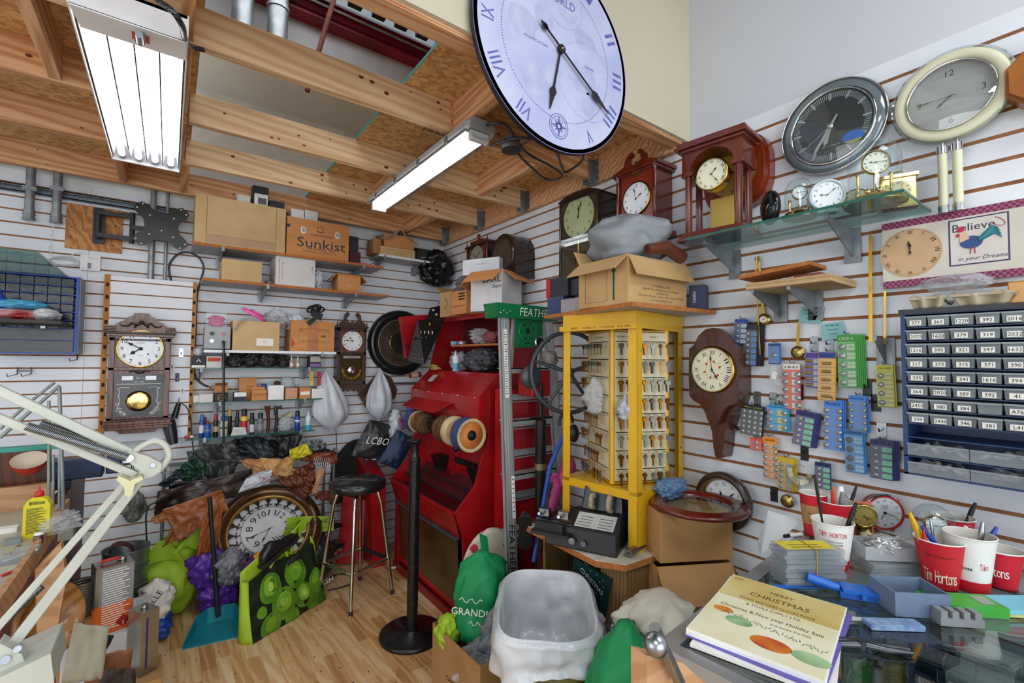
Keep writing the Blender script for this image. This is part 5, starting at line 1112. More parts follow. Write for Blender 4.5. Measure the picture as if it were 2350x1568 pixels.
# stool
sp=Vector((-.995,-.74,0)); T=thing('bar_stool','round black padded bar stool with cracked seat and chrome legs','stool',sp,.25)
vin=M('cracked_vinyl','151517',.3,c2='1d1d20',coat=.3); sr=.178; sz=.70
b=B(vin).lathe([(sr*.93,sz),(sr,sz+.012),(sr,sz+.045),(sr*.9,sz+.062),(0,sz+.068)],40); b.u(M('foam','a58a62',.9)); r=random.Random(6)
for i in range(16):
    a=r.uniform(0,6); q=r.uniform(.02,.13); cx_,cy_=q*cos(a),q*sin(a); b.add([(cx_,cy_,sz+.0695),(cx_+r.uniform(.02,.06),cy_+r.uniform(-.01,.012),sz+.069),(cx_+r.uniform(.0,.02),cy_+r.uniform(.003,.012),sz+.0695)],[(0,1,2)])
b.bd('seat',T)
ch=M('chrome_leg','c9c6bb',.12,1,c2='a8a497')
for k in range(4):
    a=PI/4+k*PI/2+.1; c,s_=cos(a),sin(a)
    B(ch).tube([(.10*c,.10*s_,sz),(.125*c,.125*s_,sz-.02),(.15*c,.15*s_,sz-.1),(.235*c,.235*s_,.0)],.0115,10).u(M('rubber','26262a',.7)).cyl((.233*c,.233*s_,0.0),(.231*c,.231*s_,.03),.013,n=10).bd('leg',T)
z=.235; q=.205; P=[(q*cos(PI/4+k*PI/2+.1),q*sin(PI/4+k*PI/2+.1),z) for k in range(4)]
pp=[]
for k in range(4):
    a=Vector(P[k]); c=Vector(P[(k+1)%4]); pp+=[tuple(a.lerp(c,t)) for t in(.06,.5,.94)]
B(ch).tube(pp,.0105,10,True).bd('footrest_ring',T); B(black).cyl(tuple(Vector(P[3]).lerp(Vector(P[0]),.1)),tuple(Vector(P[3]).lerp(Vector(P[0]),.9)),.013,n=12).bd('footrest_sleeve',T)
# stanchion
sp=oz(0,945,1458); zt=oy(sp.y,945,1012).z; T=thing('stanchion_post','black queue post with round weighted base standing in front of the red machine','post',sp)
stb=M('powder_black','121214',.28,c2='2a2a2e',s=50,lo=.6,hi=.7); 
B(stb).lathe([(.178,0),(.18,.004),(.178,.018),(.172,.022),(.04,.024),(.034,.035)],56).bd('base',T)
zz=zt-.115; B(stb).cyl((0,0,.02),(0,0,zz),.031,n=28).u(M('ring_wear','3a3a33',.4,.5)).lathe([(.0316,zz*.40),(.0316,zz*.403)],28,cap=False).bd('post_tube',T)
B(stb).lathe([(.031,zz),(.034,zz+.003),(.034,zz+.012),(.026,zz+.018),(.022,zz+.03),(.022,zz+.085),(.03,zz+.105),(.045,zz+.112),(.045,zz+.118),(0,zz+.118)],28).bd('post_head',T)
# ================================================================ the red finishing machine
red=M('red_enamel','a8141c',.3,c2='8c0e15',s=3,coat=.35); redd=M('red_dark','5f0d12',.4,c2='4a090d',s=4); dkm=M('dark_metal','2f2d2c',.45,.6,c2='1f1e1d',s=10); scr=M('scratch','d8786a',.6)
YL,YR=-.46,-1.42; MO=Vector((-.30,-.94,0)); WM=TR(-MO.x,-MO.y,0)
MT=thing('finishing_machine','large red shoe finishing machine with abrasive wheels along the right wall','machine',MO)
def MB(m): return B(m).at(WM)
prof=[(-.04,.03),(-.59,.03),(-.60,.50),(-.655,.66),(-.52,.80),(-.43,1.10),(-.50,1.17),(-.50,1.33),(-.35,1.47),(-.25,1.88),(-.04,1.88)]
for y0,y1,nm_ in((YL,YL+.012,'side_panel'),(YR-.012+.0,YR,'side_panel')):
    b=MB(red); n=len(prof); v=[(x,y0,z) for x,z in prof]+[(x,y1,z) for x,z in prof]
    b.add(v,[tuple(range(n)),tuple(range(2*n-1,n-1,-1))]+[(i,i+n,(i+1)%n+n,(i+1)%n) for i in range(n)]); b.bd(nm_,MT)
def strip(m,pts,ya=YL,yb=YR,nm='panel',t=.004,bev=0,par=MT):
    b=MB(m); L=len(pts)
    v=[(x,ya,z) for x,z in pts]+[(x,yb,z) for x,z in pts]; b.add(v,[(i,i+1,i+1+L,i+L) for i in range(L-1)]); return b.bd(nm,par,sol=t)
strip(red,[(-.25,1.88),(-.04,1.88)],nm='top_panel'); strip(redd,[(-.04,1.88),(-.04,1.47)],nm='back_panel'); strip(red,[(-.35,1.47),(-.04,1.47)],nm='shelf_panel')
b=MB(red).box(-.262,-.25,YL,YR,1.855,1.885); b.bd('top_lip',MT)
h=strip(red,[(-.35,1.47),(-.50,1.33)],nm='hood'); strip(red,[(-.502,1.33),(-.502,1.17)],nm='hood_front')
b=MB(M('label_plate','b9bab6',.5)).at(WM).add([(-.388,-.60,1.44),(-.388,-.68,1.44),(-.438,-.68,1.392),(-.438,-.60,1.392)],[(0,1,2,3)]); b.bd('data_plate',h)
b=MB(red).add([(-.505,-.52,1.27),(-.505,-1.13,1.27),(-.60,-1.02,1.20),(-.60,-.5,1.205)],[(0,1,2,3)]); b.bd('wheel_guard_flap',MT,sol=.004)
b=MB(chrome)
for i in range(5): b.sph((-.505,-.55-.21*i,1.325),.005,6)
b.bd('hood_screws',MT)
# control panel at left front, cables, small red box
b=MB(dkm); P4=[(-.26,-.43,1.88),(-.26,-.60,1.88),(-.46,-.60,1.50),(-.46,-.43,1.50)]
P4=[oy(-.52,958,735),oy(-.52,1020,735),oy(-.60,974,838),oy(-.52,935,828)]
b.add([tuple(q) for q in P4],[(0,1,2,3)])
cp=b.bd('control_panel',MT,sol=.012)
def cpp(u,v): q=P4[0]*(1-u)*(1-v)+P4[1]*u*(1-v)+P4[2]*u*v+P4[3]*(1-u)*v; return q+Vector((-.010,-.014,.0))
for i,(u,v) in enumerate(((.26,.30),(.42,.30),(.58,.30),(.74,.30))): B(paper).at(WM).sph(tuple(cpp(u,v)),.012,10,.3,1,1.2).u(ink).tube([tuple(cpp(u,v)+Vector((-.004,-.002,-.006))),tuple(cpp(u,v)+Vector((-.004,-.002,.006)))],.0015,4).bd('gauge',cp)
for u,v in((.12,.45),(.3,.46),(.45,.45),(.62,.43)): q=cpp(u,v); B(ink).at(WM).cyl(tuple(q),tuple(q+Vector((-.018,-.018,.004))),.012,.010,n=10).bd('control_knob',cp)
b=MB(M('yellow_tag','d8c83a',.6)); q=cpp(.5,.1); b.bx(q.x,q.y,q.z,.002,.03,.02); b.bd('yellow_tag',cp)
b=MB(paper); 
for i in range(5):
    for j in range(4): q=cpp(.2+.15*i,.66+.08*j); b.bx(q.x,q.y,q.z,.002,.007,.0025)
b.bd('switch_lettering',cp)
q0=oy(-.50,975,735); q1=oy(-.50,1028,708); b=MB(dkm).add([tuple(oy(-.50,x,y_)) for x,y_ in ((988,706),(1037,698),(1023,733),(978,736))],[(0,1,2,3)]); gp_=b.bd('gauge_panel',MT,sol=.01)
for x,y_ in((1001,722),(1013,709),(1019,722),(1028,707),(994,712),(1007,700)): q=oy(-.512,x,y_); B(M('brass_old','7a6242',.4,.6)).at(WM).lathe([(.013,0),(.014,-.006),(.010,-.008),(.009,-.003)],14,tuple(q),'y',cap=False).u(paper).disc(q.x,q.z,.0095,q.y-.003,12).bd('gauge',gp_)
b=MB(red); pts=[oy(-.42,x,y_) for x,y_ in ((921,727),(985,722),(955,790),(950,815),(934,822))]; b.prism([(q.x,q.z) for q in pts],-.42,-.36)
b.u(ink).text('POWER',.022,oy(-.42,938,749).x,oy(-.42,938,749).z,-.421).bd('switch_housing',MT)
MB(steel).at(WM).tube([tuple(oy(-.43,x,y_)) for x,y_ in ((925,792),(945,796),(948,785))],.005,8).bd('lever',MT)
b=MB(M('roll_red','7a2023',.5)).cyl(tuple(oy(-.42,940,862)),tuple(oy(-.42,965,860)),.022,n=14).u(M('roll_tan','b09a7c',.7)).cyl(tuple(oy(-.425,943,862)),tuple(oy(-.425,958,861)),.0235,n=14).bd('spare_roller',MT)
# shelf boards inside and data plates
b=MB(part_e).box(-.30,-.045,-.72,YR+.015,1.655,1.668); b.bd('inner_shelf',MT); ZS=1.668
pl=MB(M('spec_plate','1d1f22',.4)); q=ox_(-.05,1004,793)
def plate_(x0,x1,z0,z1,y0,y1,title):
    T_=MB(M('spec_plate','1d1f22',.4)).box(x0,x0+.002,y0,y1,z0,z1); T_.u(paper).at(WM@TR(x0-.0006,(y0+y1)/2,0)@RZ(-PI/2))
    T_.text(title,.026,0,z1-.018,0,w=abs(y1-y0)*.8)
    for i in range(4): T_.box(-.04,-.005,-.0004,0,z1-.045-.014*i,z1-.049-.014*i).box(.005,.045,-.0004,0,z1-.045-.014*i,z1-.049-.014*i)
    T_.bd('spec_plate',MT)
plate_(-.18,0,1.50,1.63,-.50,-.61,'POWER'); plate_(-.18,0,1.51,1.63,-.63,-.71,'SPEED')
# wheels on their shaft
SH_=M('abrasive_blue','3a4a78',.85,c2='2c3860',s=80,bump=.4); crm=M('felt_cream','c9b78f',.9,c2='b39d72',s=12); orh=M('orange_hub','cf7f3c',.6,c2='b5652a',s=6); brz=M('brush_brown','6a4a2a',.95,c2='3f2b18',s=90,bump=1)
zc,xc=1.11,-.57
MB(steel).cyl((xc,YL-.02,zc),(xc,YR-.03,zc),.014,n=12).bd('shaft',MT)
def wheel(y0,y1,R,kind,zc=zc,xc=xc):
    w_=MB(SH_ if kind=='a' else brz if kind=='b' else crm)
    if kind=='a':
        w_.lathe([(R,0),(R,y1-y0)],40,(xc,y0,zc),'y',cap=False).u(crm).lathe([(R,0),(R*.82,-.004),(R*.80,.004)],40,(xc,y0,zc),'y',cap=False).lathe([(R*.8,y1-y0),(R,y1-y0)],40,(xc,y0,zc),'y',cap=False); o=w_.bd('abrasive_wheel',MT)
    else: w_.lathe([(R*.8,0),(R,(y1-y0)*.3),(R*.98,(y1-y0)*.5),(R,(y1-y0)*.7),(R*.8,(y1-y0))],40,(xc,y0,zc),'y'); o=w_.bd('brush_wheel' if kind=='b' else 'felt_wheel',MT)
    if kind in'ac': MB(orh).lathe([(0,0),(R*(.8 if kind=='a' else .62),0),(R*(.8 if kind=='a' else .62),.01)],32,(xc,y0+(.004 if kind=='a' else -.004),zc),'y').u(dkm).lathe([(0,-.006),(R*.3,-.004),(R*.3,.0)],20,(xc,y0+(.004 if kind=='a' else -.004),zc),'y').u(dkm).lathe([(0,-.016),(R*.14,-.014),(R*.16,-.004)],16,(xc,y0,zc),'y').bd('hub',o)
wheel(-1.47,-1.38,.10,'a'); wheel(-1.29,-1.23,.094,'c'); wheel(-1.22,-1.18,.09,'b'); wheel(-1.15,-1.10,.085,'b'); wheel(-.88,-.84,.075,'b'); wheel(-.83,-.79,.075,'b'); wheel(-.74,-.66,.078,'a')
MB(dkm).box(xc-.02,xc+.06,-1.03,-.93,zc-.03,zc+.05).bd('bearing_block',MT)
# recess back, hopper, lower door
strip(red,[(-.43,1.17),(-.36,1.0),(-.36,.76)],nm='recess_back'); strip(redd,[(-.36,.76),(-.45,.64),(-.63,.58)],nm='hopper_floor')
b=MB(red).box(-.385,-.36,-.92,-.88,.74,1.15).box(-.385,-.36,-1.33,-1.36,.74,1.1); b.bd('recess_rib',MT)
b=MB(dkm).add([(-.37,-.70,.86),(-.37,-.82,.86),(-.44,-.80,.75),(-.44,-.72,.75),(-.37,-.72,.75),(-.37,-.80,.75)],[(0,1,2,3)]); b.hexa([(-.43,-.80,.76),(-.38,-.80,.76),(-.38,-.74,.76),(-.43,-.74,.76),(-.46,-.83,.86),(-.37,-.83,.86),(-.37,-.71,.86),(-.46,-.71,.86)]).bd('dust_scoop',MT)
b=MB(dkm).hexa([(-.43,-1.34,.76),(-.38,-1.34,.76),(-.38,-1.26,.76),(-.43,-1.26,.76),(-.46,-1.38,.86),(-.37,-1.38,.86),(-.37,-1.22,.86),(-.46,-1.22,.86)]).bd('dust_scoop',MT)
MB(dkm).box(-.372,-.364,-.92,-1.20,.83,.87).bd('slot_cover',MT); MB(black).sph((-.40,-.99,.94),.022,14).cyl((-.36,-.99,.94),(-.40,-.99,.94),.008).bd('knob',MT)
MB(black).cyl((-.56,YL-.02,.70),(-.56,YR+.02,.70),.007,n=8).bd('guard_bar',MT); MB(black).cyl((-.47,YL-.02,.73),(-.47,YR+.02,.73),.006,n=8).bd('guard_bar',MT)
b=MB(red).box(-.672,-.652,YL,YR,.655,.667); b.bd('hopper_lip',MT); MB(black).box(-.65,-.63,YL-.02,YR+.02,.655,.664).bd('lip_seal',MT)
f=strip(red,[(-.662,.66),(-.612,.50)],nm='front_panel'); b=MB(scr); r=random.Random(9)
for i in range(34):
    y=r.uniform(-1.3,-.8); t=r.uniform(.15,.9); x=-.662+.05*t-.0032; z=.66-.16*t; L=r.uniform(.006,.03); a=r.uniform(-.4,.4)
    b.add([(x,y,z),(x,y+L,z+a*L),(x+.0003,y+L,z+a*L-.0012),(x+.0003,y,z-.0012)],[(0,1,2,3)])
b.bd('scratches',f)
MB(M('grey_seal','45464a',.4)).hexa([(-.632,YL+.02-.04,.487),(-.612,YL-.02,.487),(-.612,YR+.02,.487),(-.632,YR+.02,.487),(-.63,YL-.02,.505),(-.60,YL-.02,.505),(-.60,YR+.02,.505),(-.63,YR+.02,.505)]).bd('door_seal',MT)
dp=strip(M('smoked_door','4d3b20',.22,c2='33270f',s=3,coat=.4),[(-.612,.485),(-.595,.10)],YL-.05,YR+.03,nm='lower_door'); strip(red,[(-.597,.10),(-.597,.055)],nm='door_rail'); b=MB(M('red_kick','8a1822',.4)).box(-.625,-.04,YL,YR,.0,.03).box(-.625,-.61,YL,YR,.03,.05); b.bd('plinth',MT)
MB(red).box(-.615,-.585,YL,YL-.05,.05,.49).bd('door_stile',MT)
MB(wpl).cyl((-.66,-.50,.012),(-.625,-.51,.014),.009,n=10).bd('levelling_foot',MT)
# left open cabinet door part, red
P=[oy(-.44,820,1055),oy(-.44,893,1100),oy(-.44,903,1290),oy(-.44,880,1305)]
b=MB(red).hexa([(-.76,-.40,.0),(-.66,-.40,.0),(-.66,-.10,.0),(-.76,-.10,.0),(-.80,-.42,.66),(-.68,-.42,.66),(-.68,-.08,.80),(-.80,-.08,.80)]); b.bd('side_bin',MT)
b=MB(red).hexa([(-.97,-.22,.02),(-.80,-.30,.02),(-.80,-.29,.02),(-.97,-.21,.02),(-.93,-.22,.52),(-.79,-.30,.48),(-.79,-.29,.48),(-.93,-.21,.52)]); o=b.bd('open_door',MT)
for z in(.13,.46): B(chrome).at(WM).box(-.985,-.94,-.235,-.215,z-.012,z+.012).bd('latch',o)
# alu rails on the side (press frame behind the ladder)
RT=thing('sole_press','red press frame with grey metal rails standing behind the step ladder','machine',(-.2,-1.62,0))
WR_=TR(.2,1.62,0)
B(red).at(WR_).box(-.40,-.005,-1.60,-1.46,.02,1.38).bd('press_body',RT); 
for z in(1.20,1.03,1.36,.78,.55): 
    b=B(alu).at(WR_).box(-.42,.0-.004,-1.615,-1.6,z-.04,z-.01).box(-.42,-.004,-1.625,-1.6,z-.01,z-.004).box(-.42,-.004,-1.625,-1.6,z-.052,z-.046); b.bd('side_rail',RT)
# hand wheel press head
q=oy(-1.80,1245,870); b=B(red).at(WR_).box(q.x-.07,q.x+.06,-1.80,-1.66,q.z-.10,q.z+.05); b.bd('press_head',RT,bev=.006)
q=oy(-1.80,1222,865); B(M('grey_disc','53565a',.4,.4)).at(WR_).lathe([(0,0),(.062,0),(.066,.01),(.066,.03),(0,.034)],30,(q.x,-1.805,q.z),'y').bd('pulley',RT)
wc=oy(-1.92,1305,855); hm=M('wheel_grey','4b5359',.4,.3,c2='3e4449'); b=B(hm).at(WR_); Rw=.225
WC=WR_@TR(*wc)@RZ(-.45); b.at(WC).tube([(Rw*.95*cos(t),0,Rw*sin(t)) for t in [i*PI/24 for i in range(48)]],.0125,10,True)
for k in range(5):
    a=PI/2+k*2*PI/5+.02; b.tube([(0,-.01,0),(Rw*.93*cos(a),0,Rw*.98*sin(a))],[.013,.008],8)
b.lathe([(0,-.03),(.022,-.028),(.03,-.01),(.03,.015)],20,ax='y').u(steel).lathe([(0,-.034),(.012,-.033),(.012,-.028)],16,ax='y'); b.at().bd('hand_wheel',RT)
q=oy(-1.82,1246,1000); z1=oy(-1.82,1246,900).z; z2=oy(-1.82,1246,960).z; z3=oy(-1.82,1246,1075).z
b=B(dkm).at(WR_).cyl((q.x,-1.8,z2+.0),(q.x,-1.8,z1+.05),.014,n=12).box(q.x-.07,q.x+.08,-1.81,-1.79,z2-.005,z2+.005); b.bd('screw_spindle',RT); B(dkm).at(WR_).cyl((q.x,-1.8,.02),(q.x,-1.8,z2-.012),.031,n=20).bd('press_column',RT); B(M('col_tan','8b7a5c',.4,.4)).at(WR_).cyl((q.x,-1.8,z3-.01),(q.x,-1.8,z3+.025),.0325,n=20).bd('column_band',RT)
# aluminium step ladder
LT=thing('step_ladder','aluminium step ladder with green top cap standing before the red machine','ladder',(-.40,-1.70,0)); WL=TR(.40,1.70,0)
gr=M('green_plastic','0f7a48',.35,c2='0c6a3e',s=6)
tp_l=oy(-1.66,1157,712); bt_l=oy(-1.80,1150,1395)
def rail(xt,yt,zt,xb,yb,w=.068,d=.024):
    b=B(alu).at(WL)
    def pt(dx,dy,t): return (xt+(xb-xt)*t+dx,yt+(yb-yt)*t+dy,zt*(1-t)+.0*t)
    for x0,x1,y0,y1 in((0,w,0,.004),(0,.005,0,d),(w-.005,w,0,d),(w*.22,w*.27,-.002,0),(w*.45,w*.5,-.002,0),(w*.7,w*.75,-.002,0)):
        b.hexa([pt(x0,y0,1),pt(x1,y0,1),pt(x1,y1,1),pt(x0,y1,1),pt(x0,y0,0),pt(x1,y0,0),pt(x1,y1,0),pt(x0,y1,0)])
    return b,pt
zt_=tp_l.z+.0; xl=tp_l.x-.035; b,pt=rail(xl,-1.665,zt_,xl-.045,-1.86); o=b.bd('front_rail',LT)
r_=B(ink).at(WL)
def onrail(t): return pt(.034,-.0035,t)
q=onrail(.735); r_.at(WL@TR(*q)@RX(-.105)@RY(PI/2+.03)).text('FEATHERLITE',.055,0,0,0,slant=.2,w=.36)
r_.at(); r_.bd('rail_lettering',o)
b=B(paper).at(WL); 
for t0,t1,x0,x1 in((.06,.27,.018,.045),(.50,.62,.04,.062)):
    a=pt(x0,-.004,t0);c=pt(x1,-.004,t0);d=pt(x1,-.004,t1);e=pt(x0,-.004,t1); b.add([e,d,c,a],[(0,1,2,3)])
b.u(ink)
for i in range(26):
    t=.07+.0075*i; a=pt(.021,-.0045,t); b.bx(a[0]+.010,a[1],a[2],.018,.0004,.004 if i%3 else .002)
for i in range(8): t=.51+.013*i; a=pt(.051,-.0045,t); b.bx(a[0],a[1],a[2],.014,.0004,.004)
b.bd('sticker',o)
b,pt2=rail(xl+.33,-1.665,zt_,xl+.375,-1.86); b.bd('front_rail',LT)
for i,t in enumerate((.18,.34,.50,.66,.82)):
    a=pt(.03,.004,t); c=pt2(.03,.004,t); B(alu).at(WL).box(a[0],c[0],a[1]+.0,a[1]+.08,a[2]-.006,a[2]).box(a[0],c[0],a[1],a[1]+.004,a[2]-.03,a[2]).bd('step',LT)
for x in(xl+.12,xl+.34): B(alu).at(WL).hexa([(x,-1.46,0),(x+.02,-1.46,0),(x+.02,-1.44,0),(x,-1.44,0),(x,-1.64,zt_),(x+.02,-1.64,zt_),(x+.02,-1.62,zt_),(x,-1.62,zt_)]).bd('rear_rail',LT)
B(gr).at(WL).hexa([(xl-.02,-1.69,zt_-.045),(xl+.42,-1.69,zt_-.045),(xl+.42,-1.55,zt_-.045),(xl-.02,-1.55,zt_-.045),(xl-.045,-1.705,zt_+.035),(xl+.44,-1.705,zt_+.035),(xl+.42,-1.54,zt_+.04),(xl-.03,-1.54,zt_+.04)]).u(paper).text('FEATHERLITE',.07,xl+.30,zt_-.005,-1.702,w=.36,slant=.15).bd('top_cap',LT,bev=0)
b=B(M('rivet','c9cccd',.2,.9)).at(WL)
for i in range(4): b.sph((xl-.02+.022*i,-1.703,zt_-.02+.012*(i%2)),.006,8)
b.bd('rivets',LT)
P=[oy(-1.655,x,y_) for x,y_ in ((1186,712),(1258,708),(1258,798),(1184,798))]
b=B(gr).at(WL).prism([(q.x,q.z) for q in P],-1.655,-1.645); c=oy(-1.657,1212,760); b.u(M('hole_dark','16241c',.8)).disc(c.x,c.z,.018,-1.656,6); 
for a in range(6): b.disc(c.x+.05*cos(a+.3),c.z+.05*sin(a+.3),.006,-1.656,10)
b.box(c.x-.02,c.x+.02,-1.656,-1.655,c.z-.075,c.z-.068); b.u(M('green_l','1f9a5e',.4)).lathe([(.062,0),(.064,-.003),(.066,0)],36,(c.x,-1.655,c.z),'y',cap=False); b.bd('tool_tray',LT)
q=oy(-1.74,1240,786); T=B(chrome).lathe([(0,0),(.03,0),(.036,.006),(.036,.014),(0,.018)],28,(q.x,-1.74,q.z),'y').u(dkm).lathe([(0,-.006),(.018,-.004),(.03,0)],20,(q.x,-1.74,q.z),'y').tube([(q.x,-1.745,q.z),(q.x+.06,-1.75,q.z+.01)],.008,8)
fixt(T,'round_mirror_lamp',(q.x,-1.74,q.z),'small round chrome clamp disc in front of the green ladder tray','clamp')
# ear muffs, grey cap, things between press and key stand
q=oy(-1.98,1305,970); T=thing('ear_defenders','black ear defenders with a red cushion hanging between press and key stand','ear defenders',q)
B(black).tube([(-.02+.05*cos(t),0,.055*sin(t)) for t in [PI*i/10-.1 for i in range(12)]],.008,8).bd('headband',T); B(black).sph((.03,-.01,-.06),.045,16,.7,.6,1.1).bd('ear_cup',T); B(M('cushion_red','c8434a',.5)).lathe([(.03,0),(.042,.006),(.042,.02),(.03,.024)],24,(.03,.015,-.065),'y').bd('cushion',T)
q=oy(-1.86,1265,825); fixt(blob(B(M('old_cap','8c8682',.9,c2='6f6965',s=20,bump=.3)),(q.x,-1.84,q.z-.04),.05,.05,.09,3,.2,3),'grey_cloth_cap',tuple(q),'dusty grey cloth cap hanging by the hand wheel rim','cap')
# boxes on top of the machine
zM=1.886
def onz(yf,l,t,r,d,z): x0=oy(yf,l,t).x; x1=oy(yf,r,t).x; zt=oy(yf,(l+r)/2,t).z; return ((x0+x1)/2,yf+d/2,z),x1-x0,d,zt-z
BM=thing('cardboard_box','open tan carton printed with small lettering on the red machine top','box',(-.24,-.90,zM),-PI/2+.05,None)
def box_open(T,w,d,h,m,flaps,marks=None,t=.004):
    b=B(m).box(-w/2,w/2,-d/2,-d/2+t,0,h).box(-w/2,w/2,d/2-t,d/2,0,h).box(-w/2,-w/2+t,-d/2+t,d/2-t,0,h).box(w/2-t,w/2,-d/2+t,d/2-t,0,h).box(-w/2+t,w/2-t,-d/2+t,d/2-t,0,t)
    if marks: marks(b,w,d,h)
    b.bd('box_body',T)
    for s,L,a in flaps:
        a=rad(a); q=B(orangecard if 'white' in m.name else m); W,M_={'f':(w,TR(0,-d/2+t/2,h)),'b':(w,TR(0,d/2-t/2,h)@RZ(PI)),'r':(d,TR(w/2-t/2,0,h)@RZ(PI/2)),'l':(d,TR(-w/2+t/2,0,h)@RZ(-PI/2))}[s]
        q.at(M_@RX(-a)).box(-W/2+.002,W/2-.002,-L,0,-.001,.003); q.bd('flap',T)
def mk1(b,w,d,h):
    b.u(ink)
    for i in range(3): b.box(w*.0,w*.4,-d/2-.001,-d/2,h*(.6+.12*i),h*(.66+.12*i))
    b.text('GRANVILLE TORONTO',.014,-w*.0,h*.35,-d/2-.001,w=w*.8)
box_open(BM,.20,.22,.17,orangecard,[('r',.12,-35),('b',.1,60)],mk1)
BM2=thing('white_carton','white open carton with brown inner flaps and HARD SUPER lettering beside the ladder top','box',(-.22,-1.20,zM),-PI/2+.35)
def mk2(b,w,d,h):
    b.u(ink).text('BARL',.065,w*.18,h*.78,-d/2-.001).text('Super',.035,w*.36,h*.6,-d/2-.001,slant=.2); b.u(redink).at(RZ(-PI/2)).text('UNCOVERED',.03,0,h*.45,-w/2-.001).at()
box_open(BM2,.26,.24,.27,M('white_glossy_card','d2d2d3',.6),[('f',.13,-40),('l',.14,-42),('r',.14,-35)],mk2)
BM3=thing('cardboard_box','tall tan carton with raised flaps at the back of the machine top','box',(-.23,-.66,zM),-PI/2)
box_open(BM3,.17,.19,.19,M('tan_card2','c29c70',.8,c2='b38c60'),[('l',.12,30),('r',.13,-50),('b',.1,60)],lambda b,w,d,h:b.u(ink).add([(0,-d/2-.001,h*.3),(.04,-d/2-.001,h*.55),(0,-d/2-.001,h*.8),(-.04,-d/2-.001,h*.55)],[(0,1,2,3)]).u(M('tan_card2','c29c70',.8)).add([(0,-d/2-.002,h*.33),(.036,-d/2-.002,h*.55),(0,-d/2-.002,h*.77),(-.036,-d/2-.002,h*.55)],[(0,1,2,3)]))
q=ox_(-.30,1052,655); fixt(blob(B(greyp),(q.x+.06,q.y,q.z-.05),.07,.10,.13,61,.35,2.8),'plastic_bag',tuple(q),'knotted grey bag bulging over the cartons on the machine top','bag')
SW=thing('shoe_box','white shoe box tilted on top of the cartons above the machine','box',(-.20,-1.05,zM+.275),-PI/2+.45); SW.rotation_euler=(0,.0,-PI/2+.45)
B(M('white_box3','d4d7dc',.45)).box(-.15,.15,-.09,.09,0,.11).u(M('blue_print','6aa0c8',.6)).at(RZ(-PI/2)).text('SPRING',.02,.03,.055,-.151).u(ink).box(-.07,-.03,-.1512,-.151,.02,.04).at().u(M('grey_line','8c9096',.6)).box(-.05,.04,-.0912,-.09,.07,.073).bd('box_body',SW,bev=0)
q=oy(-.12,1000,640); gb=M('bin_liner','0c0c0e',.16,c2='151518',s=10,bump=-.9,bs=14); P_=oy(-.28,1015,625); fixt(blob(B(gb),(P_.x,-.18,P_.z-.12),.15,.12,.33,63,.35,2.2),'bin_liner_bag',tuple(P_),'shiny black bin liner bag bulging below the corner shelf','bag')
# plastic wrapped things on the machine shelves
q=ox_(-.30,1065,835); fixt(blob(B(film),(-.25,-.75,1.473),.07,.09,.14,71,.4,3),'plastic_bag',(-.25,-.75,1.473),'clear crumpled bag on the machine ledge beside the light blue can','bag')
fixt(blob(B(M('bag_dark_clear','5b5f66',.2,c2='2f3338',s=18,bump=-.9,bs=20)),(-.24,-1.05,1.473),.09,.17,.17,73,.4,3),'plastic_bag',(-.24,-1.05,1.473),'large clear bag of dark parts on the machine ledge','bag')
can('spray_can','light blue and white slim can standing among the clear bags on the machine ledge',-.34,-.86,1.475,.024,.15,M('can_sky','cfe0ea',.3),M('can_top','c9ccd0',.3,.5),1,(M('can_skyb','5fa5cc',.4),.05,.5),None,'spray can')
fixt(blob(B(film),(-.19,-.95,ZS+.002),.07,.10,.12,75,.4,3),'plastic_bag',(-.19,-.95,ZS),'clear bag on the upper inner shelf of the red machine','bag')
fixt(blob(B(M('mauve_cloth','8a4b50',.8,bump=-.3)),(-.2,-1.13,ZS+.002),.06,.09,.09,77,.3,3),'folded_cloth',(-.2,-1.13,ZS),'dull red cloth folded on the upper inner machine shelf','cloth')
fixt(B(M('tape_blue','6db6d8',.4)).lathe([(.02,0),(.03,0),(.03,.03),(.02,.03)],22,(-.24,-.66,ZS+.001)),'tape_roll',(-.24,-.66,ZS),'light blue roll on the upper inner machine shelf','tape roll'); fixt(B(M('tin_grey','a9aaa8',.3,.6)).lathe([(0,0),(.035,0),(.037,.003),(.037,.03),(0,.032)],24,(-.23,-.76,ZS+.001)),'round_tin',(-.23,-.76,ZS),'low round grey tin beside the light blue roll in the machine','tin')
T=thing('work_gloves','yellow work glove lying at the left of the machine hood','glove',(-.36,-.56,1.475)); B(M('glove_yel','c2a35a',.9)).tube([(0,.04,.01),(.0,0,.02),(-.01,-.05,.02)],[.012,.022,.02],8).tube([(-.01,-.05,.02),(-.02,-.09,.015)],[.012,.008],6).tube([(0,-.04,.02),(.01,-.08,.012)],[.011,.008],6).tube([(-.01,-.0,.03),(-.03,-.06,.035)],[.012,.008],6).bd('glove',T); B(M('glove_green','7fa05a',.9)).tube([(-.02,.03,.03),(-.025,-.03,.035)],[.012,.01],6).bd('cuff',T)
# leaflets on the red side bin
q=oy(-.30,870,1075); fixt(B(paper).at(TR(q.x,-.30,.735+.05)@RX(-.15)@RZ(.3)).box(-.09,.09,-.05,.05,0,.006).u(M('leaf_blue','2b4ba0',.5)).box(-.09,-.02,-.05,.05,.006,.0065).u(paper).cyl((-.03,-.02,.02),(.05,-.03,.02),.014,n=12).u(redink).cyl((-.05,-.017,.02),(-.03,-.02,.02),.009,n=10).at(),'blister_pack',(q.x,-.3,.78),'blue and white carded tube lying on the red side bin','packet')
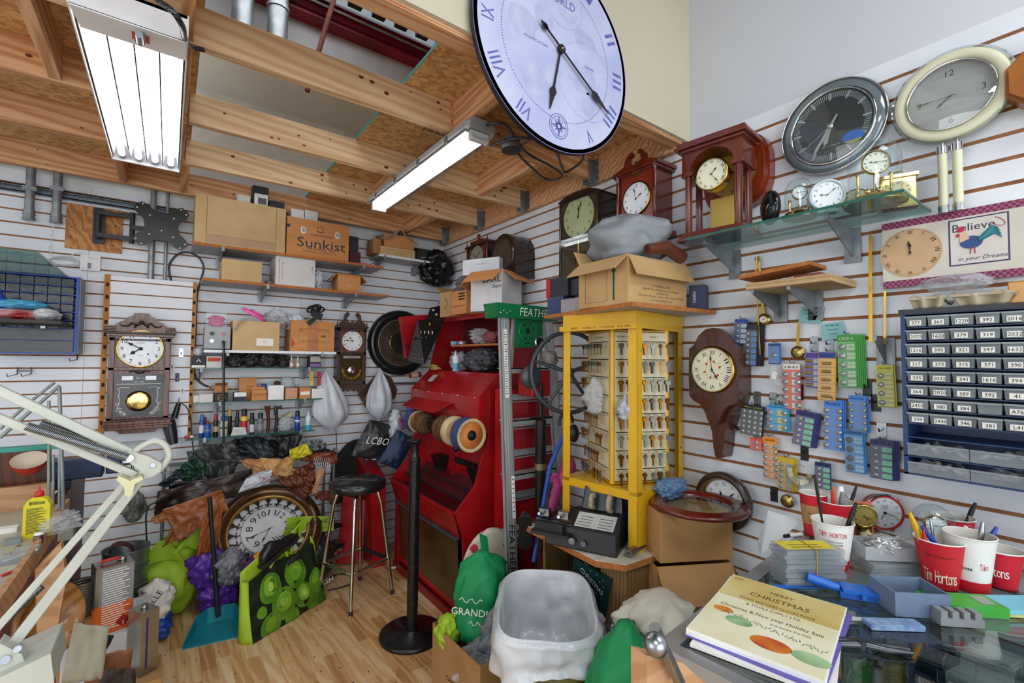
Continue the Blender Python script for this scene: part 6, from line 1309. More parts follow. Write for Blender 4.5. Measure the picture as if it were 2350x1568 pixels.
# ================================================================ key cutting table, yellow key stand
lamt=M('laminate_top','cfc9bb',.5,c2='b5ad9c',s=14); ven=M('veneer','8a6a3f',.55,c2='6d5230',s=2.5,k='wood',st=(14,14,.8),dist=4,lo=.2,hi=.8)
ZT_=.755
T=thing('work_table','low table with pale top and worn particleboard edge under the yellow key stand','table',(-.31,-2.33,0)); WT=TR(.31,2.33,0)
out=[(-.60,-2.03),(-.615,-2.50),(-.545,-2.60),(-.02,-2.63),(-.02,-2.03)]
b=B(lamt).at(WT).plate(out,ZT_-.003,ZT_).u(part_e).plate([(x-.0005*(x<-.5),y) for x,y in out],ZT_-.028,ZT_-.003); b.bd('table_top',T)
for x0,x1,y0,y1 in((-.53,-.04,-2.585,-2.57),(-.53,-.515,-2.57,-2.45),(-.53,-.04,-2.09,-2.075)): B(ven).at(WT).box(x0,x1,y0,y1,0,ZT_-.028).bd('side_board',T)
B(ven).at(WT).box(-.5,-.04,-2.57,-2.09,.30,.315).bd('inner_shelf',T)
yel=M('rack_yellow','d9a91c',.35,c2='cf9d14',s=3,coat=.3); rustm=M('rust_spots','6b3a12',.8)
KX,KY=-.435,-2.565; TH=rad(8)
ST=thing('key_display_stand','tall yellow metal key blank stand on the small table, keys on a turning column inside','key stand',(KX,KY,ZT_+.001),TH)
LX,LY=.425,.40; HS=1.775-ZT_; pw=.042
r=random.Random(4)
for (x,y,sx,sy) in((0,0,1,1),(0,LY,1,-1),(LX,0,-1,1),(LX,LY,-1,-1)):
    b=B(yel).box(x,x+sx*pw,y,y+sy*.003,0 if (y==0 or x==0) else .0,HS).box(x,x+sx*.003,y,y+sy*pw,0,HS)
    b.u(rustm)
    for k in range(14): z=r.uniform(.02,HS-.1); w_=r.uniform(.001,.005); b.box(x+sx*r.uniform(.006,.034),x+sx*.036-0,y-.0006,y,z,z+w_) if k<4 and y==0 else b.sph((x+sx*r.uniform(.004,.038),y-(.0006 if y==0 else -.0006),z),w_*.5,6,1,.2,1)
    b.bd('corner_post',ST)
b=B(yel).box(0,LX,0,LY,.235,.25).box(0,LX,-.001,.002,.215,.235).box(-.001,.002,0,LY,.215,.235).box(0,LX,LY-.002,LY,.215,.235); b.bd('base_tray',ST)
B(yel).box(.002,LX-.002,-.0005,.002,.0,.235).bd('lower_side_panel',ST)
b=B(yel).box(-.002,LX+.002,-.002,.002,HS-.075,HS).box(-.002,.002,0,LY,HS-.075,HS).box(LX-.002,LX+.002,0,LY,HS-.075,HS).box(0,LX,LY-.002,LY,HS-.075,HS).box(0,LX,0,LY,HS-.004,HS)
b.box(-.018,-.002,-.004,LY+.01,HS-.078,HS-.055)
b.u(ink).at(RZ(-PI/2)).text('BRASS',.014,-LY*.8,HS-.066,-.0185).text('DOUBLE CUT',.013,-LY*.58,HS-.066,-.0185).text('COLOR-PLUS',.013,-LY*.35,HS-.066,-.0185).text('SURE-GRIPS',.013,-LY*.13,HS-.066,-.0185).at(); b.bd('top_frame',ST)
# turning column
cc=Vector((-.235,-2.345,0)); Z0,Z1=1.01,1.70; hd=.20; cardm=M('key_card','d8cdae',.6,c2='cdc19f')
CT=thing('key_carousel','four sided yellow turning column of key cards inside the yellow stand','key rack',(cc.x,cc.y,Z0))
an=rad(200); cs=[(hd*cos(an+k*PI/2),hd*sin(an+k*PI/2)) for k in range(4)]
b=B(yel).plate(cs,0,.006).plate(cs,Z1-Z0-.006,Z1-Z0)
for x,y in cs:
    d=Vector((x,y,0)).normalized(); b.cyl((x-d.x*.012,y-d.y*.012,0),(x-d.x*.012,y-d.y*.012,Z1-Z0),.013,n=8)
b.bd('column_frame',CT); B(steel).cyl((0,0,-.02),(0,0,Z1-Z0+.03),.01).bd('spindle',CT)
wf=hd*math.sqrt(2); faces=[(rad(245),0),(rad(155),1)]
kw=M('key_wire','b9b7ae',.25,.9)
kb=[M('key_brass','9c6f30',.42,.8,c2='8a5c20',s=30),M('key_silver','8f8c84',.45,.8,c2='74716a',s=30)]
def keymesh(m,name,kind=0):
    b=B(m); 
    hd_=[(.011*cos(t),-.010+.010*sin(t)*(1 if kind==0 else .8)) for t in [i*PI/7 for i in range(14)]]
    b.prism(hd_ ,-.001,.001) if kind==0 else b.prism([(-.009,0),(.009,0),(.012,-.006),(.010,-.018),(.004,-.021),(-.004,-.021),(-.010,-.018),(-.012,-.006)],-.001,.001)
    b.prism([(-.0045,-.018),(.0045,-.018),(.0045,-.046),(.002,-.052),(-.002,-.052),(-.003,-.046)],-.0009,.0009)
    b.u(ink).disc(0,-.005,.0022,-.0012,8); return b.bd(name)
protos=[keymesh(kb[0],'key_blank',0),keymesh(kb[1],'key_blank',1),keymesh(kb[1],'key_blank',0),keymesh(kb[0],'key_blank',1)]
LBL=['round headed brass key blank hanging in rows on the yellow stand','flat headed silver key blank hanging in rows on the yellow stand','round headed silver key blank hanging in rows on the yellow stand','flat headed brass key blank hanging in rows on the yellow stand']
for o,l in zip(protos,LBL): tag(o,l,'key','key blanks on the yellow stand')
used=[False]*4; r=random.Random(12); MW={}
for ang,fi in faces:
    n=Vector((cos(ang),sin(ang),0)); base=cc+n*(wf/2-.002); rz=ang+PI/2
    Fm=Matrix.Translation(base)@RZ(rz); H=Z1-Z0
    loc=Matrix.Translation(-CT.location)@Fm
    b=B(cardm).at(loc)
    for cxp in((-.066,.066) if fi==0 else (0,)):
        w2=.060 if fi==0 else .118; b.u(cardm).box(cxp-w2,cxp+w2,-.004,-.001,Z0+.012,Z1-.01); b.u(ink)
        for rw in range(8): z=Z1-.05-rw*.082; b.box(cxp-w2+.004,cxp+w2-.004,-.0046,-.004,z-.004,z)
        b.text('HOUSE & PADLOCK' if cxp<=0 else 'PANEL 3',.011,cxp,Z1-.03,-.0047)
    b.bd('key_card',CT)
    hb=B(kw)
    for rw in range(8):
        z=Z1-.058-rw*.082
        for c in range(7):
            x=-.112+.0373*c
            h_=B(kw).at(loc).tube([(x,-.003,z),(x,-.05,z-.004),(x,-.055,z+.006)],.0014,4).bd('key_hook',CT)
            if fi==1 and (rw in(2,3) and c>1 or r.random()<.22): continue
            if fi==0 and rw==3 and c in(0,1): continue
            nk=r.choice([1,2,3]) if fi==0 else 2
            k=r.choice([1,2,1,2,0,3]) if rw<3 else r.choice([0,3,0,3,1,2])
            for j in range(nk if len(MW)<290 else 1):
                p=Fm@Vector((x,-.047+.007*j,z-.004)); q=protos[k] if not used[k] else protos[k].copy()
                if used[k]: C.objects.link(q)
                used[k]=True; q.location=p; q.rotation_euler=(0,0,rz+r.uniform(-.25,.25)); MW[len(MW)]=1
def hb_(name,label,px_,py_,x,m,rx,rz_,seed,neck=.35):
    q=ox_(x,px_,py_); return fixt(blob(B(m),(q.x,q.y,q.z-rz_),rx,.045,rz_,seed,.35,2.6,neck=neck),name,tuple(q),label,'bag')
hb_('zip_bag','clear zip bag of parts hanging over the left face of the key column',1365,865,-.43,film,.055,.17,81); hb_('plastic_bag','small knotted whitish bag hanging on the right face of the key column',1437,905,-.42,bagpale,.034,.115,83,.5)
# board and boxes on the stand
bz_=1.777; A,Bc,Cc=Vector((-.44,-1.97,0)),Vector((-.56,-2.64,0)),Vector((-.02,-2.68,0))
T=B(under).plate([(A.x,A.y),(Bc.x,Bc.y),(Cc.x,Cc.y),(-.02,A.y)],bz_,bz_+.018).u(part_e); 
for p1,p2 in((A,Bc),(Bc,Cc)): T.add([(p1.x-.0007,p1.y-.0007,bz_),(p2.x-.0007,p2.y-.0007,bz_),(p2.x-.0007,p2.y-.0007,bz_+.018),(p1.x-.0007,p1.y-.0007,bz_+.018)],[(0,1,2,3)])
fixt(T,'particleboard_sheet',(-.43,-2.5,bz_),'loose particleboard sheet lying on top of the yellow key stand','board'); BZ=bz_+.0185
NB=Vector((-.535,-2.60,BZ)); d2=Vector((.378,-.02,0)); d1=Vector((.04,.295,0))
a1=math.atan2(d2.y,d2.x); W1=d2.length; D1=min(d1.length,.36); T=thing('cardboard_box','large open tan carton with green print standing on the yellow key stand','box',(NB.x+ .5*W1*cos(a1)-.5*D1*sin(a1),NB.y+.5*W1*sin(a1)+.5*D1*cos(a1),BZ),a1)
hB=oz(BZ,1468,716); hh_=.20; grn=M('green_ink','1f4a38',.7); tanc=M('tan_card3','c3a06f',.8,c2='b48e5c',s=4,bump=.15,bs=50)
def mk3(b,w,d,h):
    y=-d/2-.0008; b.u(M('print_olive','6b6040',.8)).text('123 MIDAIR COURT',.014,w*.05,h*.42,y).text('BRAMPTON, ONTARIO L6T 3V1 CANADA',.014,w*.05,h*.34,y,w=w*.62).text('Tel: 905-265-4010',.011,w*.05,h*.27,y).text('Order Dept. Fax: 905-265-0082',.012,w*.05,h*.2,y,w=w*.78).text('www.commworthflowers.com',.011,w*.05,h*.12,y)
    b.u(grn).tube([(w*.1+.09*cos(t),y,h*.78+.03*sin(t)) for t in [i*PI/10 for i in range(20)]],.003,4,True).tube([(w*.1+.075*cos(t),y,h*.78+.02*sin(t)) for t in [i*PI/10 for i in range(20)]],.0015,4,True).text('COMMWORTH',.026,w*.1,h*.8,y,w=.12)
    b.at(RZ(-PI/2)).u(grn).box(d*.22,d*.25,-w/2-.001,-w/2,h*.1,h*.7).add([(d*.19,-w/2-.001,h*.7),(d*.28,-w/2-.001,h*.7),(d*.235,-w/2-.001,h*.82)],[(0,1,2)]).tube([(-d*.35,-w/2-.001,h*.1),(d*.1,-w/2-.001,h*.1),(d*.1,-w/2-.001,h*.95),(-d*.35,-w/2-.001,h*.95)],.0006,4,True).at()
box_open(T,W1,D1,hh_,tanc,[('f',.10,-62),('l',.10,-40),('r',.08,-70),('b',.08,60)],mk3)
o=T.location
def skyb(label,px1,px2,pt,pb,m,x,d,zb=None,marks=None):
    y0=ox_(x,px1,(pt+pb)/2).y; y1=ox_(x,px2,(pt+pb)/2).y; z0=BZ+.0005 if zb is None else zb; z1=ox_(x,(px1+px2)/2,pt).z
    T=thing('gift_case',label,'box',(x+d/2,(y0+y1)/2,z0),WR); B(m).box(-(y0-y1)/2,(y0-y1)/2,-d/2,d/2,0,z1-z0).bd('box_body',T,bev=.002)
    if marks: marks(T,(y0-y1),d,z1-z0)
    return z1
z1=skyb('navy blue small box at the left on the key stand board',1256,1292,682,722,M('box_blue','39466e',.5),-.44,.08)
skyb('grey patterned small box right of the navy one on the key stand board',1287,1331,685,722,M('box_greyweave','8f8689',.6,c2='a29a9c',s=90,st=(1,8,1)),-.465,.08)
z2=skyb('black box with a red end stacked on the navy one',1254,1303,637,681,darkbox,-.43,.08,z1+.001,lambda T,w,d,h:B(M('box_red','b3202a',.5)).box(-w/2-.001,-w/2+.03,-d/2-.001,d/2,0,h).bd('red_end',T))
skyb('long charcoal box lying beside the red ended one on the stand',1303,1340,640,672,M('box_char','34363f',.5),-.41,.08,z1+.001)
skyb('maroon box behind the grey patterned one on the key stand board',1331,1350,655,712,M('box_wine','54202f',.6),-.40,.1)
q=Vector((-.09,-2.64,0)); T=thing('gift_case','navy watch box with white sideways lettering right of the big carton','box',(q.x,q.y,BZ+.0005),-PI/2+.3); B(M('box_navy2','2b3150',.5)).box(-.035,.035,-.03,.03,0,.11).u(paper).at(RY(-PI/2)).text('CASIO',.018,.055,.012,-.0305).at().bd('box_body',T)
q=ox_(-.35,1500,520); fixt(blob(B(M('grey_sack','8a8f94',.6,c2='7a7f84',s=5,bump=-.5,bs=8)),(o.x+.0,o.y+.03,BZ+hh_-.01),.19,.21,.24,91,.2,1.4),'grey_sack',(o.x+.1,o.y,BZ+hh_),'large grey plastic sack slumped on the open carton above the key stand','bag')
bl=M('brown_roll','6a3322',.5,c2='552718',coat=.2); P=[Vector((o.x-.10,o.y-.16,BZ+hh_+.03)),Vector((o.x+.0,o.y-.18,BZ+hh_+.05)),Vector((o.x+.14,o.y-.16,BZ+hh_+.03))]
fixt(B(bl).tube([tuple(P[0]),tuple(P[1]),tuple(P[2])],[.022,.028,.03],16).u(M('roll_in','3a1a12',.7)).cyl(tuple(P[0]+Vector((.0,.004,.002))),tuple(P[0]+Vector((.0,.0055,.002))),.016,n=14),'leather_roll',tuple(P[1]),'rolled brown leather lying on the front flap of the big open carton','leather')
# key cutting machine (duplicator)
km=M('cast_black','26282b',.35,.3,c2='1b1c1f',s=14,coat=.2); p=oz(ZT_,1372,1285); KM=thing('key_cutting_machine','black key cutting machine with two grinding wheels under the yellow stand','key machine',(-.495,-2.335,ZT_+.001),-rad(64))
B(km).hexa([(-.15,-.13,0),(.17,-.13,0),(.17,.13,0),(-.15,.13,0),(-.15,-.12,.09),(.165,-.12,.09),(.165,.12,.09),(-.15,.12,.09)]).bd('base_casting',KM,bev=.006)
b=B(km).hexa([(-.03,-.125,.09),(.17,-.125,.09),(.17,.13,.09),(-.03,.13,.09),(-.03,-.03,.14),(.165,-.03,.14),(.165,.12,.14),(-.03,.12,.14)]); b.bd('sloped_deck',KM,bev=.004)
b=B(km).hexa([(-.03,.0,.13),(.16,.0,.13),(.16,.125,.13),(-.03,.125,.13),(-.02,.03,.235),(.15,.03,.235),(.15,.12,.235),(-.02,.12,.235)]); b.bd('wheel_guard',KM,bev=.008)
lb_=M('label_silver','b5b6b3',.4); 
def dk(u,v): return (-.03+.2*u,-.126+.094*v,.092+.049*v)
b=B(lb_).add([dk(.05,.1),dk(.9,.1),dk(.9,.9),dk(.05,.9)],[(0,1,2,3)]).at(TR(0,-.0007,.0015)).u(ink)
for i in range(4): b.add([dk(.08+.02*i,.2+.15*i),dk(.4,.2+.15*i),dk(.4,.22+.15*i),dk(.08+.02*i,.22+.15*i)],[(0,1,2,3)]).add([dk(.55,.2+.15*i),dk(.85,.2+.15*i),dk(.85,.22+.15*i),dk(.55,.22+.15*i)],[(0,1,2,3)])
b.bd('instruction_plate',KM)
for x,R_ in((.03,.035),(.11,.04)): B(M('grind_wheel','a99b84',.8,.2,c2='8d8069',s=60)).cyl((x-.008,-.012,.18),(x+.008,-.012,.18),R_,n=24).u(steel).cyl((x-.012,-.012,.18),(x+.012,-.012,.18),R_*.5,n=16).bd('grinding_wheel',KM)
b=B(km).box(-.20,-.03,-.17,-.02,.05,.065).box(-.19,-.06,-.15,-.13,.065,.10).tube([(-.2,-.1,.09),(-.03,-.1,.09)],.012,10).u(steel).tube([(-.19,-.06,.08),(-.02,-.06,.08)],.009,10); b.bd('carriage',KM)
for x in(-.16,-.07): B(steel).bx(x,-.10,.13,.045,.03,.03).cyl((x,-.12,.13),(x,-.17,.14),.007,n=8).bd('clamp_jaw',KM)
B(steel).cyl((-.02,-.131,.04),(-.02,-.145,.04),.014,n=14).cyl((.03,-.131,.035),(.03,-.14,.035),.012,n=14).bd('switch',KM)
b=B(M('chuck_steel','8d8a82',.25,.9)); b.cyl((-.49,-2.565,ZT_+.018),(-.34,-2.535,ZT_+.018),.016,n=18).cyl((-.492,-2.566,ZT_+.018),(-.495,-2.566,ZT_+.018),.006,n=10); fixt(b,'steel_rod',(-.45,-2.55,ZT_),'short thick steel rod lying on the table edge beside the yellow post','rod')
q=ox_(-.35,1445,1200); fixt(blob(B(M('blue_rag','4a7fa8',.7,c2='3a6a92',bump=-.3)),(-.33,-2.47,ZT_+.001),.04,.03,.16,93,.3,2.6),'blue_cloth',(-.33,-2.47,ZT_),'light blue cloth stuffed between key machine and yellow post','cloth')
# pink shoes, cables under the wheel
cr=M('pink_clog','c4508e',.6,c2='a83f78',s=40,k='vor',lo=.0,hi=.25)
for i,(x,y_,a) in enumerate(((1302,1085,.7),(1270,1130,1.0))):
    q=oy(-1.98,x,y_); T=thing('pink_clog',['upper','lower'][i]+' of two pink perforated clogs wedged beside the yellow stand','shoe',q); T.rotation_euler=(0,-a,.6)
    B(cr).sheet(lambda u,v:(-.1+.2*v,.045*cos(2*PI*u)*sin(PI*min(max(v,.02),.98))**.4,max(-.01,.05*sin(2*PI*u)*sin(PI*min(max(v,.02),.98))**.4*(1.2-.5*v))),18,14,True,True).bd('upper',T)
b=B(black); 
for k in range(6):
    a=oy(-2.02+.01*k,1262+k*2,1110); e=oy(-2.02+.01*k,1232+k*5,1270); b.tube([tuple(a),tuple(a.lerp(e,.5)+Vector((.01*sin(k),0,0))),tuple(e)],.004,5)
fixt(b,'cable_bundle',tuple(oy(-2.0,1250,1150)),'bundle of thin black cables hanging left of the key machine','cable')
q=oy(-1.98,1262,1000); e=oy(-2.0,1225,1290); fixt(B(M('crutch_blue','1f4fa8',.35)).tube([tuple(oy(-1.95,1300,985)),tuple(oy(-1.97,1262,1070)),tuple(e)],.012,10),'blue_tube',tuple(q),'bright blue metal tube standing behind the black cable bundle','tube')
T=B(M('hat_cream','c9c3ae',.7,c2='b23a4a',s=22,k='vor',lo=.9,hi=.93)); q=oy(-1.62,1130,1270); T.at(TR(-.50,-1.57,.33)@RZ(-.3)@RX(.15)).lathe([(.0,0),(.15,-.0),(.17,.01),(.15,.02),(0,.02)],36,ax='y',sy=1.6); fixt(T.at(),'floral_board',(-.5,-1.57,.1),'oval cream ironing board with red flowers behind the ladder foot','board')
# red crate right of the ladder with shoes
T=thing('red_tool_box','red metal box on the floor between ladder and key table','box',(-.22,-1.95,0)); B(redd).box(-.16,.16,-.1,.1,0,.66).box(-.18,.18,-.12,.12,.66,.70).bd('case',T,bev=.004)
q=oy(-2.1,1225,1215); shoe('black leather shoe hanging upside down left of the cable bundle',1205,1225,-2.02,.9,'19191a',sc=.8,tilt=1.1)
# ================================================================ bin, bags and box at the bottom
BT=thing('waste_bin','olive green waste bin lined with a white plastic bag','waste bin',(-.845,-2.465,0),rad(50)); ol=M('olive_bin','6f6a3c',.45,c2='625e34',s=4)
def rr(u,a,b_,z,e=4): t=2*PI*u; c,s=cos(t),sin(t); k=(abs(c)**e+abs(s)**e)**(-1/e); return (a*c*k,b_*s*k,z)
B(ol).sheet(lambda u,v:rr(u,.20+.055*v,.13+.045*v,.0+.62*v),48,10,True,True).at().plate([rr(i/24,.20,.13,0)[:2] for i in range(24)],0,.004).bd('bin_body',BT)
liner=M('bin_liner_white','cfd2d6',.25,c2='b9bdc3',s=6,bump=-.6,bs=8)
def ln(u,v):
    if v<.45: q=v/.45; a,b_,z=.262,.182,.51+.13*q; w_=.022*nz(u*26,v*5,2)*(1.4-q)+.010; z+=.03*sin(2*PI*u*2+1)*(1-q)
    elif v<.55: q=(v-.45)/.1; a,b_,z=.262-.012*q,.182-.012*q,.64+.010*sin(PI*q); w_=.006*nz(u*14,3,2)
    else: q=(v-.55)/.45; a,b_,z=.25-.05*q-.17*max(0,q-.7)/.3,.17-.03*q-.11*max(0,q-.7)/.3,.64-.34*q; w_=-.05*abs(nz(u*11,q*3,5))*min(1,q*3)
    x,y,_=rr(u,a+w_,b_+w_,0); return (x,y,z)
B(liner).sheet(ln,90,40,True,True).bd('bin_liner',BT)
b=B(paper).at(RZ(PI)@TR(0,0,0)); fx=RZ(-PI/2)
b.at(RZ(-PI/2)@RX(-.07)).tube([(.055*cos(t),-.2385,.30+.055*sin(t)) for t in [.4+i*.2 for i in range(12)]],.004,5).tube([(.055*cos(t),-.2385,.30+.055*sin(t)) for t in [3.6+i*.2 for i in range(10)]],.004,5).text('COMMERCE COURT',.022,0,.20,-.232)
for k in range(5): b.tube([(-.02+.01*k,-.238,.285),(-.02+.01*k,-.238,.315)],.002,4)
b.bd('bin_print',BT)
T=thing('cardboard_box','open brown carton on the floor full of crumpled bags beside the bin','box',(-.80,-1.98,0),rad(2)); box_open(T,.33,.40,.30,cardin,[],lambda b,w,d,h:b.u(ink).text('BEEF',.05,w*.2,h*.5,-d/2-.001).at(RZ(-PI/2)).text('CAMPBELL',.03,.0,h*.4,-w/2-.001).at())
gcl=M('green_cloth','0f8a4e',.6,c2='0b7340',s=4,bump=-.4,bs=9); b=blob(B(gcl),(-.79,-1.90,.22),.15,.135,.38,95,.16,1.7,neck=.14,e=.6,lean=(.06,.06)); b.sheet(lambda u,v:(-.73+.05*u,-1.84+.03*v,.56+.12*v-.03*u),4,6).u(paper).at(TR(-.90,-2.0,.42)@RZ(-.75)@RY(.05)).text('GRANDI',.045,0,0,0).tube([(-.05+.012*i,-.0,.05+.012*sin(i*1.7)) for i in range(10)],.002,4).tube([(-.0+.01*i,0,-.05+.012*sin(i*1.9)) for i in range(8)],.002,4).at()
fixt(b,'green_tote_bag',(-.79,-1.9,.22),'stuffed green cloth bag with white print leaning at the ladder foot','bag',sol=0)
fixt(blob(B(greyp),(-.80,-2.09,.18),.09,.08,.30,97,.35,2.4,neck=.35),'plastic_bag',(-.8,-2.09,.2),'tied grey plastic bag standing in the open floor carton','bag')
fixt(blob(B(film),(-.83,-2.04,.08),.13,.13,.22,99,.4,3),'plastic_bag',(-.83,-2.04,.1),'clear crumpled bag filling the bottom of the open floor carton','bag')
fixt(blob(B(lime),(-.93,-1.86,.20),.06,.05,.16,101,.3,2.4),'lime_bag_corner',(-.93,-1.86,.2),'small lime green bag poking out of the floor carton corner','bag')
can('cleaner_bottle','orange and white container with a partial label between green bag and bin',-.69,-2.14,.0,.055,.46,M('orange_lab','d8571f',.4),wpl,None,(paper,.3,.55),None,'bottle',txt='HOM',tm=paper)
# green bag and patterned scarf in front of the veneer panel
b=blob(B(gcl),(-.86,-2.86,.0),.15,.14,.74,103,.15,1.6,neck=.14,e=.6,lean=(.02,.02)); b.u(paper).at(TR(-1.0,-2.97,.57)@RZ(-.78)@RY(.15)).text("I'M",.05,.0,.05,0).text('AM',.05,.01,-.0,0).tube([(-.045,0,.085),(.045,0,.085),(.045,0,-.035),(-.045,0,-.035)],.0025,4,True).text('REMEMBER',.022,.03,-.06,0).at()
fixt(b,'green_tote_bag',(-.86,-2.86,0),'green cloth bag with white framed slogan at the foot of the display counter','bag')
sc_=M('scarf_cream','c9c4b6',.8,c2='b9b3a3'); b=B(sc_); blob(b,(-.62,-2.80,.50),.17,.13,.24,105,.22,2.2)
b.u(navy)
r=random.Random(3)
for i in range(26):
    a=r.uniform(2.6,5.4); h=r.uniform(.08,.2); R_=.155*sin(math.acos(max(-1,min(1,1-2*h/.24))))+.012
    M_=TR(-.62+R_*1.22*cos(a),-2.80+R_*.95*sin(a),.50+h)@RZ(a+PI/2)@RX(-.25)@RY(r.uniform(-.5,.5)); b.at(M_)
    if i%2: b.tube([(-.012+.009*cos(t),-.004,.009*sin(t)) for t in [.6+.6*k for k in range(9)]],.0022,4).tube([(.004-.009*cos(t),-.004,.009*sin(t)) for t in [.6+.6*k for k in range(9)]],.0022,4)
    else: b.text('GUCCI',.011,0,0,-.004)
fixt(b.at(),'patterned_scarf',(-.62,-2.83,.4),'cream scarf with navy double letter pattern bunched behind the green bag','scarf')
fixt(B(cardin).box(-.80,-.46,-2.96,-2.66,0,.50),'cardboard_box',(-.63,-2.8,0),'plain brown carton under the cream scarf','box',bev=.003)
fixt(blob(B(M('lilac_bag','a79fae',.4,c2='8f8798',bump=-.4)),(-.59,-2.47,.28),.055,.055,.26,107,.3,2.5),'plastic_bag',(-.59,-2.47,.3),'pale lilac bag squeezed between bin and veneer panel','bag')
P=[ox_(-.545,x,y_) for x,y_ in ((1318,1280),(1402,1330),(1388,1418),(1300,1360))]; pm=M('poster_teal','0f3a3a',.35,c2='0b2a2c')
cc_=sum(P,Vector())/4; b=B(pm).add([tuple(q) for q in P]+[tuple(q+Vector((.006,0,0))) for q in P],[(0,1,2,3),(7,6,5,4),(0,4,5,1),(1,5,6,2),(2,6,7,3),(3,7,4,0)])
b.u(paper).at(TR(-.5462,cc_.y-.02,cc_.z+.03)@RZ(WR)@RY(.42)).text('CHRISTMAS',.03,.0,0,0,w=.14).text('Christmas & New Year Sale',.008,0,-.025,0); 
for i in range(7): b.sph((-.06+.022*i+.01*sin(i*5),0,.04+.015*sin(i*3)),.0025,6,1,.1,1)
b.u(M('note_blue','4b9ac2',.6)).at(TR(-.547,cc_.y+.01,cc_.z+.01)@RZ(WR)@RY(.42)).box(-.04,.03,0,.0004,-.05,-.03).at(); fixt(b,'christmas_flyer',tuple(cc_),'dark teal flyer reading CHRISTMAS leaning behind the waste bin','flyer')
# cartons right of the key stand
NB=oz(.95,1682,1169); LB=oz(.95,1515,1176); d=LB-NB; a_=math.atan2(-d.y,-d.x); W_=d.length; D_=.21
bc=M('carton_brown','b08454',.85,c2='a37648',s=4,bump=.2,bs=50)
T=thing('cardboard_box','worn brown carton with torn bottom edge under the two round frames','box',(NB.x-.5*W_*cos(a_)-.5*D_*sin(a_),NB.y-.5*W_*sin(a_)+.5*D_*cos(a_),.745),a_)
B(bc).box(-W_/2,W_/2,-D_/2,D_/2,0,.20).bd('box_body',T,bev=.004); TB=T.location.copy()
T=thing('cardboard_box','larger brown carton with its front flap folded open below the worn one','box',(TB.x-.01,TB.y+.0,.0),a_)
box_open(T,W_+.01,D_-.02,.73,bc,[('f',.15,-52),('r',.12,-60)])
# round frames on the carton
mah=M('mahogany','6a1d12',.25,c2='4a110a',s=3,coat=.5); q=Vector((TB.x-.01,TB.y-.075,.953))
T=thing('round_clock_frame','oval looking red mahogany ring frame lying flat on the worn carton','frame',q); T.scale=(1.3,1.3,1)
B(mah).lathe([(.10,.0),(.145,.0),(.150,.012),(.142,.02),(.135,.018),(.128,.028),(.118,.026),(.10,.016),(.10,.0)],48,cap=False).bd('ring_frame',T); B(glass).lathe([(0,.012),(.10,.012)],40).bd('glass_lens',T)
q=ox_(-.06,1662,1122); T=thing('round_clock_frame','dark and gold ring frame standing upright behind the mahogany one','frame',(q.x-.01,q.y,.955),WR)
B(M('frame_umber','34231a',.35,coat=.3)).lathe([(.092,.01),(.125,.01),(.125,-.01),(.115,-.026),(.1,-.02)],48,ax='y',cap=False).u(M('gold_old','8f7a3e',.35,.7)).lathe([(.1,-.02),(.092,-.008),(.088,.01)],48,ax='y',cap=False).bd('ring_frame',T)
dial(T,(0,0),.09,.009,11,8,M('clock_face','e9edf1',.4),ink,'ara',.8,.22,ticks=0)
fixt(blob(B(M('blue_zip','6d9cc8',.25,al=.6,c2='4d7cb0',bump=-.5)),(TB.x-.01,TB.y+.06,.957),.10,.05,.09,111,.3,2.4),'zip_bag',(TB.x,TB.y+.06,.96),'blue edged clear zip bag propped on the mahogany ring frame','bag')
# ================================================================ right wall
def RT_(name,label,cat,x,l,t,r,b,group=None,x0=-.001):
    cy,z0,w,h=RW(x,l,t,r,b); return thing(name,label,cat,(x0,cy,z0),WR,group),w,h,x-x0
mh=M('clock_mahogany','6f2312',.25,c2='4c160b',s=3,st=(12,12,1.5),coat=.6,lo=.25,hi=.75); cher=M('clock_cherry','8a3418',.3,c2='682310',s=3,st=(12,12,1.5),coat=.5); dkw=M('clock_dark','2f1c13',.25,c2='1c100b',s=3,st=(12,12,1.5),coat=.5)
faceg=M('face_gold','d9cfa4',.35,c2='cbbf8e'); facew=M('clock_face','e9edf1',.4); facec=M('face_cream','e2dfc4',.4)
def frame_box(T,W,d,z0,z1,m,t=.02,back=True,par='case'):
    if back: B(m).box(-W+.004,W-.004,d+.012,0,z0,z1).bd(par,T)
    B(m).box(-W,-W+t,d,d+.012,z0,z1).box(W-t,W,d,d+.012,z0,z1).box(-W+t,W-t,d,d+.012,z0,z0+t).box(-W+t,W-t,d,d+.012,z1-t,z1).bd('door_frame',T,bev=.002)
# glass fronted dark clock
T,w,h,d=RT_('long_case_wall_clock','tall dark glass fronted wall clock between the ceiling ledger and the grey sack','clock',-.16,1283,440,1372,640); W=w/2
frame_box(T,W,d,0,h*.95,dkw,.016); B(dkw).prism([(-W-.01,h*.94),(-W*.6,h*.99),(0,h),(W*.6,h*.99),(W+.01,h*.94)],d-.01,0).bd('arched_top',T,bev=.003)
B(M('old_case_back','4a3222',.6)).box(-W+.016,W-.016,d+.008,d+.0115,.016,h*.93).bd('backboard',T)
dial(T,(0,h*.72),W*.78,d+.006,12,3,faceg,ink,'ara',.8,.24,ticks=60); B(dkw).box(-W+.016,W-.016,d-.002,d+.002,h*.45,h*.47).bd('cross_bar',T); B(glass).box(-W+.016,W-.016,d+.001,d+.002,.016,h*.93).bd('glass_door',T)
B(brass).lathe([(0,-.004),(.03,-.002),(.032,.002)],24,(0,d+.006,h*.2),'y').box(-.003,.003,d+.006,d+.008,h*.2,h*.45).bd('pendulum_bob',T)
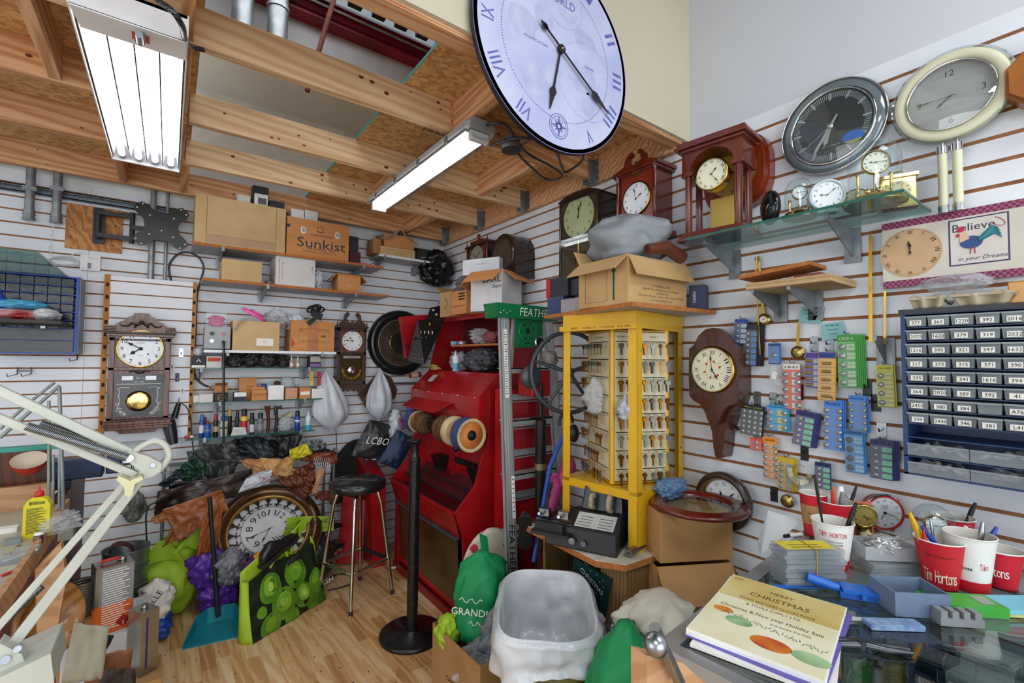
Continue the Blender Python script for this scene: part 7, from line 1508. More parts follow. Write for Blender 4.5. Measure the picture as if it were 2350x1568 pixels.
# carved mahogany clock with scroll pediment
T,w,h,d=RT_('pendulum_wall_clock','reddish wall clock with broken scroll pediment and turned columns above the grey sack','clock',-.15,1404,345,1518,545); W=w/2*.82
B(mh).box(-W+.015,W-.015,d+.012,0,.02,h*.78).bd('case',T)
B(M('red_panel','7d2a16',.3,coat=.5)).box(-W+.03,W-.03,d+.01,d+.0118,.03,h*.74).u(brass).box(-.02,.02,d+.008,d+.01,h*.71,h*.735).bd('dial_panel',T)
for s in(-1,1): B(mh).lathe([(.012,0),(.014,.01),(.008,.02),(.011,h*.2),(.008,h*.35),(.012,h*.4),(.008,h*.5),(.010,h*.6),(.008,h*.68),(.014,h*.71),(.014,h*.74)],14,(s*(W-.012),d+.004,.02)).bd('turned_column',T)
B(mh).box(-W-.015,W+.015,d-.012,0,h*.77,h*.81).box(-W-.005,W+.005,d-.006,0,h*.74,h*.77).box(-W-.01,W+.01,d-.01,0,0,.03).bd('cornice',T,bev=.003)
b=B(mh)
for s in(-1,1): b.prism([(s*(W+.01),h*.81),(s*W*.8,h*.84),(s*W*.55,h*.86),(s*W*.5,h*.93),(s*W*.32,h*.99),(s*W*.15,h),(s*W*.12,h*.96),(s*W*.26,h*.94),(s*W*.3,h*.88),(s*W*.12,h*.85),(s*W*.1,h*.81)],d-.004,d+.016)
b.sph((0,d+.006,h*.855),.012,10); b.bd('scroll_pediment',T,bev=.002)
B(brass).lathe([(W*.66,0),(W*.69,-.006),(W*.64,-.008)],40,(0,d+.01,h*.45),'y',cap=False).bd('bezel',T); dial(T,(0,h*.45),W*.66,d+.006,1,58,facew,ink,'ara',.8,.25)
# two dark clocks near the corner, standing on the wall ledge
T,w,h,d=RT_('spired_wall_clock','small dark clock with turned spires behind the white shoe box','clock',-.14,1070,532,1118,640); W=w/2
B(dkw).box(-W,W,d+.01,0,0,h*.72).box(-W-.015,W+.015,d-.005,0,h*.70,h*.74).bd('case',T); B(mh).box(-W*.6,W*.6,d,0,h*.74,h*.82).sph((0,d+.02,h*.9),.016,10,1,1,1.4).bd('crest',T)
for s in(-1,1): B(mh).lathe([(.009,0),(.006,.01),(.010,h*.3),(.006,h*.6),(.009,h*.70),(.004,h*.80),(.0,h*.88)],10,(s*W*.95,d+.004,0)).bd('turned_column',T)
B(M('copper_field','7a4030',.5)).box(-W*.75,W*.75,d+.004,d+.0095,.02,h*.66).bd('dial_field',T); dial(T,(0,h*.45),W*.6,d+.002,10,9,M('dial_grey','8f887c',.5),ink,'ara',.8,.25,ticks=0)
T,w,h,d=RT_('arched_mantel_clock','round topped dark wooden clock beside the small spired one','clock',-.17,1130,528,1180,640); W=w/2*1.1
pts=[(-W,0),(W,0),(W,h*.5)]+[(W*cos(t),h*.5+W*1.0*sin(t)) for t in [i*PI/12 for i in range(13)]]+[(-W,h*.5)]
B(dkw).prism(pts,d,0).bd('case',T,bev=.004); B(M('bronze_dial','4d3a2b',.5)).disc(0,h*.5,W*.72,d-.001,32).u(dkw).lathe([(W*.72,0),(W*.8,-.008),(W*.88,0)],36,(0,d,h*.5),'y',cap=False).bd('dial',T)
# long glass shelf
zf=ox_(-.33,1680,545); zg=(ox_(-.32,1575,548).z+ox_(-.32,2072,432).z)/2; y0=ox_(-.32,1571,548).y; y1=ox_(-.32,2073,431).y
T=thing('wall_shelf','long clear glass shelf of clocks high on the right wall','shelf',(0,(y0+y1)/2,zg),WR); W=(y0-y1)/2
B(glassg).box(-W,W,-.32,-.015,-.009,0).u(gedge).box(-W,W,-.3215,-.3195,-.009,0).box(W-.001,W+.001,-.32,-.015,-.009,0).bd('glass_panel',T)
def bracket(T,X,dp,th,h=.11,w_=.026,m=None):
    b=B(m or galv); v=[(X-.002,-.012,-th),(X-.002,-dp,-th),(X-.002,-dp,-th-.015),(X-.002,-.012,-th-h)]; v+=[(a+.004,c,e) for a,c,e in v]
    b.add(v,[(0,1,2,3),(7,6,5,4),(0,4,5,1),(1,5,6,2),(2,6,7,3),(3,7,4,0)]).box(X-w_,X+w_,-.012,-.003,-th-h-.02,-th-.002).box(X-.006,X+.006,-dp-.003,-dp+.003,-th-.012,.004); b.bd('shelf_bracket',T)
for x in(1655,1925): bracket(T,-(ox_(-.01,x+30,500).y)+T.location.y,.25,.009)
ZG=zg+.0006
def onG(x,px_): return ox_(x,px_,480).y
def GT(name,label,x,px_,rz=0,group=None,cat='clock'): return thing(name,label,cat,(x,onG(x,px_),ZG),WR+rz,group)
# mahogany mantel clock with columns
T=GT('column_mantel_clock','mahogany mantel clock with open arch and fluted columns at the glass shelf end',-.19,1648,.12); a=ox_(-.27,1600,350); h=ox_(-.22,1660,310).z-ZG; W=.125
for z,ex in((0,.02),(.012,.012),(.024,.0)): B(mh).box(-W-ex,W+ex,-.07-ex*.6,.07+ex*.6,z,z+.012).bd('base_step',T)
for sx in(-1,1):
    for sy in(-1,1):
        b=B(mh).cyl((sx*(W-.022),sy*.05,.036),(sx*(W-.022),sy*.05,h*.66),.0125,n=14)
        for k in range(8): t=k*PI/4; b.cyl((sx*(W-.022)+.0125*cos(t),sy*.05+.0125*sin(t),.045),(sx*(W-.022)+.0125*cos(t),sy*.05+.0125*sin(t),h*.65),.0025,n=5)
        b.bd('fluted_column',T)
    B(mh).box(sx*(W-.046),sx*(W+.004),-.07,.07,h*.66,h*.70).bd('capital',T,bev=.003)
pts=[(-W,h*.7),(-W*.72,h*.7)]+[(-W*.72*cos(t),h*.7+W*.62*sin(t)) for t in [i*PI/12 for i in range(13)]]+[(W,h*.7),(W,h*.9),(-W,h*.9)]
B(mh).prism(pts,-.066,.066).bd('arch_block',T)
for z0_,z1_,e in((.9,.93,.012),(.93,.965,.024),(.965,1,.016)): B(mh).box(-W-e,W+e,-.07-e,.07+e*.3,h*z0_,h*z1_).bd('top_moulding',T,bev=.004)
B(brass).lathe([(.066,0),(.070,-.008),(.063,-.010)],44,(0,-.06,h*.62),'y',cap=False).bd('bezel',T); B(brass).cyl((0,-.06,h*.62),(0,-.02,h*.62),.064,n=32).bd('movement',T); dial(T,(0,h*.62),.064,-.062,1,24,facec,ink,'rom',.8,.2,radial=True,nw=.17)
B(M('brass_plate','c9ab5a',.35,.8)).box(-.05,.05,.04,.045,.04,h*.45).bd('back_plate',T); B(brass).box(W*.35,W*.75,-.082,-.08,.005,.018).bd('name_plate',T)
T,w,h,d=RT_('oval_wall_clock','rounded cherry wood wall clock partly hidden behind the column mantel clock','clock',-.06,1612,312,1764,480); W=w/2
oc=[(W*math.copysign(abs(cos(t))**.7,cos(t)),h/2+h/2*math.copysign(abs(sin(t))**.7,sin(t))) for t in [i*PI/20 for i in range(40)]]
B(cher).prism(oc,d+.01,0,True).prism([(x*.9,h/2+(z-h/2)*.9) for x,z in oc],d-.01,d+.01,True).bd('case',T,bev=.006); dial(T,(0,h/2),W*.72,d-.012,9,20,M('brass_dial','b99246',.35,.5),ink,'ara',.8,.22)
# things on the glass shelf
T=GT('egg_clock','small glossy black egg shaped clock on the glass shelf',-.24,1768,.9); B(M('gloss_black','0d0e10',.08,c2='141518')).sph((0,0,.065),.052,28,.55,1,1.25).bd('shell',T); B(M('dark_dial','232528',.2)).sph((0,-.012,.065),.045,24,.42,.9,1.2).bd('dial',T)
domem=MG('dome_glass','f4fafa',.01,.05)
def dome(T,r,h): B(domem).lathe([(r,0),(r,h-r)]+[(r*cos(t),h-r+r*sin(t)) for t in [i*PI/16 for i in range(1,9)]],36,cap=False).bd('glass_dome',T)
def anniv(T,r,h,fm,num=True):
    B(gold).lathe([(r*1.12,0),(r*1.15,.006),(r*1.0,.012),(r*.95,.02),(r*.8,.024),(0,.026)],40).bd('base',T)
    for s in(-1,1): B(gold).lathe([(.006,.025),(.004,.03),(.0045,h*.45),(.007,h*.47)],10,(s*r*.6,0,0)).bd('pillar',T)
    B(gold).lathe([(r*.5,0),(r*.53,-.006),(r*.47,-.008)],36,(0,-.012,h*.62),'y',cap=False).lathe([(0,.012),(r*.48,.01),(r*.48,0)],32,(0,-.012,h*.62),'y').bd('movement',T)
    dial(T,(0,h*.62),r*.5,-.016,9,15,fm,ink,'rom',.76,.22,radial=True,ticks=0,nw=.17)
    b=B(gold).cyl((0,0,.025),(0,0,h*.5),.0025,n=6)
    for k in range(4): a=k*PI/2+.4; b.sph((r*.3*cos(a),r*.3*sin(a),h*.2),r*.13,10).cyl((0,0,h*.22),(r*.3*cos(a),r*.3*sin(a),h*.21),.002,n=5)
    b.bd('torsion_pendulum',T); dome(T,r*.95,h)
T=GT('dome_clock','smaller brass dome clock on the glass shelf beside the black egg clock',-.24,1834,.5); anniv(T,.047,.145,facew)
T=GT('alarm_clock','round silver blue alarm clock on the glass shelf between the two domes',-.24,1898,.55); sb=M('silver_blue','a9bcc4',.3,.4)
B(sb).lathe([(.052,.03),(.056,0),(.052,-.012),(.046,-.008)],44,(0,0,.06),'y',cap=False).lathe([(0,.035),(.052,.03)],32,(0,0,.06),'y').bd('case',T); dial(T,(0,.06),.046,-.006,9,8,facew,ink,'ara',.8,.24); B(sb).box(-.03,.03,-.01,.03,0,.012).bd('foot',T)
T=GT('small_brass_clock','little dark rimmed brass clock peeking out left of the larger dome',-.16,1965,.3); B(black).lathe([(0,.02),(.04,.018),(.042,0),(.037,-.006)],32,(0,0,.042),'y').bd('case',T); dial(T,(0,.042),.036,-.007,10,0,faceg,ink,'ara',.8,.22,ticks=0)
T=GT('dome_clock','large brass dome clock at the right end of the glass shelf',-.21,2008,.55); anniv(T,.074,.215,M('face_pearl','e9e6d6',.3))
T=GT('carriage_clock','square brass carriage clock half behind the large dome',-.10,2060,.35); B(gold).box(-.05,.05,-.025,.025,0,.012).box(-.045,.045,-.02,.02,.012,.10).box(-.052,.052,-.027,.027,.10,.11).tube([(-.025,0,.11),(-.02,0,.125),(.02,0,.125),(.025,0,.11)],.0025,6).bd('case',T); dial(T,(0,.055),.034,-.021,2,42,faceg,ink,'rom',.8,.25,radial=True,ticks=0)
# big round clocks
q=ox_(-.05,1903,288); T=thing('round_wall_clock','large round glass and chrome wall clock with black dial above the glass shelf','clock',(-.03,q.y,q.z),WR)
RR=(ox_(-.05,1783,288).y-ox_(-.05,2026,288).y)/2; gr_=M('grey_glass_rim','7f8a90',.1,.3,c2='737e84')
B(gr_).lathe([(RR,.01),(RR,-.004),(RR*.83,-.008)],64,ax='y',cap=False).bd('glass_rim',T); B(chrome).lathe([(RR,.008),(RR*1.02,0),(RR,-.010),(RR*.985,-.006)],64,ax='y',cap=False).lathe([(RR*.83,-.006),(RR*.80,-.014),(RR*.77,-.008)],64,ax='y',cap=False).bd('chrome_ring',T)
fm=M('dial_anthracite','2c2e31',.25,c2='333539'); b=B(fm).disc(0,0,RR*.80,-.006,56); b.u(M('dial_silver','c9cbcc',.4,.3))
for i in range(120):
    a=2*PI*i/120; w_=.0018 if i%10 else .006; b.at(RY(a)).box(-w_/2,w_/2,-.0068,-.006,RR*(.62 if i%10 else .58),RR*.74).at()
b.text('Steel Quartz',.012,0,-RR*.42,-.0068,slant=.2); b.bd('dial',T)
hm_=M('hand_silver','d6d8d8',.25,.6); B(hm_).at(RY(rad(212))).prism([(-.004,-RR*.25),(.004,-RR*.25),(.006,RR*.5),(0,RR*.68),(-.006,RR*.5)],-.0115,-.0105).bd('minute_hand',T); B(hm_).at(RY(rad(197))).prism([(-.005,0),(.005,0),(.008,RR*.34),(0,RR*.44),(-.008,RR*.34)],-.0095,-.0085).bd('hour_hand',T); B(hm_).at(RY(rad(235))).prism([(-.001,-RR*.1),(.001,-RR*.1),(.0007,RR*.7),(-.0007,RR*.7)],-.0135,-.013).lathe([(0,-.016),(.01,-.015),(.01,-.008)],16,ax='y').bd('second_hand',T)
b=B(M('sticker_blue','2f66c4',.4)).disc(RR*.42,-RR*.40,RR*.13,-.0165,32,1.5).u(M('sticker_olive','a8a23a',.4)); b.add([(RR*.42+RR*.19*cos(t),-.0168,-RR*.40+RR*.125*sin(t)) for t in [PI+.5+i*(PI-1)/12 for i in range(13)]],[tuple(range(13))]); b.bd('oval_sticker',T)
B(MG('face_glass','f4f8fa',.01,.06)).lathe([(RR*.8,0),(RR*.5,-.012),(0,-.017)],48,(0,-.013,0),'y').bd('dome_lens',T)
q=ox_(-.06,2178,217); T=thing('round_wall_clock','large cream rimmed round wall clock with two white pendulum rods at upper right','clock',(-.035,q.y,q.z),WR)
RR=(ox_(-.06,2040,217).y-ox_(-.06,2318,217).y)/2; cr_=M('cream_rim','d3d2b6',.35,c2='cbcaae')
B(MG('rim_acrylic','e9f0ef',.02,.10)).lathe([(RR*1.03,.0),(RR*1.06,-.01),(RR*.98,-.018)],64,ax='y',cap=False).bd('clear_rim',T); B(cr_).lathe([(RR,.0),(RR,-.012),(RR*.97,-.02),(RR*.77,-.02),(RR*.75,-.004)],64,ax='y',cap=False).bd('cream_rim',T)
b=B(chrome).lathe([(RR*.765,-.02),(RR*.75,-.026),(RR*.73,-.012)],56,ax='y',cap=False); b.bd('chrome_ring',T)
dial(T,(0,0),RR*.75,-.008,7,45,M('face_grey','d5d3d1',.4),M('thin_ink','5a5a58',.6),'ara',.72,.26,ticks=0,skip=(1,2,4,5,7,8,10,11),hw=.5,ml=.8,hl=.4); B(MG('face_glass2','f6f8f8',.01,.10)).lathe([(RR*.75,0),(RR*.4,-.010),(0,-.013)],48,(0,-.018,0),'y').bd('lens',T)
pz=ox_(-.06,2180,340).z-q.z; pz2=ox_(-.06,2180,478).z-q.z; xa=-(ox_(-.06,2163,400).y-q.y); xb=-(ox_(-.06,2197,400).y-q.y)
for x in(xa,xb): B(cr_).cyl((x,-.02,pz2+.01),(x,-.02,pz-.01),.0125,n=18).u(chrome).cyl((x,-.02,pz-.012),(x,-.02,pz+.012),.0145,n=18).cyl((x,-.02,pz2-.012),(x,-.02,pz2+.012),.0145,n=18).cyl((x,-.015,pz+.01),(x,-.01,-RR*.98),.002,n=6).bd('pendulum_rod',T)
B(chrome).box(xa,xb,-.026,-.016,pz-.008,pz+.008).box(xa,xb,-.026,-.016,pz2-.008,pz2+.008).bd('pendulum_crossbar',T)
q=ox_(-.08,2420,150); T=thing('octagonal_wall_clock','honey coloured wooden octagonal clock case cut off by the right edge','clock',(-.001,q.y,q.z),WR); RR=.105
B(M('honey_wood','b06f35',.35,c2='94571f',s=3,coat=.4)).prism([(RR*cos(t),RR*sin(t)) for t in [PI/8+i*PI/4 for i in range(8)]],-.06,0).prism([(RR*.9*cos(t),RR*.9*sin(t)) for t in [PI/8+i*PI/4 for i in range(8)]],-.075,-.06).bd('case',T,bev=.004)
# rooster sign clock
T,w,h,d=RT_('rooster_sign_clock','cream sign clock reading Believe with a rooster picture and checked borders','clock',-.03,2025,503,2362,637); h=ox_(-.03,2190,485).z-T.location.z; h=ox_(-.03,2026,515).z-ox_(-.03,2026,663).z; T.location.z=ox_(-.03,2026,663).z; W=w/2
b=B(M('sign_cream','cfcbc0',.6,c2='c4c0b4')).box(-W,W,d,0,0,h); ck=[M('check_plum','7a2f5c',.5),M('check_brown','6b2a20',.5),M('check_pink','a24f8e',.5)]; n=44; cw=2*W/n; y=d-.0006
for row in range(3):
    for i in range(n):
        b.u(ck[1] if (i+row)%2 else (ck[2] if row!=1 else ck[2]))
        for zz in(0,h-3*cw): b.add([(-W+i*cw,y,zz+row*cw),(-W+(i+1)*cw,y,zz+row*cw),(-W+(i+1)*cw,y,zz+(row+1)*cw),(-W+i*cw,y,zz+(row+1)*cw)],[(0,1,2,3)])
x0,x1,z0,z1=W*.03,W*.78,h*.22,h*.87; x0=W*.0; b.u(M('frame_plum','4a3a66',.6)).box(x0,x1,y,y+.0005,z0,z1).u(M('pic_cream','d6d2cc',.6)).box(x0+.004,x1-.004,y-.0004,y,z0+.004,z1-.004)
y-=.001; rx,rz_=(x0+x1)/2-.01,(z0+z1)/2
b.u(M('sign_ink','3a3550',.6)).text('Believe',.034,(x0+x1)/2-.01,z1-.028,y).text('in your Dreams',.017,(x0+x1)/2+.01,z0+.02,y,slant=.4)
b.u(M('rooster_teal','2c7a86',.5))
for k in range(7): a=.2+.14*k; b.tube([(rx+.012,y,rz_),(rx+.035+.012*cos(a),y,rz_+.03*sin(a)+.01),(rx+.05*cos(a*.6)+.012,y,rz_+.05*sin(a)-.012)],[.006,.004,.001],5)
b.u(M('rooster_blue','2f4f86',.5)).disc(rx-.005,rz_-.004,.02,y-.001,18,1.3).u(M('rooster_cream','e0b9a0',.5)).add([(rx-.03,y-.0015,rz_-.002),(rx-.008,y-.0015,rz_+.008),(rx-.018,y-.0015,rz_+.035),(rx-.032,y-.0015,rz_+.032)],[(0,1,2,3)]).u(M('rooster_red','b8264a',.5)).disc(rx-.028,rz_+.04,.009,y-.002,10).disc(rx-.035,rz_+.022,.005,y-.002,8)
b.tube([(rx-.005,y,rz_-.02),(rx-.008,y,rz_-.04)],.0015,4).tube([(rx+.002,y,rz_-.02),(rx+.003,y,rz_-.04)],.0015,4).tube([(x1-.02-.012*cos(t),y,z1-.025-.015*sin(t*.8)) for t in [i*.5 for i in range(12)]],.001,4)
b.bd('sign_board',T); R_=h*.36; cx=-W*.56
dial(T,(cx,h*.5),R_,d-.001,11,59,M('face_tan','c9a67e',.5),ink,'rom',.84,.2,radial=True,nw=.13,hl=.4,ml=.52)
# small pine shelf
y0=ox_(-.25,1711,650).y; y1=ox_(-.25,1906,622).y; zp=ox_(-.25,1800,640).z; T=thing('wall_shelf','small pale plywood shelf with scrap boards on it on the right wall','shelf',(0,(y0+y1)/2,zp),WR); W=(y0-y1)/2
pn=M('ply_edge','c3a67c',.7,c2='9c7d52',s=1,k='wood',st=(.3,.3,90),lo=.3,hi=.7); B(pn).box(-W,W,-.25,-.012,-.026,0).bd('shelf_board',T,bev=.001)
for x in(1790,1870): bracket(T,-(ox_(-.01,x,640).y)+T.location.y,.24,.026,.09)
fixt(B(part_e).at(TR(-.14,(y0+y1)/2+.045,zp+.032)@RZ(WR)@RY(-.075)).box(-W*.92,W*.85,-.10,.05,0,.014).at(),'scrap_board',(-.14,(y0+y1)/2,zp),'chipboard offcut lying slanted on the small plywood shelf','board')
fixt(B(cher).box(-.18,-.08,(y0+y1)/2-.09,(y0+y1)/2+.0,zp+.0005,zp+.02),'red_wood_block',(-.13,(y0+y1)/2-.04,zp),'reddish wood block under the slanted offcut on the plywood shelf','block')
# brass pendulum rods and discs
def rod(label,px0,t,b_,px1=None,disc=None,x=-.025,w_=.006,ring=False):
    a=ox_(x,px0,t); e=ox_(x,px1 or px0,b_); T=thing('clock_pendulum',label,'pendulum',(x,e.y,e.z)); T.rotation_euler=(0,0,WR)
    B(brass).hexa([(-w_,0,0),(w_,0,0),(w_,.002,0),(-w_,.002,0),(-w_*.8-(a.y-e.y),0,a.z-e.z),(w_*.8-(a.y-e.y),0,a.z-e.z),(w_*.8-(a.y-e.y),.002,a.z-e.z),(-w_*.8-(a.y-e.y),.002,a.z-e.z)]).bd('rod',T)
    if disc:
        r_=disc; zc=-r_*.6
        B(M('spun_brass','b8a364',.25,.9,c2='9c8748',s=2)).lathe([(0,-.006),(r_*.5,-.005),(r_*.95,-.001),(r_,.002)],36,(0,0,zc),'y').bd('disc',T)
        if ring: B(facew).disc(0,zc,r_*.5,-.0065,28).u(ink).text('W',r_*.4,r_*.1,zc,-.007).bd('disc_centre',T)
    return T
rod('long brass pendulum rod with a broad ring disc beside the battery packs',1740,588,725,1752,.026,ring=True); rod('narrow brass rod crossing behind the plywood shelf',1733,590,815,1744,x=-.035,w_=.003)
rod('short brass pendulum with plain spun disc below the sticky note',1832,742,800,1830,.026); rod('tall flat brass strip standing between the plywood shelf and the rooster clock',1997,540,785,1998); rod('second flat brass strip hanging below the rooster clock',2031,668,790,2030,w_=.004)
rod('low brass disc pendulum above the folded white paper',1806,1135,1142,1806,.026)
# sticky notes
def note(label,pts,lines,x=-.012):
    P=[ox_(x,*q) for q in pts]; c=sum(P,Vector())/4; nb=M('note_cyan','8ec1c6',.8,c2='83b6bc'); b=B(nb).add([tuple(q) for q in P],[(0,1,2,3)])
    b.u(M('pen_ink','2c3440',.7)).at(TR(x-.001,c.y,c.z)@RZ(WR)@RY(-.04))
    for i,(s_,sz) in enumerate(lines): b.text(s_,sz,0,.022-.016*i,0,slant=.2)
    b.at(); fixt(b,'sticky_note',tuple(c),label,'note','sticky notes on the right wall')
note('left of two pale blue sticky notes under the plywood shelf',[(1840,705),(1892,705),(1882,743),(1832,740)],[('Michael Bruce',.008),('437-332-7659',.008),('Casio',.012)])
note('right of two pale blue sticky notes, half behind the green pack',[(1884,745),(1934,737),(1944,775),(1886,783)],[('416 786 2062',.008),('Anita Gold',.008),('C-North',.008)],-.014)
# carved wooden clock with small shelf
T,w,h,d=RT_('bracket_wall_clock','dark shaped wooden wall clock with flower dial and small shelf below','clock',-.13,1578,752,1700,1056); W=w/2*.93; bw=M('walnut_red','52291a',.3,c2='371910',s=2.5,st=(10,10,1.2),coat=.5,lo=.25,hi=.75)
f_=lambda L:[(x*W,z*h) for x,z in L]; half=[(0,0),(.12,.02),(.18,.10),(.22,.18),(.34,.27),(.55,.38),(.66,.42),(.9,.44),(1,.5),(1,.84),(.8,.87),(.6,.93),(.35,.985),(0,1)]
up=[(0,.26),(.2,.28),(.36,.36),(.55,.41),(.8,.43),(1,.47),(1.02,.62),(1,.84),(.8,.87),(.6,.94),(.3,.99),(0,1)]
B(bw).prism(f_([(-x,z) for x,z in reversed(up)][:-1]+up),d,d+.03).bd('front_board',T,bev=.005); lo_=[(0,0),(.12,.01),(.2,.08),(.26,.2),(.5,.34),(.75,.4),(.9,.5),(.9,.8),(0,.8)]
B(bw).prism(f_([(-x,z) for x,z in reversed(lo_)][:-1]+lo_),d+.04,-.0).bd('back_board',T,bev=.004); B(bw).plate([(-W*.45,-.045),(W*.45,-.045),(W*.5,-.03),(W*.5,-.0),(-W*.5,-.0),(-W*.5,-.03)],h*.215,h*.235).bd('little_shelf',T,bev=.003)
Rf=W*.86; cz=h*.68; B(brass).lathe([(Rf,0),(Rf*1.04,-.01),(Rf*.97,-.012)],52,(0,d,cz),'y',cap=False).bd('bezel',T); dial(T,(0,cz),Rf,d-.004,4,59,facec,ink,'rom',.76,.26,radial=True,nw=.19,hl=.5,ml=.7,ticks=60)
b=B(M('flower_red','c8402a',.6)); r=random.Random(1)
for k in range(6): a=PI*2*k/6+.3; b.disc(Rf*.36*cos(a),cz+Rf*.36*sin(a),Rf*.055,d-.0052,10)
b.u(M('leaf_green','3f7a3f',.6))
for k in range(18): a=PI*2*k/18; q_=Rf*r.uniform(.28,.46); b.disc(q_*cos(a),cz+q_*sin(a),Rf*.02,d-.0050,6)
b.bd('dial_flowers',T)
# battery cards
cell=M('coin_cell','b3b5b3',.25,.8,c2='8c8e8d',s=30); pack_n=0
def pack(label,l,t,r,b_,col,rows,cols=1,col2=None,head=None,tilt=0,x=-.035,depth=.004,hc=None,stack=0,ts='',cellc=None,tc=None):
    cy,z0,w,h=RW(x,l,t,r,b_); T=thing('battery_pack',label,'battery pack',(x,cy,z0+h),WR,'carded battery packs on the right wall'); T.rotation_euler=(0,tilt,WR)
    m=M('pk_'+col,col,.35,c2=col); 
    for k in range(stack+1):
        b=B(m).at(TR(.004*k,-.0+.006*k,-.0)).rbox(-w/2,w/2,-depth,0,-h,0,.004)
        if k: b.bd('card_behind',T); continue
        if head: b.u(M('pk_'+head,head,.4)).box(-w/2+.001,w/2-.001,-depth-.0004,-depth,-h*.13,-.001)
        b.u(tc or ink)
        if ts: b.text(ts,min(.014,h*.07),0,-h*.075,-depth-.0009,w=w*.75)
        y=-depth-.0005; hh=h*.84/rows
        for i in range(rows):
            zc=-h*.15-hh*(i+.5)
            if col2: b.u(M('pk_'+col2,col2,.4)).box(w*.02,w*.44,y,y+.0004,zc-hh*.36,zc+hh*.3); b.u(ink).text(ts or '371',hh*.22,w*.23,zc,y-.0004)
            if col2 or cols==1: b.u(ink).box(-w/2+.002,w/2-.002,y,y+.0003,zc-hh*.5,zc-hh*.46)
        b.bd('backing_card',T)
    cb=B(cellc or cell)
    for i in range(rows):
        for j in range(cols):
            zc=-h*.15-hh*(i+.5); xc=(-w*.24 if (cols==1 and col2) else (0 if cols==1 else -w*.36+w*.72*j/(cols-1))); rr_=min(hh*.36,w*(.2 if cols<3 else .1))
            if cellc is brass_cell: cb.cyl((xc-w*.25,-depth-.005,zc),(xc+w*.25,-depth-.005,zc),.005,n=10)
            else: cb.lathe([(0,-.004),(rr_*.9,-.004),(rr_,0)],16,(xc,-depth,zc),'y')
    cb.bd('cells',T)
    B(M('blister','dfe6ea',.1,al=.10)).rbox(-w/2+.003,w/2-.003,-depth-.007,-depth-.0065,-h+.003,-h*.14,.004).bd('blister',T)
    B(steel).tube([(0,.03,.006),(0,-.012,.004),(0,-.02,.012)],.002,5).bd('hook',T); return T
brass_cell=M('cell_brass','b89a58',.3,.8)
L=[("blue pack of white coin cells at the far left, topmost",1688,733,1718,790,'2a4fa0',4,1,'c9d2dd','2a4fa0',.08,0,''),
("fanned stack of black edged lithium packs left of the blue cards",1710,745,1742,840,'2b2d33',6,1,'3a7bd0',None,.05,4,''),
("small blue carded single battery left of the tilted empty blisters",1764,788,1793,836,'2f6fb8',1,1,None,'2458a0',0,0,'CR2025'),
("orange and silver strip of ten coin cells",1798,835,1838,940,'d9532c',5,2,'d8d8d8','e6e4de',0,0,'LR43'),
("purple blister of cells left of the yellow alkaline card",1850,810,1885,890,'4b3390',5,1,'b9b4c9',None,0,0,''),
("yellow and blue alkaline card with five cylinder cells",1880,808,1921,920,'e3a520',5,1,None,'27489c',.03,0,'POWERCELL'),
("thick green stack of lithium coin packs, highest of the packs",1922,768,1965,890,'4fae4a',5,1,'bfe0b4','3f9a3c',-.02,5,'CR2016'),
("yellow lithium strip just left of the drawer cabinet",2011,838,2051,935,'c9c53a',4,1,'e4e08a',None,-.03,1,'CR1620'),
("black card of twenty small button cells reading LR44",1703,930,1757,1000,'1b1c1f',5,4,None,None,.08,0,'40pc LR44'),
("bright blue Huafeng watch battery card tilted beside the black LR44 card",1762,930,1808,990,'2f9acb',3,2,'e5d33a',None,0,1,'HUIFENG'),
("teal spotted silver oxide strips hanging tilted below the yellow card",1829,945,1875,1025,'3d3b7a',5,1,'6fd3a0','2f2f6a',.14,3,'364'),
("blue card of silver button cells in two rows, left of the grid",1893,918,1935,1033,'3a7fd0',6,2,None,None,.02,2,'Renata'),
("blue button cell card with two neat rows beside it on the right",1948,908,1990,992,'3f83d8',5,2,None,None,-.02,1,'Renata'),
("blue card with three black lithium coin cells",1938,985,1982,1085,'3f8ccf',4,1,'8fc6e8','2f70b0',-.03,1,'CR2450'),
("teal cell strip with purple edge below the yellow lithium strip",1998,1010,2052,1100,'34346f',5,1,'6fd3a0','2f2f6a',.01,3,'371'),
("small red card with two dark cells under the black LR44 card",1722,1006,1751,1034,'d8492f',2,1,None,None,0,0,''),
("long orange strip of alkaline button cells below the red card",1752,1003,1784,1098,'e08a2c',6,2,'f0c98a',None,-.02,0,'ALKALINE'),
("yellow and grey round cell strip left of the bracelet links",1786,1050,1824,1125,'c7a92c',5,1,'8f8f8d',None,.04,2,''),
("dark blue strip with teal cells right of the bracelet links",1871,1062,1908,1122,'23356f',4,1,'6fd3a0','1d2d60',0,0,'364')]
for (la,l,t,r_,b_,c1,rw,cl,c2,hd,tl,stk,tx) in L: pack(la,l,t,r_,b_,c1,rw,cl,c2,hd,tl,stack=stk,ts=tx,cellc=brass_cell if 'alkaline card' in la else (M('cell_dark','3a3b3c',.3,.6) if 'black lithium' in la else None),tc=M('lime_txt','b4d84a',.6) if 'LR44' in la and 'black card of' in la else (paper if c1 in('27489c','4fae4a') else None),x=-.035-.004*(tx in('POWERCELL','CR2016')))
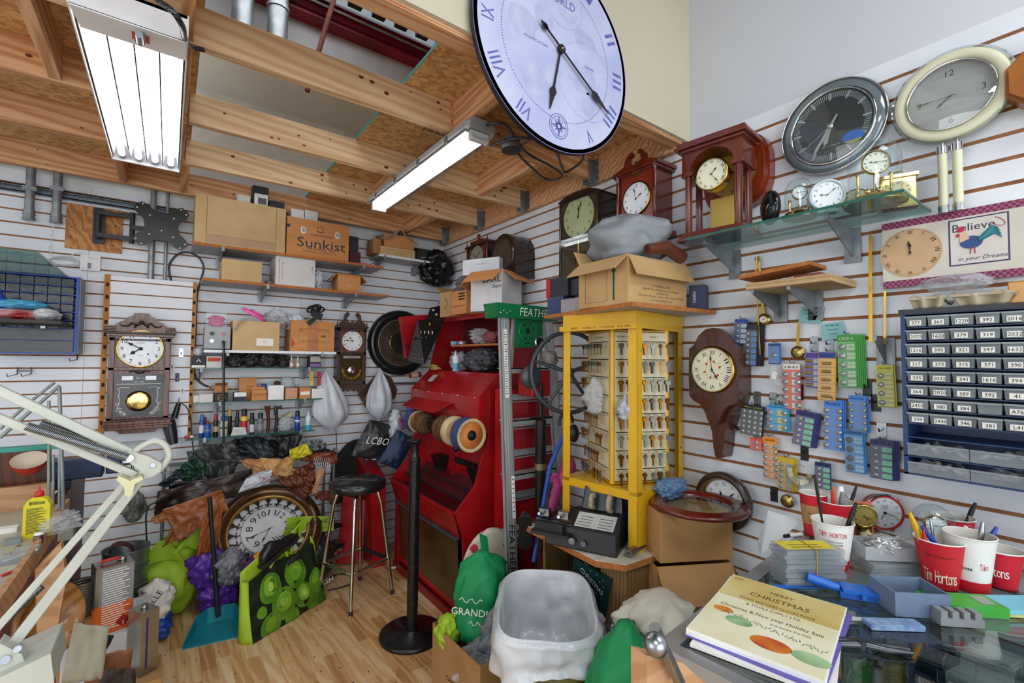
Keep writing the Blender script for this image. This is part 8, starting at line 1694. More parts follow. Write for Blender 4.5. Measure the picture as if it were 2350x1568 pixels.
for i,(x,y_,m_) in enumerate(((1738,915,steel),(1774,918,steel),(1795,925,steel),(1835,900,steel),(1868,790,steel),(1903,792,steel),(2023,990,steel),(1990,890,black),(1776,1135,black),(1846,1040,black),(2010,925,black))):
    p=ox_(-.004,x,y_); b=B(m_).box(-.0035,-.0005,p.y-.014,p.y+.014,p.z-.03,p.z+.03).tube([(-.003,p.y,p.z+.004),(-.03,p.y,p.z+.002),(-.034,p.y,p.z+.012)],.0028,5)
    fixt(b,'slatwall_peg',(0,p.y,p.z),('flat silver' if m_ is steel else 'black')+' slatwall peg holding battery cards on the right wall','peg','silver pegs on the right wall' if m_ is steel else 'black pegs on the right wall')
p=ox_(-.05,1835,1085); b=B(M('link_silver','c2bea8',.2,.9)).tube([(-.045,p.y+.028*cos(t),p.z+.028*sin(t)) for t in [i*PI/10 for i in range(20)]],.0015,5,True)
for i in range(34): t=PI+.1+i*PI/34*1.1; c,s_=cos(t),sin(t); b.tube([(-.048,p.y+.026*c,p.z+.026*s_),(-.05,p.y+.045*c,p.z+.047*s_)],[.0022,.003],5)
fixt(b,'ring_sizer',tuple(p),'ring of many small silver finger gauges hanging among the battery strips','ring sizer')
p=ox_(-.04,1785,850); fixt(B(film).at(TR(-.03,p.y,p.z)@RZ(WR)@RY(.2)).rbox(-.03,.03,-.004,0,-.06,.035,.006).u(paper).box(-.022,-.002,-.005,-.004,-.04,-.01).at(),'empty_blister',tuple(p),'empty clear blister card hanging tilted behind the small blue battery card','blister')
T=thing('metal_bracket','galvanised triangular shelf bracket hooked left of the yellow lithium strip','bracket',(0,ox_(-.02,2030,790).y,ox_(-.02,2030,775).z),WR); bracket(T,0,.12,0,.09)
# drawer cabinet of watch batteries
navyc=M('cabinet_navy','1f3f6e',.4,c2='1a3560'); drw=M('drawer_smoke','8d979d',.15,c2='727c84',al=.8); T,w,h,d=RT_('battery_drawer_cabinet','dark blue drawer cabinet of numbered clear drawers at the right edge','drawer cabinet',-.17,2064,725,2480,1115)
q0=ox_(-.17,2066,722); q1=ox_(-.17,2064,1085); h=q0.z-q1.z; T.location=(-.001,(q0.y+q1.y)/2-.2,q1.z); W=.21; x00=-( -.2); XL=-.205
T.location.y=q0.y-.215; W=.215; x=-W
b=B(navyc).box(-W,-W+.012,d,0,0,h).box(W-.012,W,d,0,0,h); b.u(M('cab_top','34373c',.5)).box(-W-.004,W+.004,d-.004,0,h,h+.014).u(navyc).box(-W,W,d,0,0,.006); nr=9; H1=h*.235; rh=(h-H1)/9; 
for i in range(nr+1): b.box(-W,W,d+.001,0,h-rh*i-.003,h-rh*i)
b.box(-W,W,d,0,H1/2-.003,H1/2); b.box(-W,W,-.01,0,0,h); b.bd('cabinet_frame',T)
nums=[['377','362','1220','392','2016'],['2025','1620','379','319','2032'],['1216','395','321','397','1632'],['317','373','315','371','390'],['335','2032','341','1616','394'],['364','2020','389','392','41'],['2450','380','384','','A76'],['339','2430','346','381','L41'],['','','','','']]
dw=(2*W-.024)/8.0; dw=.052; r=random.Random(3)
for i in range(8):
    for j in range(8):
        x=-W+.013+j*dw
        if x+dw>W-.01: continue
        z1=h-rh*i-.005; z0_=h-rh*(i+1)+.002; off=r.uniform(0,.006)+(.01 if (i,j) in((1,2),(7,3),(6,3)) else 0)
        b=B(drw).hexa([(x+.003,d-off,z0_),(x+dw-.004,d-off,z0_),(x+dw-.004,d+.11,z0_),(x+.003,d+.11,z0_),(x+.001,d-.004-off,z1-.004),(x+dw-.002,d-.004-off,z1-.004),(x+dw-.002,d+.11,z1-.004),(x+.001,d+.11,z1-.004)])
        b.box(x,x+dw-.001,d-.009-off,d-.004-off,z1-.009,z1-.004)
        n_=nums[i][j] if j<5 else str(r.choice([303,357,384,329,361,370]))
        if n_: b.u(paper).box(x+.011,x+dw-.013,d-.006-off,d-.0045-off,z0_+.003,z0_+.019).u(ink).text(n_,.014,x+dw/2,z0_+.0112,d-.0066-off)
        b.bd('drawer',T)
clr=M('drawer_frost','b7bdc4',.15,c2='a4abb3',al=.28)
for z0_,z1_ in((H1/2+.004,H1-.008),(.008,H1/2-.006)):
    for xa_ in ((-W+.013,-W+.15),(-W+.152,W-.014)):
        b=B(clr).box(xa_[0],xa_[1],d-.012,d-.009,z0_,z1_-.01).box(xa_[0],xa_[1],d-.012,d+.1,z0_,z0_+.003).box(xa_[0],xa_[1],d-.018,d-.009,z1_-.014,z1_-.010); o=b.bd('wide_drawer',T)
        o2=B(M('bagged_parts','b5b3b0',.25,c2='6f7377',s=60,bump=-.8,k='vor',lo=.1,hi=.9)); L_=xa_[1]-xa_[0]
        o2.sheet(lambda u,v:(xa_[0]+.006+(L_-.012)*u,d-.006+.09*v,z0_+.006+(z1_-z0_)*.8*(.6+.7*nz(u*7+z0_*50,v*3,1))*sin(PI*min(1,u*6,6*(1-u))/2)*min(1,.6+v)),40,8,False); o2.bd('bagged_parts',o)
# on top of the cabinet
zt=T.location.z+h+.0145; tray=M('pulp','b9ae97',.9,c2='a89c84',s=14,bump=.4,bs=60); yc=T.location.y
for i,(yo,L_,zl) in enumerate(((.15,.085,.0),(.03,.13,.0))):
    c=Vector((-.11,yc+yo,zt)); T2=thing('pulp_tray',['smaller left','larger right'][i]+' moulded pulp tray upside down on the drawer cabinet','tray',c,WR)
    B(tray).sheet(lambda u,v:((u-.5)*L_,-.06+.12*v,.045*min(1,4*min(u,1-u)+.1,4*min(v,1-v)+.15)*(.0)+.03+.018*cos(u*PI*3)*sin(PI*v)),20,10).sheet(lambda u,v:((u-.5)*L_*(.75+.25*v),-.05+.008*sin(u*PI*4)-.01*v,.035*v+.0),20,5).box(-L_/2,L_/2,-.065,-.055,.028,.033).bd('tray_body',T2,sol=.003)
fixt(blob(B(film),(-.11,yc+.09,zt+.052),.07,.09,.05,121,.3,2.5),'bubble_wrap',(-.11,yc+.09,zt+.05),'clear bubble wrap sheet heaped over the pulp trays','packing')
q=ox_(-.10,2053,760); fixt(B(film).sheet(lambda u,v:(-.06-.05*u+.01*nz(u*5,v*9,2),q.y+.02+.016*sin(v*5)-.01*v,q.z+.10-.26*v),6,20),'bubble_wrap',tuple(q),'strip of clear bubble wrap hanging down left of the drawer cabinet','packing')
q=ox_(-.12,2335,690); T2=thing('small_box','small taped orange carton on the right end of the drawer cabinet','box',(-.10,q.y-.02,zt),WR); B(M('orange_tape','c98a2c',.25,coat=.4)).box(-.035,.06,-.05,.05,0,.06).bd('box_body',T2,bev=.003)
# small window sticker brush of white paper
# ================================================================ world clock, cables over the fascia
q=oy(-2.585,1283,117); RW_=oy(-2.585,1270,352); R=(q.z-RW_.z)*.955; T=thing('giant_world_clock','giant round lilac world map clock hanging on the cream mezzanine face','clock',(q.x,-2.585,q.z))
lil=M('map_lilac','c6cae6',.45,c2='b0b6dc',s=5); B(M('rim_black','1a1a20',.4)).lathe([(R,.02),(R,.003),(R*.995,.0)],72,ax='y').bd('backing',T)
b=B(M('rim_violet','8d8fd0',.4,c2='7f82c8')).disc(0,0,R,0,72).u(lil).disc(0,0,R*.955,-.0008,72); vi=M('numeral_violet','5b5aa6',.5,c2='6f70b4',s=30); pal=M('map_pale','a9afd4',.5,c2='bcc1de',s=14)
b.u(pal)
for (x,z,r_,sx) in((-.32,-.42,.16,.8),(-.1,-.28,.1,1.3),(.32,-.15,.17,1.1),(.42,-.4,.12,.9),(-.45,.1,.15,1.2),(.1,.5,.16,1),(.35,.25,.1,1.5),(-.2,.25,.12,1)):
    m=18; b.add([(R*(x+r_*sx*(1+.35*nz(cos(2*PI*i/m)*2+x*9,sin(2*PI*i/m)*2,z*9))*cos(2*PI*i/m)),-.0012,R*(z+r_*(1+.35*nz(cos(2*PI*i/m)*2+x*9,sin(2*PI*i/m)*2,z*9))*sin(2*PI*i/m))) for i in range(m)],[tuple(range(m))])
for (cx_,cz_,rr_) in((.05,.52,.26),(.38,-.18,.40)): b.tube([(R*(cx_+rr_*cos(t)),-.0014,R*(cz_+rr_*sin(t))) for t in [i*PI/20 for i in range(40)]],.0008,4,True)
b.u(vi)
for i in range(12):
    if i==6: continue
    a=PI/2-i*PI/6; b.text(ROM[i],R*.19,R*.85*cos(a),R*.85*sin(a),-.0018,rot=a-PI/2,w=R*.07*len(ROM[i])*(.8 if len(ROM[i])>1 else 1))
for i in range(180): a=i*PI/90; b.at(RY(a)).box(-.0016,.0016,-.0018,-.0014,R*.695,R*.705).at()
b.text('OF THE',R*.07,0,R*.62,-.0018,w=R*.3).text('WORLD',R*.12,0,R*.52,-.0018,w=R*.42).text('ATLANTIC OCEAN',R*.035,-R*.3,-R*.02,-.0018).text('EUROPE',R*.035,R*.42,-R*.02,-.0018)
for k,(r0,r1) in enumerate(((.125,.118),(.10,.095))): b.lathe([(R*r0,0),(R*r1,0)],32,(0,-.002,-R*.76),'y',cap=False)
for i in range(8): a=i*PI/4; L=R*(.105 if i%2==0 else .07); b.at(TR(0,0,-R*.76)@RY(a)).add([(-R*.02,-.002,R*.02),(R*.02,-.002,R*.02),(0,-.002,L)],[(0,1,2)]).at()
b.bd('map_dial',T)
hk=M('hand_black','202126',.4)
def whand(nm,dx,dz,tail,y):
    a=math.atan2(dx,dz); L=math.hypot(dx,dz); B(hk).at(RY(a)).prism([(-.004,-tail),(.004,-tail),(.004,L*.62),(.016,L*.70),(.009,L*.8),(.002,L),(-.002,L),(-.009,L*.8),(-.016,L*.70),(-.004,L*.62)],y-.002,y).prism([(-.004,-tail*.8),(-.013,-tail*.92),(-.008,-tail*1.05),(0,-tail*1.2),(.008,-tail*1.05),(.013,-tail*.92),(.004,-tail*.8)],y-.002,y).cyl((0,y-.004,0),(0,y,0),.016,n=20).bd(nm,T)
e=oy(-2.6,1397,262)-q; whand('minute_hand',e.x,e.z,.10,-.014); e=oy(-2.6,1265,247)-q; whand('hour_hand',e.x,e.z,.001,-.008)
b=B(gold).sph((0,-.019,0),.006,10).bd('centre_nut',T)
# cables and junction box under the joists
def Zp(z,*q): return [oz(z,a,b_) for a,b_ in q]
cable('armoured_cable','armoured cable looping from the sealed light to the round junction box',Zp(2.59,(1092,300),(1130,283),(1165,290),(1190,330),(1215,355),(1270,385),(1290,405),(1255,412),(1215,380),(1190,355)),.0065,cabm)
cable('armoured_cable','armoured cable hanging in wide loops right of the junction box',Zp(2.575,(1125,335),(1180,318),(1240,322),(1275,345),(1290,385),(1300,395),(1335,370),(1338,345)),.0065,cabm)
cable('armoured_cable','pale armoured cable running from the junction box up behind the world clock',Zp(2.60,(1190,335),(1215,325),(1240,310)),.0055,M('cable_pale','a9a294',.4,.6))
cable('armoured_cable','armoured cable arching over the right end of the four tube light',[oz(2.50,362,2),oz(2.47,395,25),oz(2.46,418,60),oz(2.50,424,88),oz(2.60,440,108),oz(2.61,470,115)],.008,cabm)
j=oz(2.56,1173,345); T=thing('junction_box','round dark steel junction box under the joists near the world clock','junction box',(j.x,j.y,2.56)); B(galv).cyl((0,0,0),(0,0,.055),.045,n=28).u(M('lid_dark','4c5055',.4,.6)).cyl((0,0,-.004),(0,0,0),.047,n=28).bd('box_shell',T); B(galv).cyl((.045,0,.025),(.07,.01,.025),.01,n=10).bd('cable_clamp',T)
# ================================================================ glass display counter and what lies on it
CZ=1.0; T=thing('display_counter','glass topped display counter with silver frame in the right foreground','counter',(-.643,-3.737,0),rad(5.8)); WC_=TR(.70,3.7,0); X0,X1,Y0,Y1=-1.235,-.14,-4.4,-3.145
sil=M('counter_silver','b3b5b8',.35,.7,c2='9fa2a6')
b=B(sil)
for x0,x1,y0,y1 in((X0,X1,Y1-.035,Y1),(X0,X0+.03,Y0,Y1-.035),(X1-.03,X1,Y0,Y1-.035)): b.at(WC_).box(x0,x1,y0,y1,CZ-.028,CZ)
for x,y in((X0,Y1),(X1,Y1)): sx=1 if x==X0 else -1; b.box(x+sx*.001,x+sx*.025,y-.025,y-.001,.3,CZ-.028)
b.bd('frame',T)
B(MG('counter_glass','e0e8e6',.015,.12)).at(WC_).box(X0+.03,X1-.03,Y0,Y1-.035,CZ-.006,CZ-.0005).bd('glass_top',T); B(MG('counter_glass2','dfeae8',.02,.08)).at(WC_).box(X0+.03,X1-.03,Y1-.012,Y1-.006,.3,CZ-.03).box(X0+.006,X0+.012,Y0,Y1-.03,.3,CZ-.03).bd('glass_side',T)
B(M('counter_base','2c2723',.6)).at(WC_).box(X0,X1,Y0,Y1,.05,.30).box(X0+.02,X1-.02,Y0,Y1-.02,.0,.05).bd('base_cabinet',T)
B(M('counter_shelf','8c9496',.3)).at(WC_).box(X0+.03,X1-.03,Y0,Y1-.03,.78,.786).bd('inner_shelf',T)
rb_=random.Random(5); k=0; lm=[M('case_clear','8b979b',.2,c2='5f6a70',al=.7),darkbox,whitecard,M('cg_green','3c6a4a',.5),M('case_black','15161a',.4)]
for i in range(9):
    for j_ in range(5):
        x=X0+.17+i*.095; y=Y1-.20-j_*.12; s_=['clear','black','white','green','jet black'][k%5]
        o=B(lm[k%5]).at(TR(x,y,.7865)@RZ(rb_.uniform(-.3,.3))).box(-.036,.036,-.045,.045,0,.03+.02*rb_.random()).u(paper).box(-.03,.02,-.0465,-.045,.008,.026).u(ink).text(rb_.choice(['335','364','381','389','384']),.016,-.004,.017,-.047).at(); fixt(o,'parts_box',(x,y,.787),s_+' little labelled parts box inside the glass display counter','parts box',s_+' parts boxes inside the counter'); k+=1
ZC_=CZ+.0008
# cups
cupr=M('cup_red','c4202e',.45,c2='b81a28'); cupw=M('cup_white','e6e4e0',.5,c2='dcdad5'); cupi=M('cup_inside','ddd9d0',.6)
def cup(label,bx_,by_,l,r_,ry,body,band=None,txt=(),sleeve=None):
    P=oz(ZC_,bx_,by_); v=Vector(P)-Vector(CAM); d=v.dot(Vector(_f)); zt=oy(P.y,(l+r_)/2,ry).z; h=min(max(zt-ZC_,.09),.135); rt=(r_-l)/2*d/F*.97; rt=min(max(rt,.038),.05); rb2=rt*.68
    a=math.atan2(v.y,v.x)-PI/2; T=thing('paper_cup',label,'cup',(P.x,P.y,ZC_),a,'paper coffee cups on the counter')
    b=B(body).lathe([(rb2*.9,.004),(rb2,0),(rb2,.006),(rt,h)],36,cap=False)
    if band: b.u(band).lathe([(rb2*1.004,.001),(rb2+(rt-rb2)*.22+.0004,h*.22)],36,cap=False)
    if sleeve: b.u(sleeve).lathe([(rb2+(rt-rb2)*.3+.001,h*.3),(rb2+(rt-rb2)*.75+.001,h*.75)],36,cap=False)
    for s_,sz,x,z,m,w_ in txt:
        n=len(s_); ang=w_/rt; b.u(m)
        for i,ch_ in enumerate(s_):
            if ch_==' ': continue
            rr_=rb2+(rt-rb2)*z/h+.0012; t=(x/rt)+ang*((i+.5)/n-.5); b.at(RZ(t)).text(ch_,sz,0,z,-rr_,w=None if sz<.012 else w_/n*.82*(.5 if ch_ in 'Ii' else 1)).at()
    b.bd('cup_wall',T); B(cupi).lathe([(0,.005),(rb2*.97,.006),(rt*.975,h)],32,cap=False).bd('cup_lining',T); B(cupw).tube([(rt*cos(t),rt*sin(t),h) for t in [i*PI/18 for i in range(36)]],.0018,6,True).bd('rim',T); return T,rt,h
capT,_,hc=cup('white printed cup reading TIM HORTON in red, middle left of the counter',1912,1300,1868,1972,1190,cupw,cupr,[('TIM HORTON',.018,0,.098,cupr,.072),('Tim Horton played',.006,0,.080,ink,.05),('Miles Gilbert in the NHL',.006,0,.072,ink,.056),('Stanley Cup Champion',.006,0,.064,cupr,.056),('with the Maple Leafs',.006,0,.056,ink,.05),('the founder of',.006,0,.044,ink,.045),('this coffee shop',.006,0,.036,ink,.05)])
c2_=cup('plain red cup holding pens right behind the white TIM HORTON cup',1920,1240,1876,1962,1150,cupr,None); c3_=cup('red cup with a brown cardboard sleeve, furthest left behind the others',1868,1228,1842,1900,1125,cupr,None,[('TOUJOURS',.008,.0,.075,ink,.04),('INFUSE',.008,0,.064,ink,.034),('20 MIN',.008,0,.053,ink,.034)],M('sleeve','b08458',.8))
c4_=cup('red cup with cream script and a yellow handle in it, nearest of the right group',2158,1345,2100,2215,1235,cupr,None,[('Tim Hortons',.045,.0,.035,M('script_cream','eee2c4',.5),.085),('Always fresh. Toujours frais',.007,0,.085,ink,.06)]); c5_=cup('white dotted cup with red foot holding blue pliers, between two red cups',2228,1352,2165,2285,1225,cupw,cupr,[('DRINK',.009,-.005,.06,ink,.02),('Tim',.022,.03,.07,cupr,.02)])
c6_=cup('red cup at the back of the right group with white rim',2188,1270,2125,2240,1188,cupr); c7_=cup('red cup showing white script ending in ons at the far right',2297,1346,2258,2342,1252,cupr,None,[('Hortons',.035,-.012,.045,paper,.06)])
def tool(cp,name,label,dx,dy,lx,ly,L,m,r_=.004,m2=None,cat='tool'):
    T,rt,h=cp; o=T.location; a=Vector((o.x+dx*rt*.6,o.y+dy*rt*.6,o.z+.02)); d=Vector((lx,ly,1)).normalized(); e=a+d*L; b=B(m).tube([tuple(a),tuple(a+d*L*.55)],r_*.8,8).u(m2 or m).tube([tuple(a+d*L*.5),tuple(a+d*L*.8),tuple(e)],[r_,r_*1.3,r_*.7],8); fixt(b,name,tuple(a),label,cat)
yh=M('yellow_grip','dba524',.35); bh=M('blue_grip','1f3f9c',.35); rh_=M('red_grip','c02a24',.4); oh=M('orange_grip','d8662a',.45)
tool(c4_,'screwdriver','yellow handled tool leaning left out of the nearest red cup',-.3,.2,-.25,.25,.17,steel,.006,yh); tool(c4_,'marker_pen','red capped pen in the nearest red cup',-.7,.3,-.2,.1,.125,rh_,.004); tool(c4_,'file','thin steel file standing in the nearest red cup',.4,.2,.05,.1,.14,steel,.003); tool(c5_,'pliers','blue handled pliers spread out of the dotted white cup, left handle',-.4,.3,-.55,.5,.16,bh,.005); tool(c5_,'pliers','blue handled pliers sticking out to the right of the dotted white cup',.3,.2,.5,-.35,.15,bh,.005); tool(c5_,'marker_pen','silver white marker standing in the dotted white cup',.5,-.2,.12,-.1,.145,wpl,.005,steel); tool(c6_,'marker_pen','black marker in the back red cup of the right group',.5,-.1,.35,-.3,.14,ink,.005)
tool(capT and (capT,_,hc),'craft_knife','orange and black craft knife leaning right out of the white TIM HORTON cup',.3,-.1,.25,-.25,.165,oh,.005,ink); tool((capT,_,hc),'screwdriver','long black screwdriver standing in the white TIM HORTON cup',-.2,.3,-.1,.1,.23,ink,.0035); tool(c2_,'tweezers','orange handled tool in the plain red cup',-.3,0,-.05,0,.15,ink,.004,oh); tool(c2_,'cutter','curved black handle leaning right out of the plain red cup',.5,-.2,.35,-.2,.16,steel,.004,ink); tool(c2_,'glue_bottle','translucent white bottle upside down in the plain red cup',.1,-.1,.05,-.05,.15,wpl,.010); tool(c2_,'marker_pen','grey marker standing in the plain red cup',-.05,-.4,0,-.05,.135,M('grey_pen','7f8588',.4),.007); tool(c2_,'screwdriver','red tipped screwdriver at the left of the plain red cup',-.5,-.2,-.12,.05,.14,rh_,.004)
# magazine stack
P=[oz(1.022,x,y_) for x,y_ in ((1677,1317),(1936,1393),(1905,1575),(1582,1442))]; c=sum(P,Vector())/4; ux=(P[1]-P[0]).normalized(); a=math.atan2(ux.y,ux.x); Wm=(P[1]-P[0]).length; Hm=((P[3]-P[0]).length+(P[2]-P[1]).length)/2
def booklet(label,z,t,m,da=0,dx=0,dy=0,deco=None,w=Wm,h=Hm):
    T=thing('catalogue',label,'catalogue',(c.x+dx,c.y+dy,z),a+da,'catalogues stacked on the counter'); b=B(m).box(-w/2,w/2,-h/2,h/2,0,t)
    if deco: deco(b,w,h,t)
    b.bd('pages',T)
ml=M('mag_lilac','6a5fb0',.5); booklet('lowest catalogue with white pages at the bottom of the stack',ZC_,.006,paper,.06,-.012,-.008); booklet('lilac edged catalogue in the middle of the stack',ZC_+.0062,.005,ml,-.03,-.004,-.006); booklet('white catalogue just under the christmas one',ZC_+.0114,.005,wpl,.02,-.002,.002)
def cover(b,w,h,t):
    z=t+.0004; X=RX(-PI/2); b.u(M('mag_gold','b89a45',.4,c2='dccf96',s=5,lo=.3,hi=.7)).box(-w/2+.002,w/2-.002,h*.12,h/2-.002,t,z).u(M('mag_pale','d9d2a8',.4,c2='e8e4cc',s=6)).box(-w/2+.002,w/2-.002,-h/2+.002,h*.12,t,z)
    b.at(X); m1=M('mag_ink','5b4a22',.6); b.u(m1)
    for s_,sz,x,y,ww in(('5WC',.012,-w*.42,h*.44,.02),('MERRY',.018,0,h*.36,w*.2),('CHRISTMAS',.026,0,h*.26,w*.5),('SOMAL WATCHES CLOCKS PARTS',.015,0,h*.16,w*.62),('& TOOLS SUPPLY LTD.',.014,0,h*.085,w*.45),('Christmas & New year Holiday Sale',.017,0,-h*.02,w*.82),('Ends January 31st 2020',.010,w*.18,-h*.09,w*.3)): b.text(s_,sz,x,y,-z-.0003,w=ww)
    for (x,y,r_,cc) in((-w*.36,-h*.10,.020,'d8862e'),(-w*.19,-h*.19,.026,'6f9c6a'),(w*.10,-h*.33,.036,'d07a2a'),(w*.38,-h*.33,.032,'7fa873')):
        m_=M('bauble_'+cc,cc,.4,c2='b03a1c' if cc[0]=='d' else 'a9c79a',s=14,lo=.4,hi=.6); b.u(m_).disc(x,y,r_*.62,-z-.0004,28,1.6)
    b.u(M('fir_green','2f6a45',.6))
    for k_ in range(40): x=-w*.4+w*.85*k_/39; y=-h*.12-h*.10*(k_/39)+.004*sin(k_*2.3); b.add([(x-.001,-z-.0005,y),(x+.001,-z-.0005,y),(x+.006*sin(k_),-z-.0005,y+.012)],[(0,1,2)])
    b.at()
booklet('gold christmas catalogue with painted baubles on top of the stack',ZC_+.0166,.005,paper,0,0,0,cover)
# other counter items
def onc(px_,py_): return oz(ZC_,px_,py_)
ccm=M('acrylic_case','b9c1c6',.1,c2='8d979d',al=.45); q=onc(1865,1345); yl=M('label_yellow','d9c63a',.6)
for i in range(8):
    T=thing('parts_case',['lowest','second','third','fourth','fifth','sixth','seventh','topmost'][i]+' clear flat parts case of the stack tied with a rubber band','case',(q.x+.02+.002*sin(i*3),q.y+.02+.003*cos(i*2),ZC_+.0112*i),-.62+.04*sin(i*2.1),'clear parts cases in the tied stack'); b=B(ccm).box(-.075,.075,-.035,.035,.0,.0105)
    if i==7: b.u(yl).box(-.07,.06,-.025,.028,.0106,.0112).u(ink).box(-.05,.03,-.015,-.012,.0112,.0114).box(-.05,.03,0,.003,.0112,.0114)
    b.bd('case_body',T)
fixt(B(M('rubber_tan','b58a3c',.6)).at(TR(q.x+.02,q.y+.02,ZC_)@RZ(-.62)).box(-.0,.002,-.038,-.0365,0,.092).box(0,.002,-.038,.037,.0905,.092).box(0,.002,.0365,.038,0,.092).at(),'rubber_band',(q.x+.02,q.y,ZC_),'tan rubber band around the stack of clear parts cases','band')
q=onc(2085,1395); bm=M('blue_grey_box','6f7f98',.6,c2='5f6f8a',s=9); T=thing('open_box','open blue grey cardboard tray in the middle of the counter','box',(q.x,q.y,ZC_),-.72); box_open(T,.115,.085,.052,bm,[])
q=onc(1975,1372); bp_=M('plastic_blue','2468c8',.35); fixt(B(bp_).at(TR(q.x,q.y,ZC_)@RZ(-1.0)).box(-.045,.045,-.018,.018,0,.014).box(-.04,.04,-.022,.022,.014,.022).cyl((-.045,0,.015),(-.11,.0,.03),.010,.012,n=14).box(-.005,.005,-.03,.03,.006,.018).at(),'watch_case_opener','(0,0,0)' and (q.x,q.y,ZC_),'bright blue plastic watch holder tool left of the blue grey tray','tool')
q=onc(2205,1400); gp2=M('plastic_green','3fae3c',.4); fixt(B(gp2).at(TR(q.x,q.y,ZC_)@RZ(-.75)).rbox(-.075,.075,-.03,.03,0,.024,.004).u(M('lcd_grey','8f9e8c',.2)).box(.03,.06,-.018,.018,.0242,.0248).u(ink).disc(-.04,.012,.001,-.0301).at(),'battery_tester',(q.x,q.y,ZC_),'bright green plastic tester box right of the blue grey tray','tester')
q=onc(2200,1432); T=B(M('tool_grey','8a8d90',.4)).at(TR(q.x,q.y,ZC_)@RZ(-.75)).box(-.045,.04,-.014,.014,0,.016)
for k in range(4): T.box(-.043+.022*k,-.03+.022*k,-.013,.013,.016,.03)
fixt(T.at(),'strap_holder',(q.x,q.y,ZC_),'grey slotted plastic strap block in front of the green tester','tool')
nb_=[M('note_c','7fc6dd',.7),M('note_y','cfd98a',.7)]
for i,(nm,mm) in enumerate((('lower pale yellow green',nb_[1]),('upper pale blue',nb_[0]))): q=onc(2320,1395); fixt(B(mm).at(TR(q.x+.01,q.y-.02+.0,ZC_+.0085*i)@RZ(-.70+.06*i)).box(-.07,.07,-.035,.035,0,.008).at(),'note_pad',(q.x,q.y,ZC_),nm+' pad of loose notes at the right end of the counter','note pad')
q=onc(1935,1420); fixt(B(M('rule_white','d4d8da',.4)).at(TR(q.x,q.y,ZC_)@RZ(-.78)).box(-.10,.09,-.006,.006,0,.003).at(),'white_stick',tuple(q),'long thin white plastic strip lying behind the catalogue stack','strip')
q=onc(1810,1348); fixt(B(bp_).at(TR(q.x,q.y,ZC_)@RZ(-.62)).box(-.08,.09,-.007,.007,0,.003).at(),'blue_ruler',tuple(q),'dark blue flat strip lying along the catalogue top edge','strip')
q=onc(2050,1440); fixt(B(M('mould_blue','8fa6c4',.4,c2='5f7fae',s=60)).at(TR(q.x,q.y,ZC_)@RZ(-.68)).rbox(-.055,.055,-.014,.014,0,.012,.003).at(),'spring_bar_box',tuple(q),'light blue speckled slim box lying in front of the blue grey tray','case')
q=onc(1990,1490); b=B(M('plier_steel','55585c',.3,.8)); b.at(TR(q.x,q.y,ZC_)@RZ(-.9)).tube([(-.08,.01,.006),(-.02,.004,.007),(.03,-.006,.007),(.075,-.002,.006)],[.005,.008,.006,.003],8).tube([(-.08,-.014,.006),(-.02,-.002,.007),(.03,.006,.007),(.075,.01,.006)],[.005,.008,.006,.003],8).cyl((-.01,0,0),(-.01,0,.016),.009,n=14).at(); fixt(b,'watch_pliers',tuple(q),'steel pliers lying open on the glass right of the catalogues','pliers')
q=onc(1845,1325); T=thing('loupe','small black eye loupe standing in front of the tied case stack','loupe',(q.x-.01,q.y-.0,ZC_)); B(black).lathe([(.011,0),(.016,.02),(.019,.03),(.015,.03)],22,cap=False).lathe([(0,.004),(.012,.004)],16).bd('loupe_body',T)
q=onc(1805,1318); fixt(B(gold).at(TR(q.x,q.y,ZC_+.007)@RZ(-.5)).cyl((-.03,0,0),(.02,0,0),.0065,n=12).u(rh_).cyl((.02,0,0),(.03,0,0),.0067,n=12).at(),'gold_tube',tuple(q),'small gold and red tube lying left of the black loupe','tube')
q=onc(1828,1232); fixt(B(ink).at(TR(q.x,q.y,ZC_+.006)@RZ(-.35)).cyl((-.05,0,0),(-.03,0,0),.0055,n=12).u(wpl).cyl((-.03,0,0),(.02,0,0),.006,n=12).at(),'marker_pen',tuple(q),'white and black marker lying at the far left corner of the counter','pen')
q=onc(2030,1310); cl2=M('tub_frost','c9ccd0',.25,al=.55,c2='b2b6bb')
for i in range(4): fixt(B(ccm).at(TR(q.x-.01,q.y-.01,ZC_+.0092*i)@RZ(-.72+.05*i)).box(-.07,.07,-.035,.035,0,.0088).at(),'parts_case',(q.x,q.y,ZC_+.01*i),['bottom','second','third','top'][i]+' frosted flat case under the clear tub','case','frosted cases under the clear tub')
T=thing('clear_tub','frosted plastic tub with foil packets on the flat cases','tub',(q.x+.005,q.y+.005,ZC_+.039),-.72); box_open(T,.14,.085,.035,cl2,[]); fixt(blob(B(M('foil','c6c8ca',.2,.5,bump=-.9,bs=20)),(q.x,q.y,ZC_+.045),.05,.04,.05,131,.4,3),'foil_packet',(q.x,q.y,ZC_+.045),'crumpled foil packets with an orange tie in the clear tub','packet')
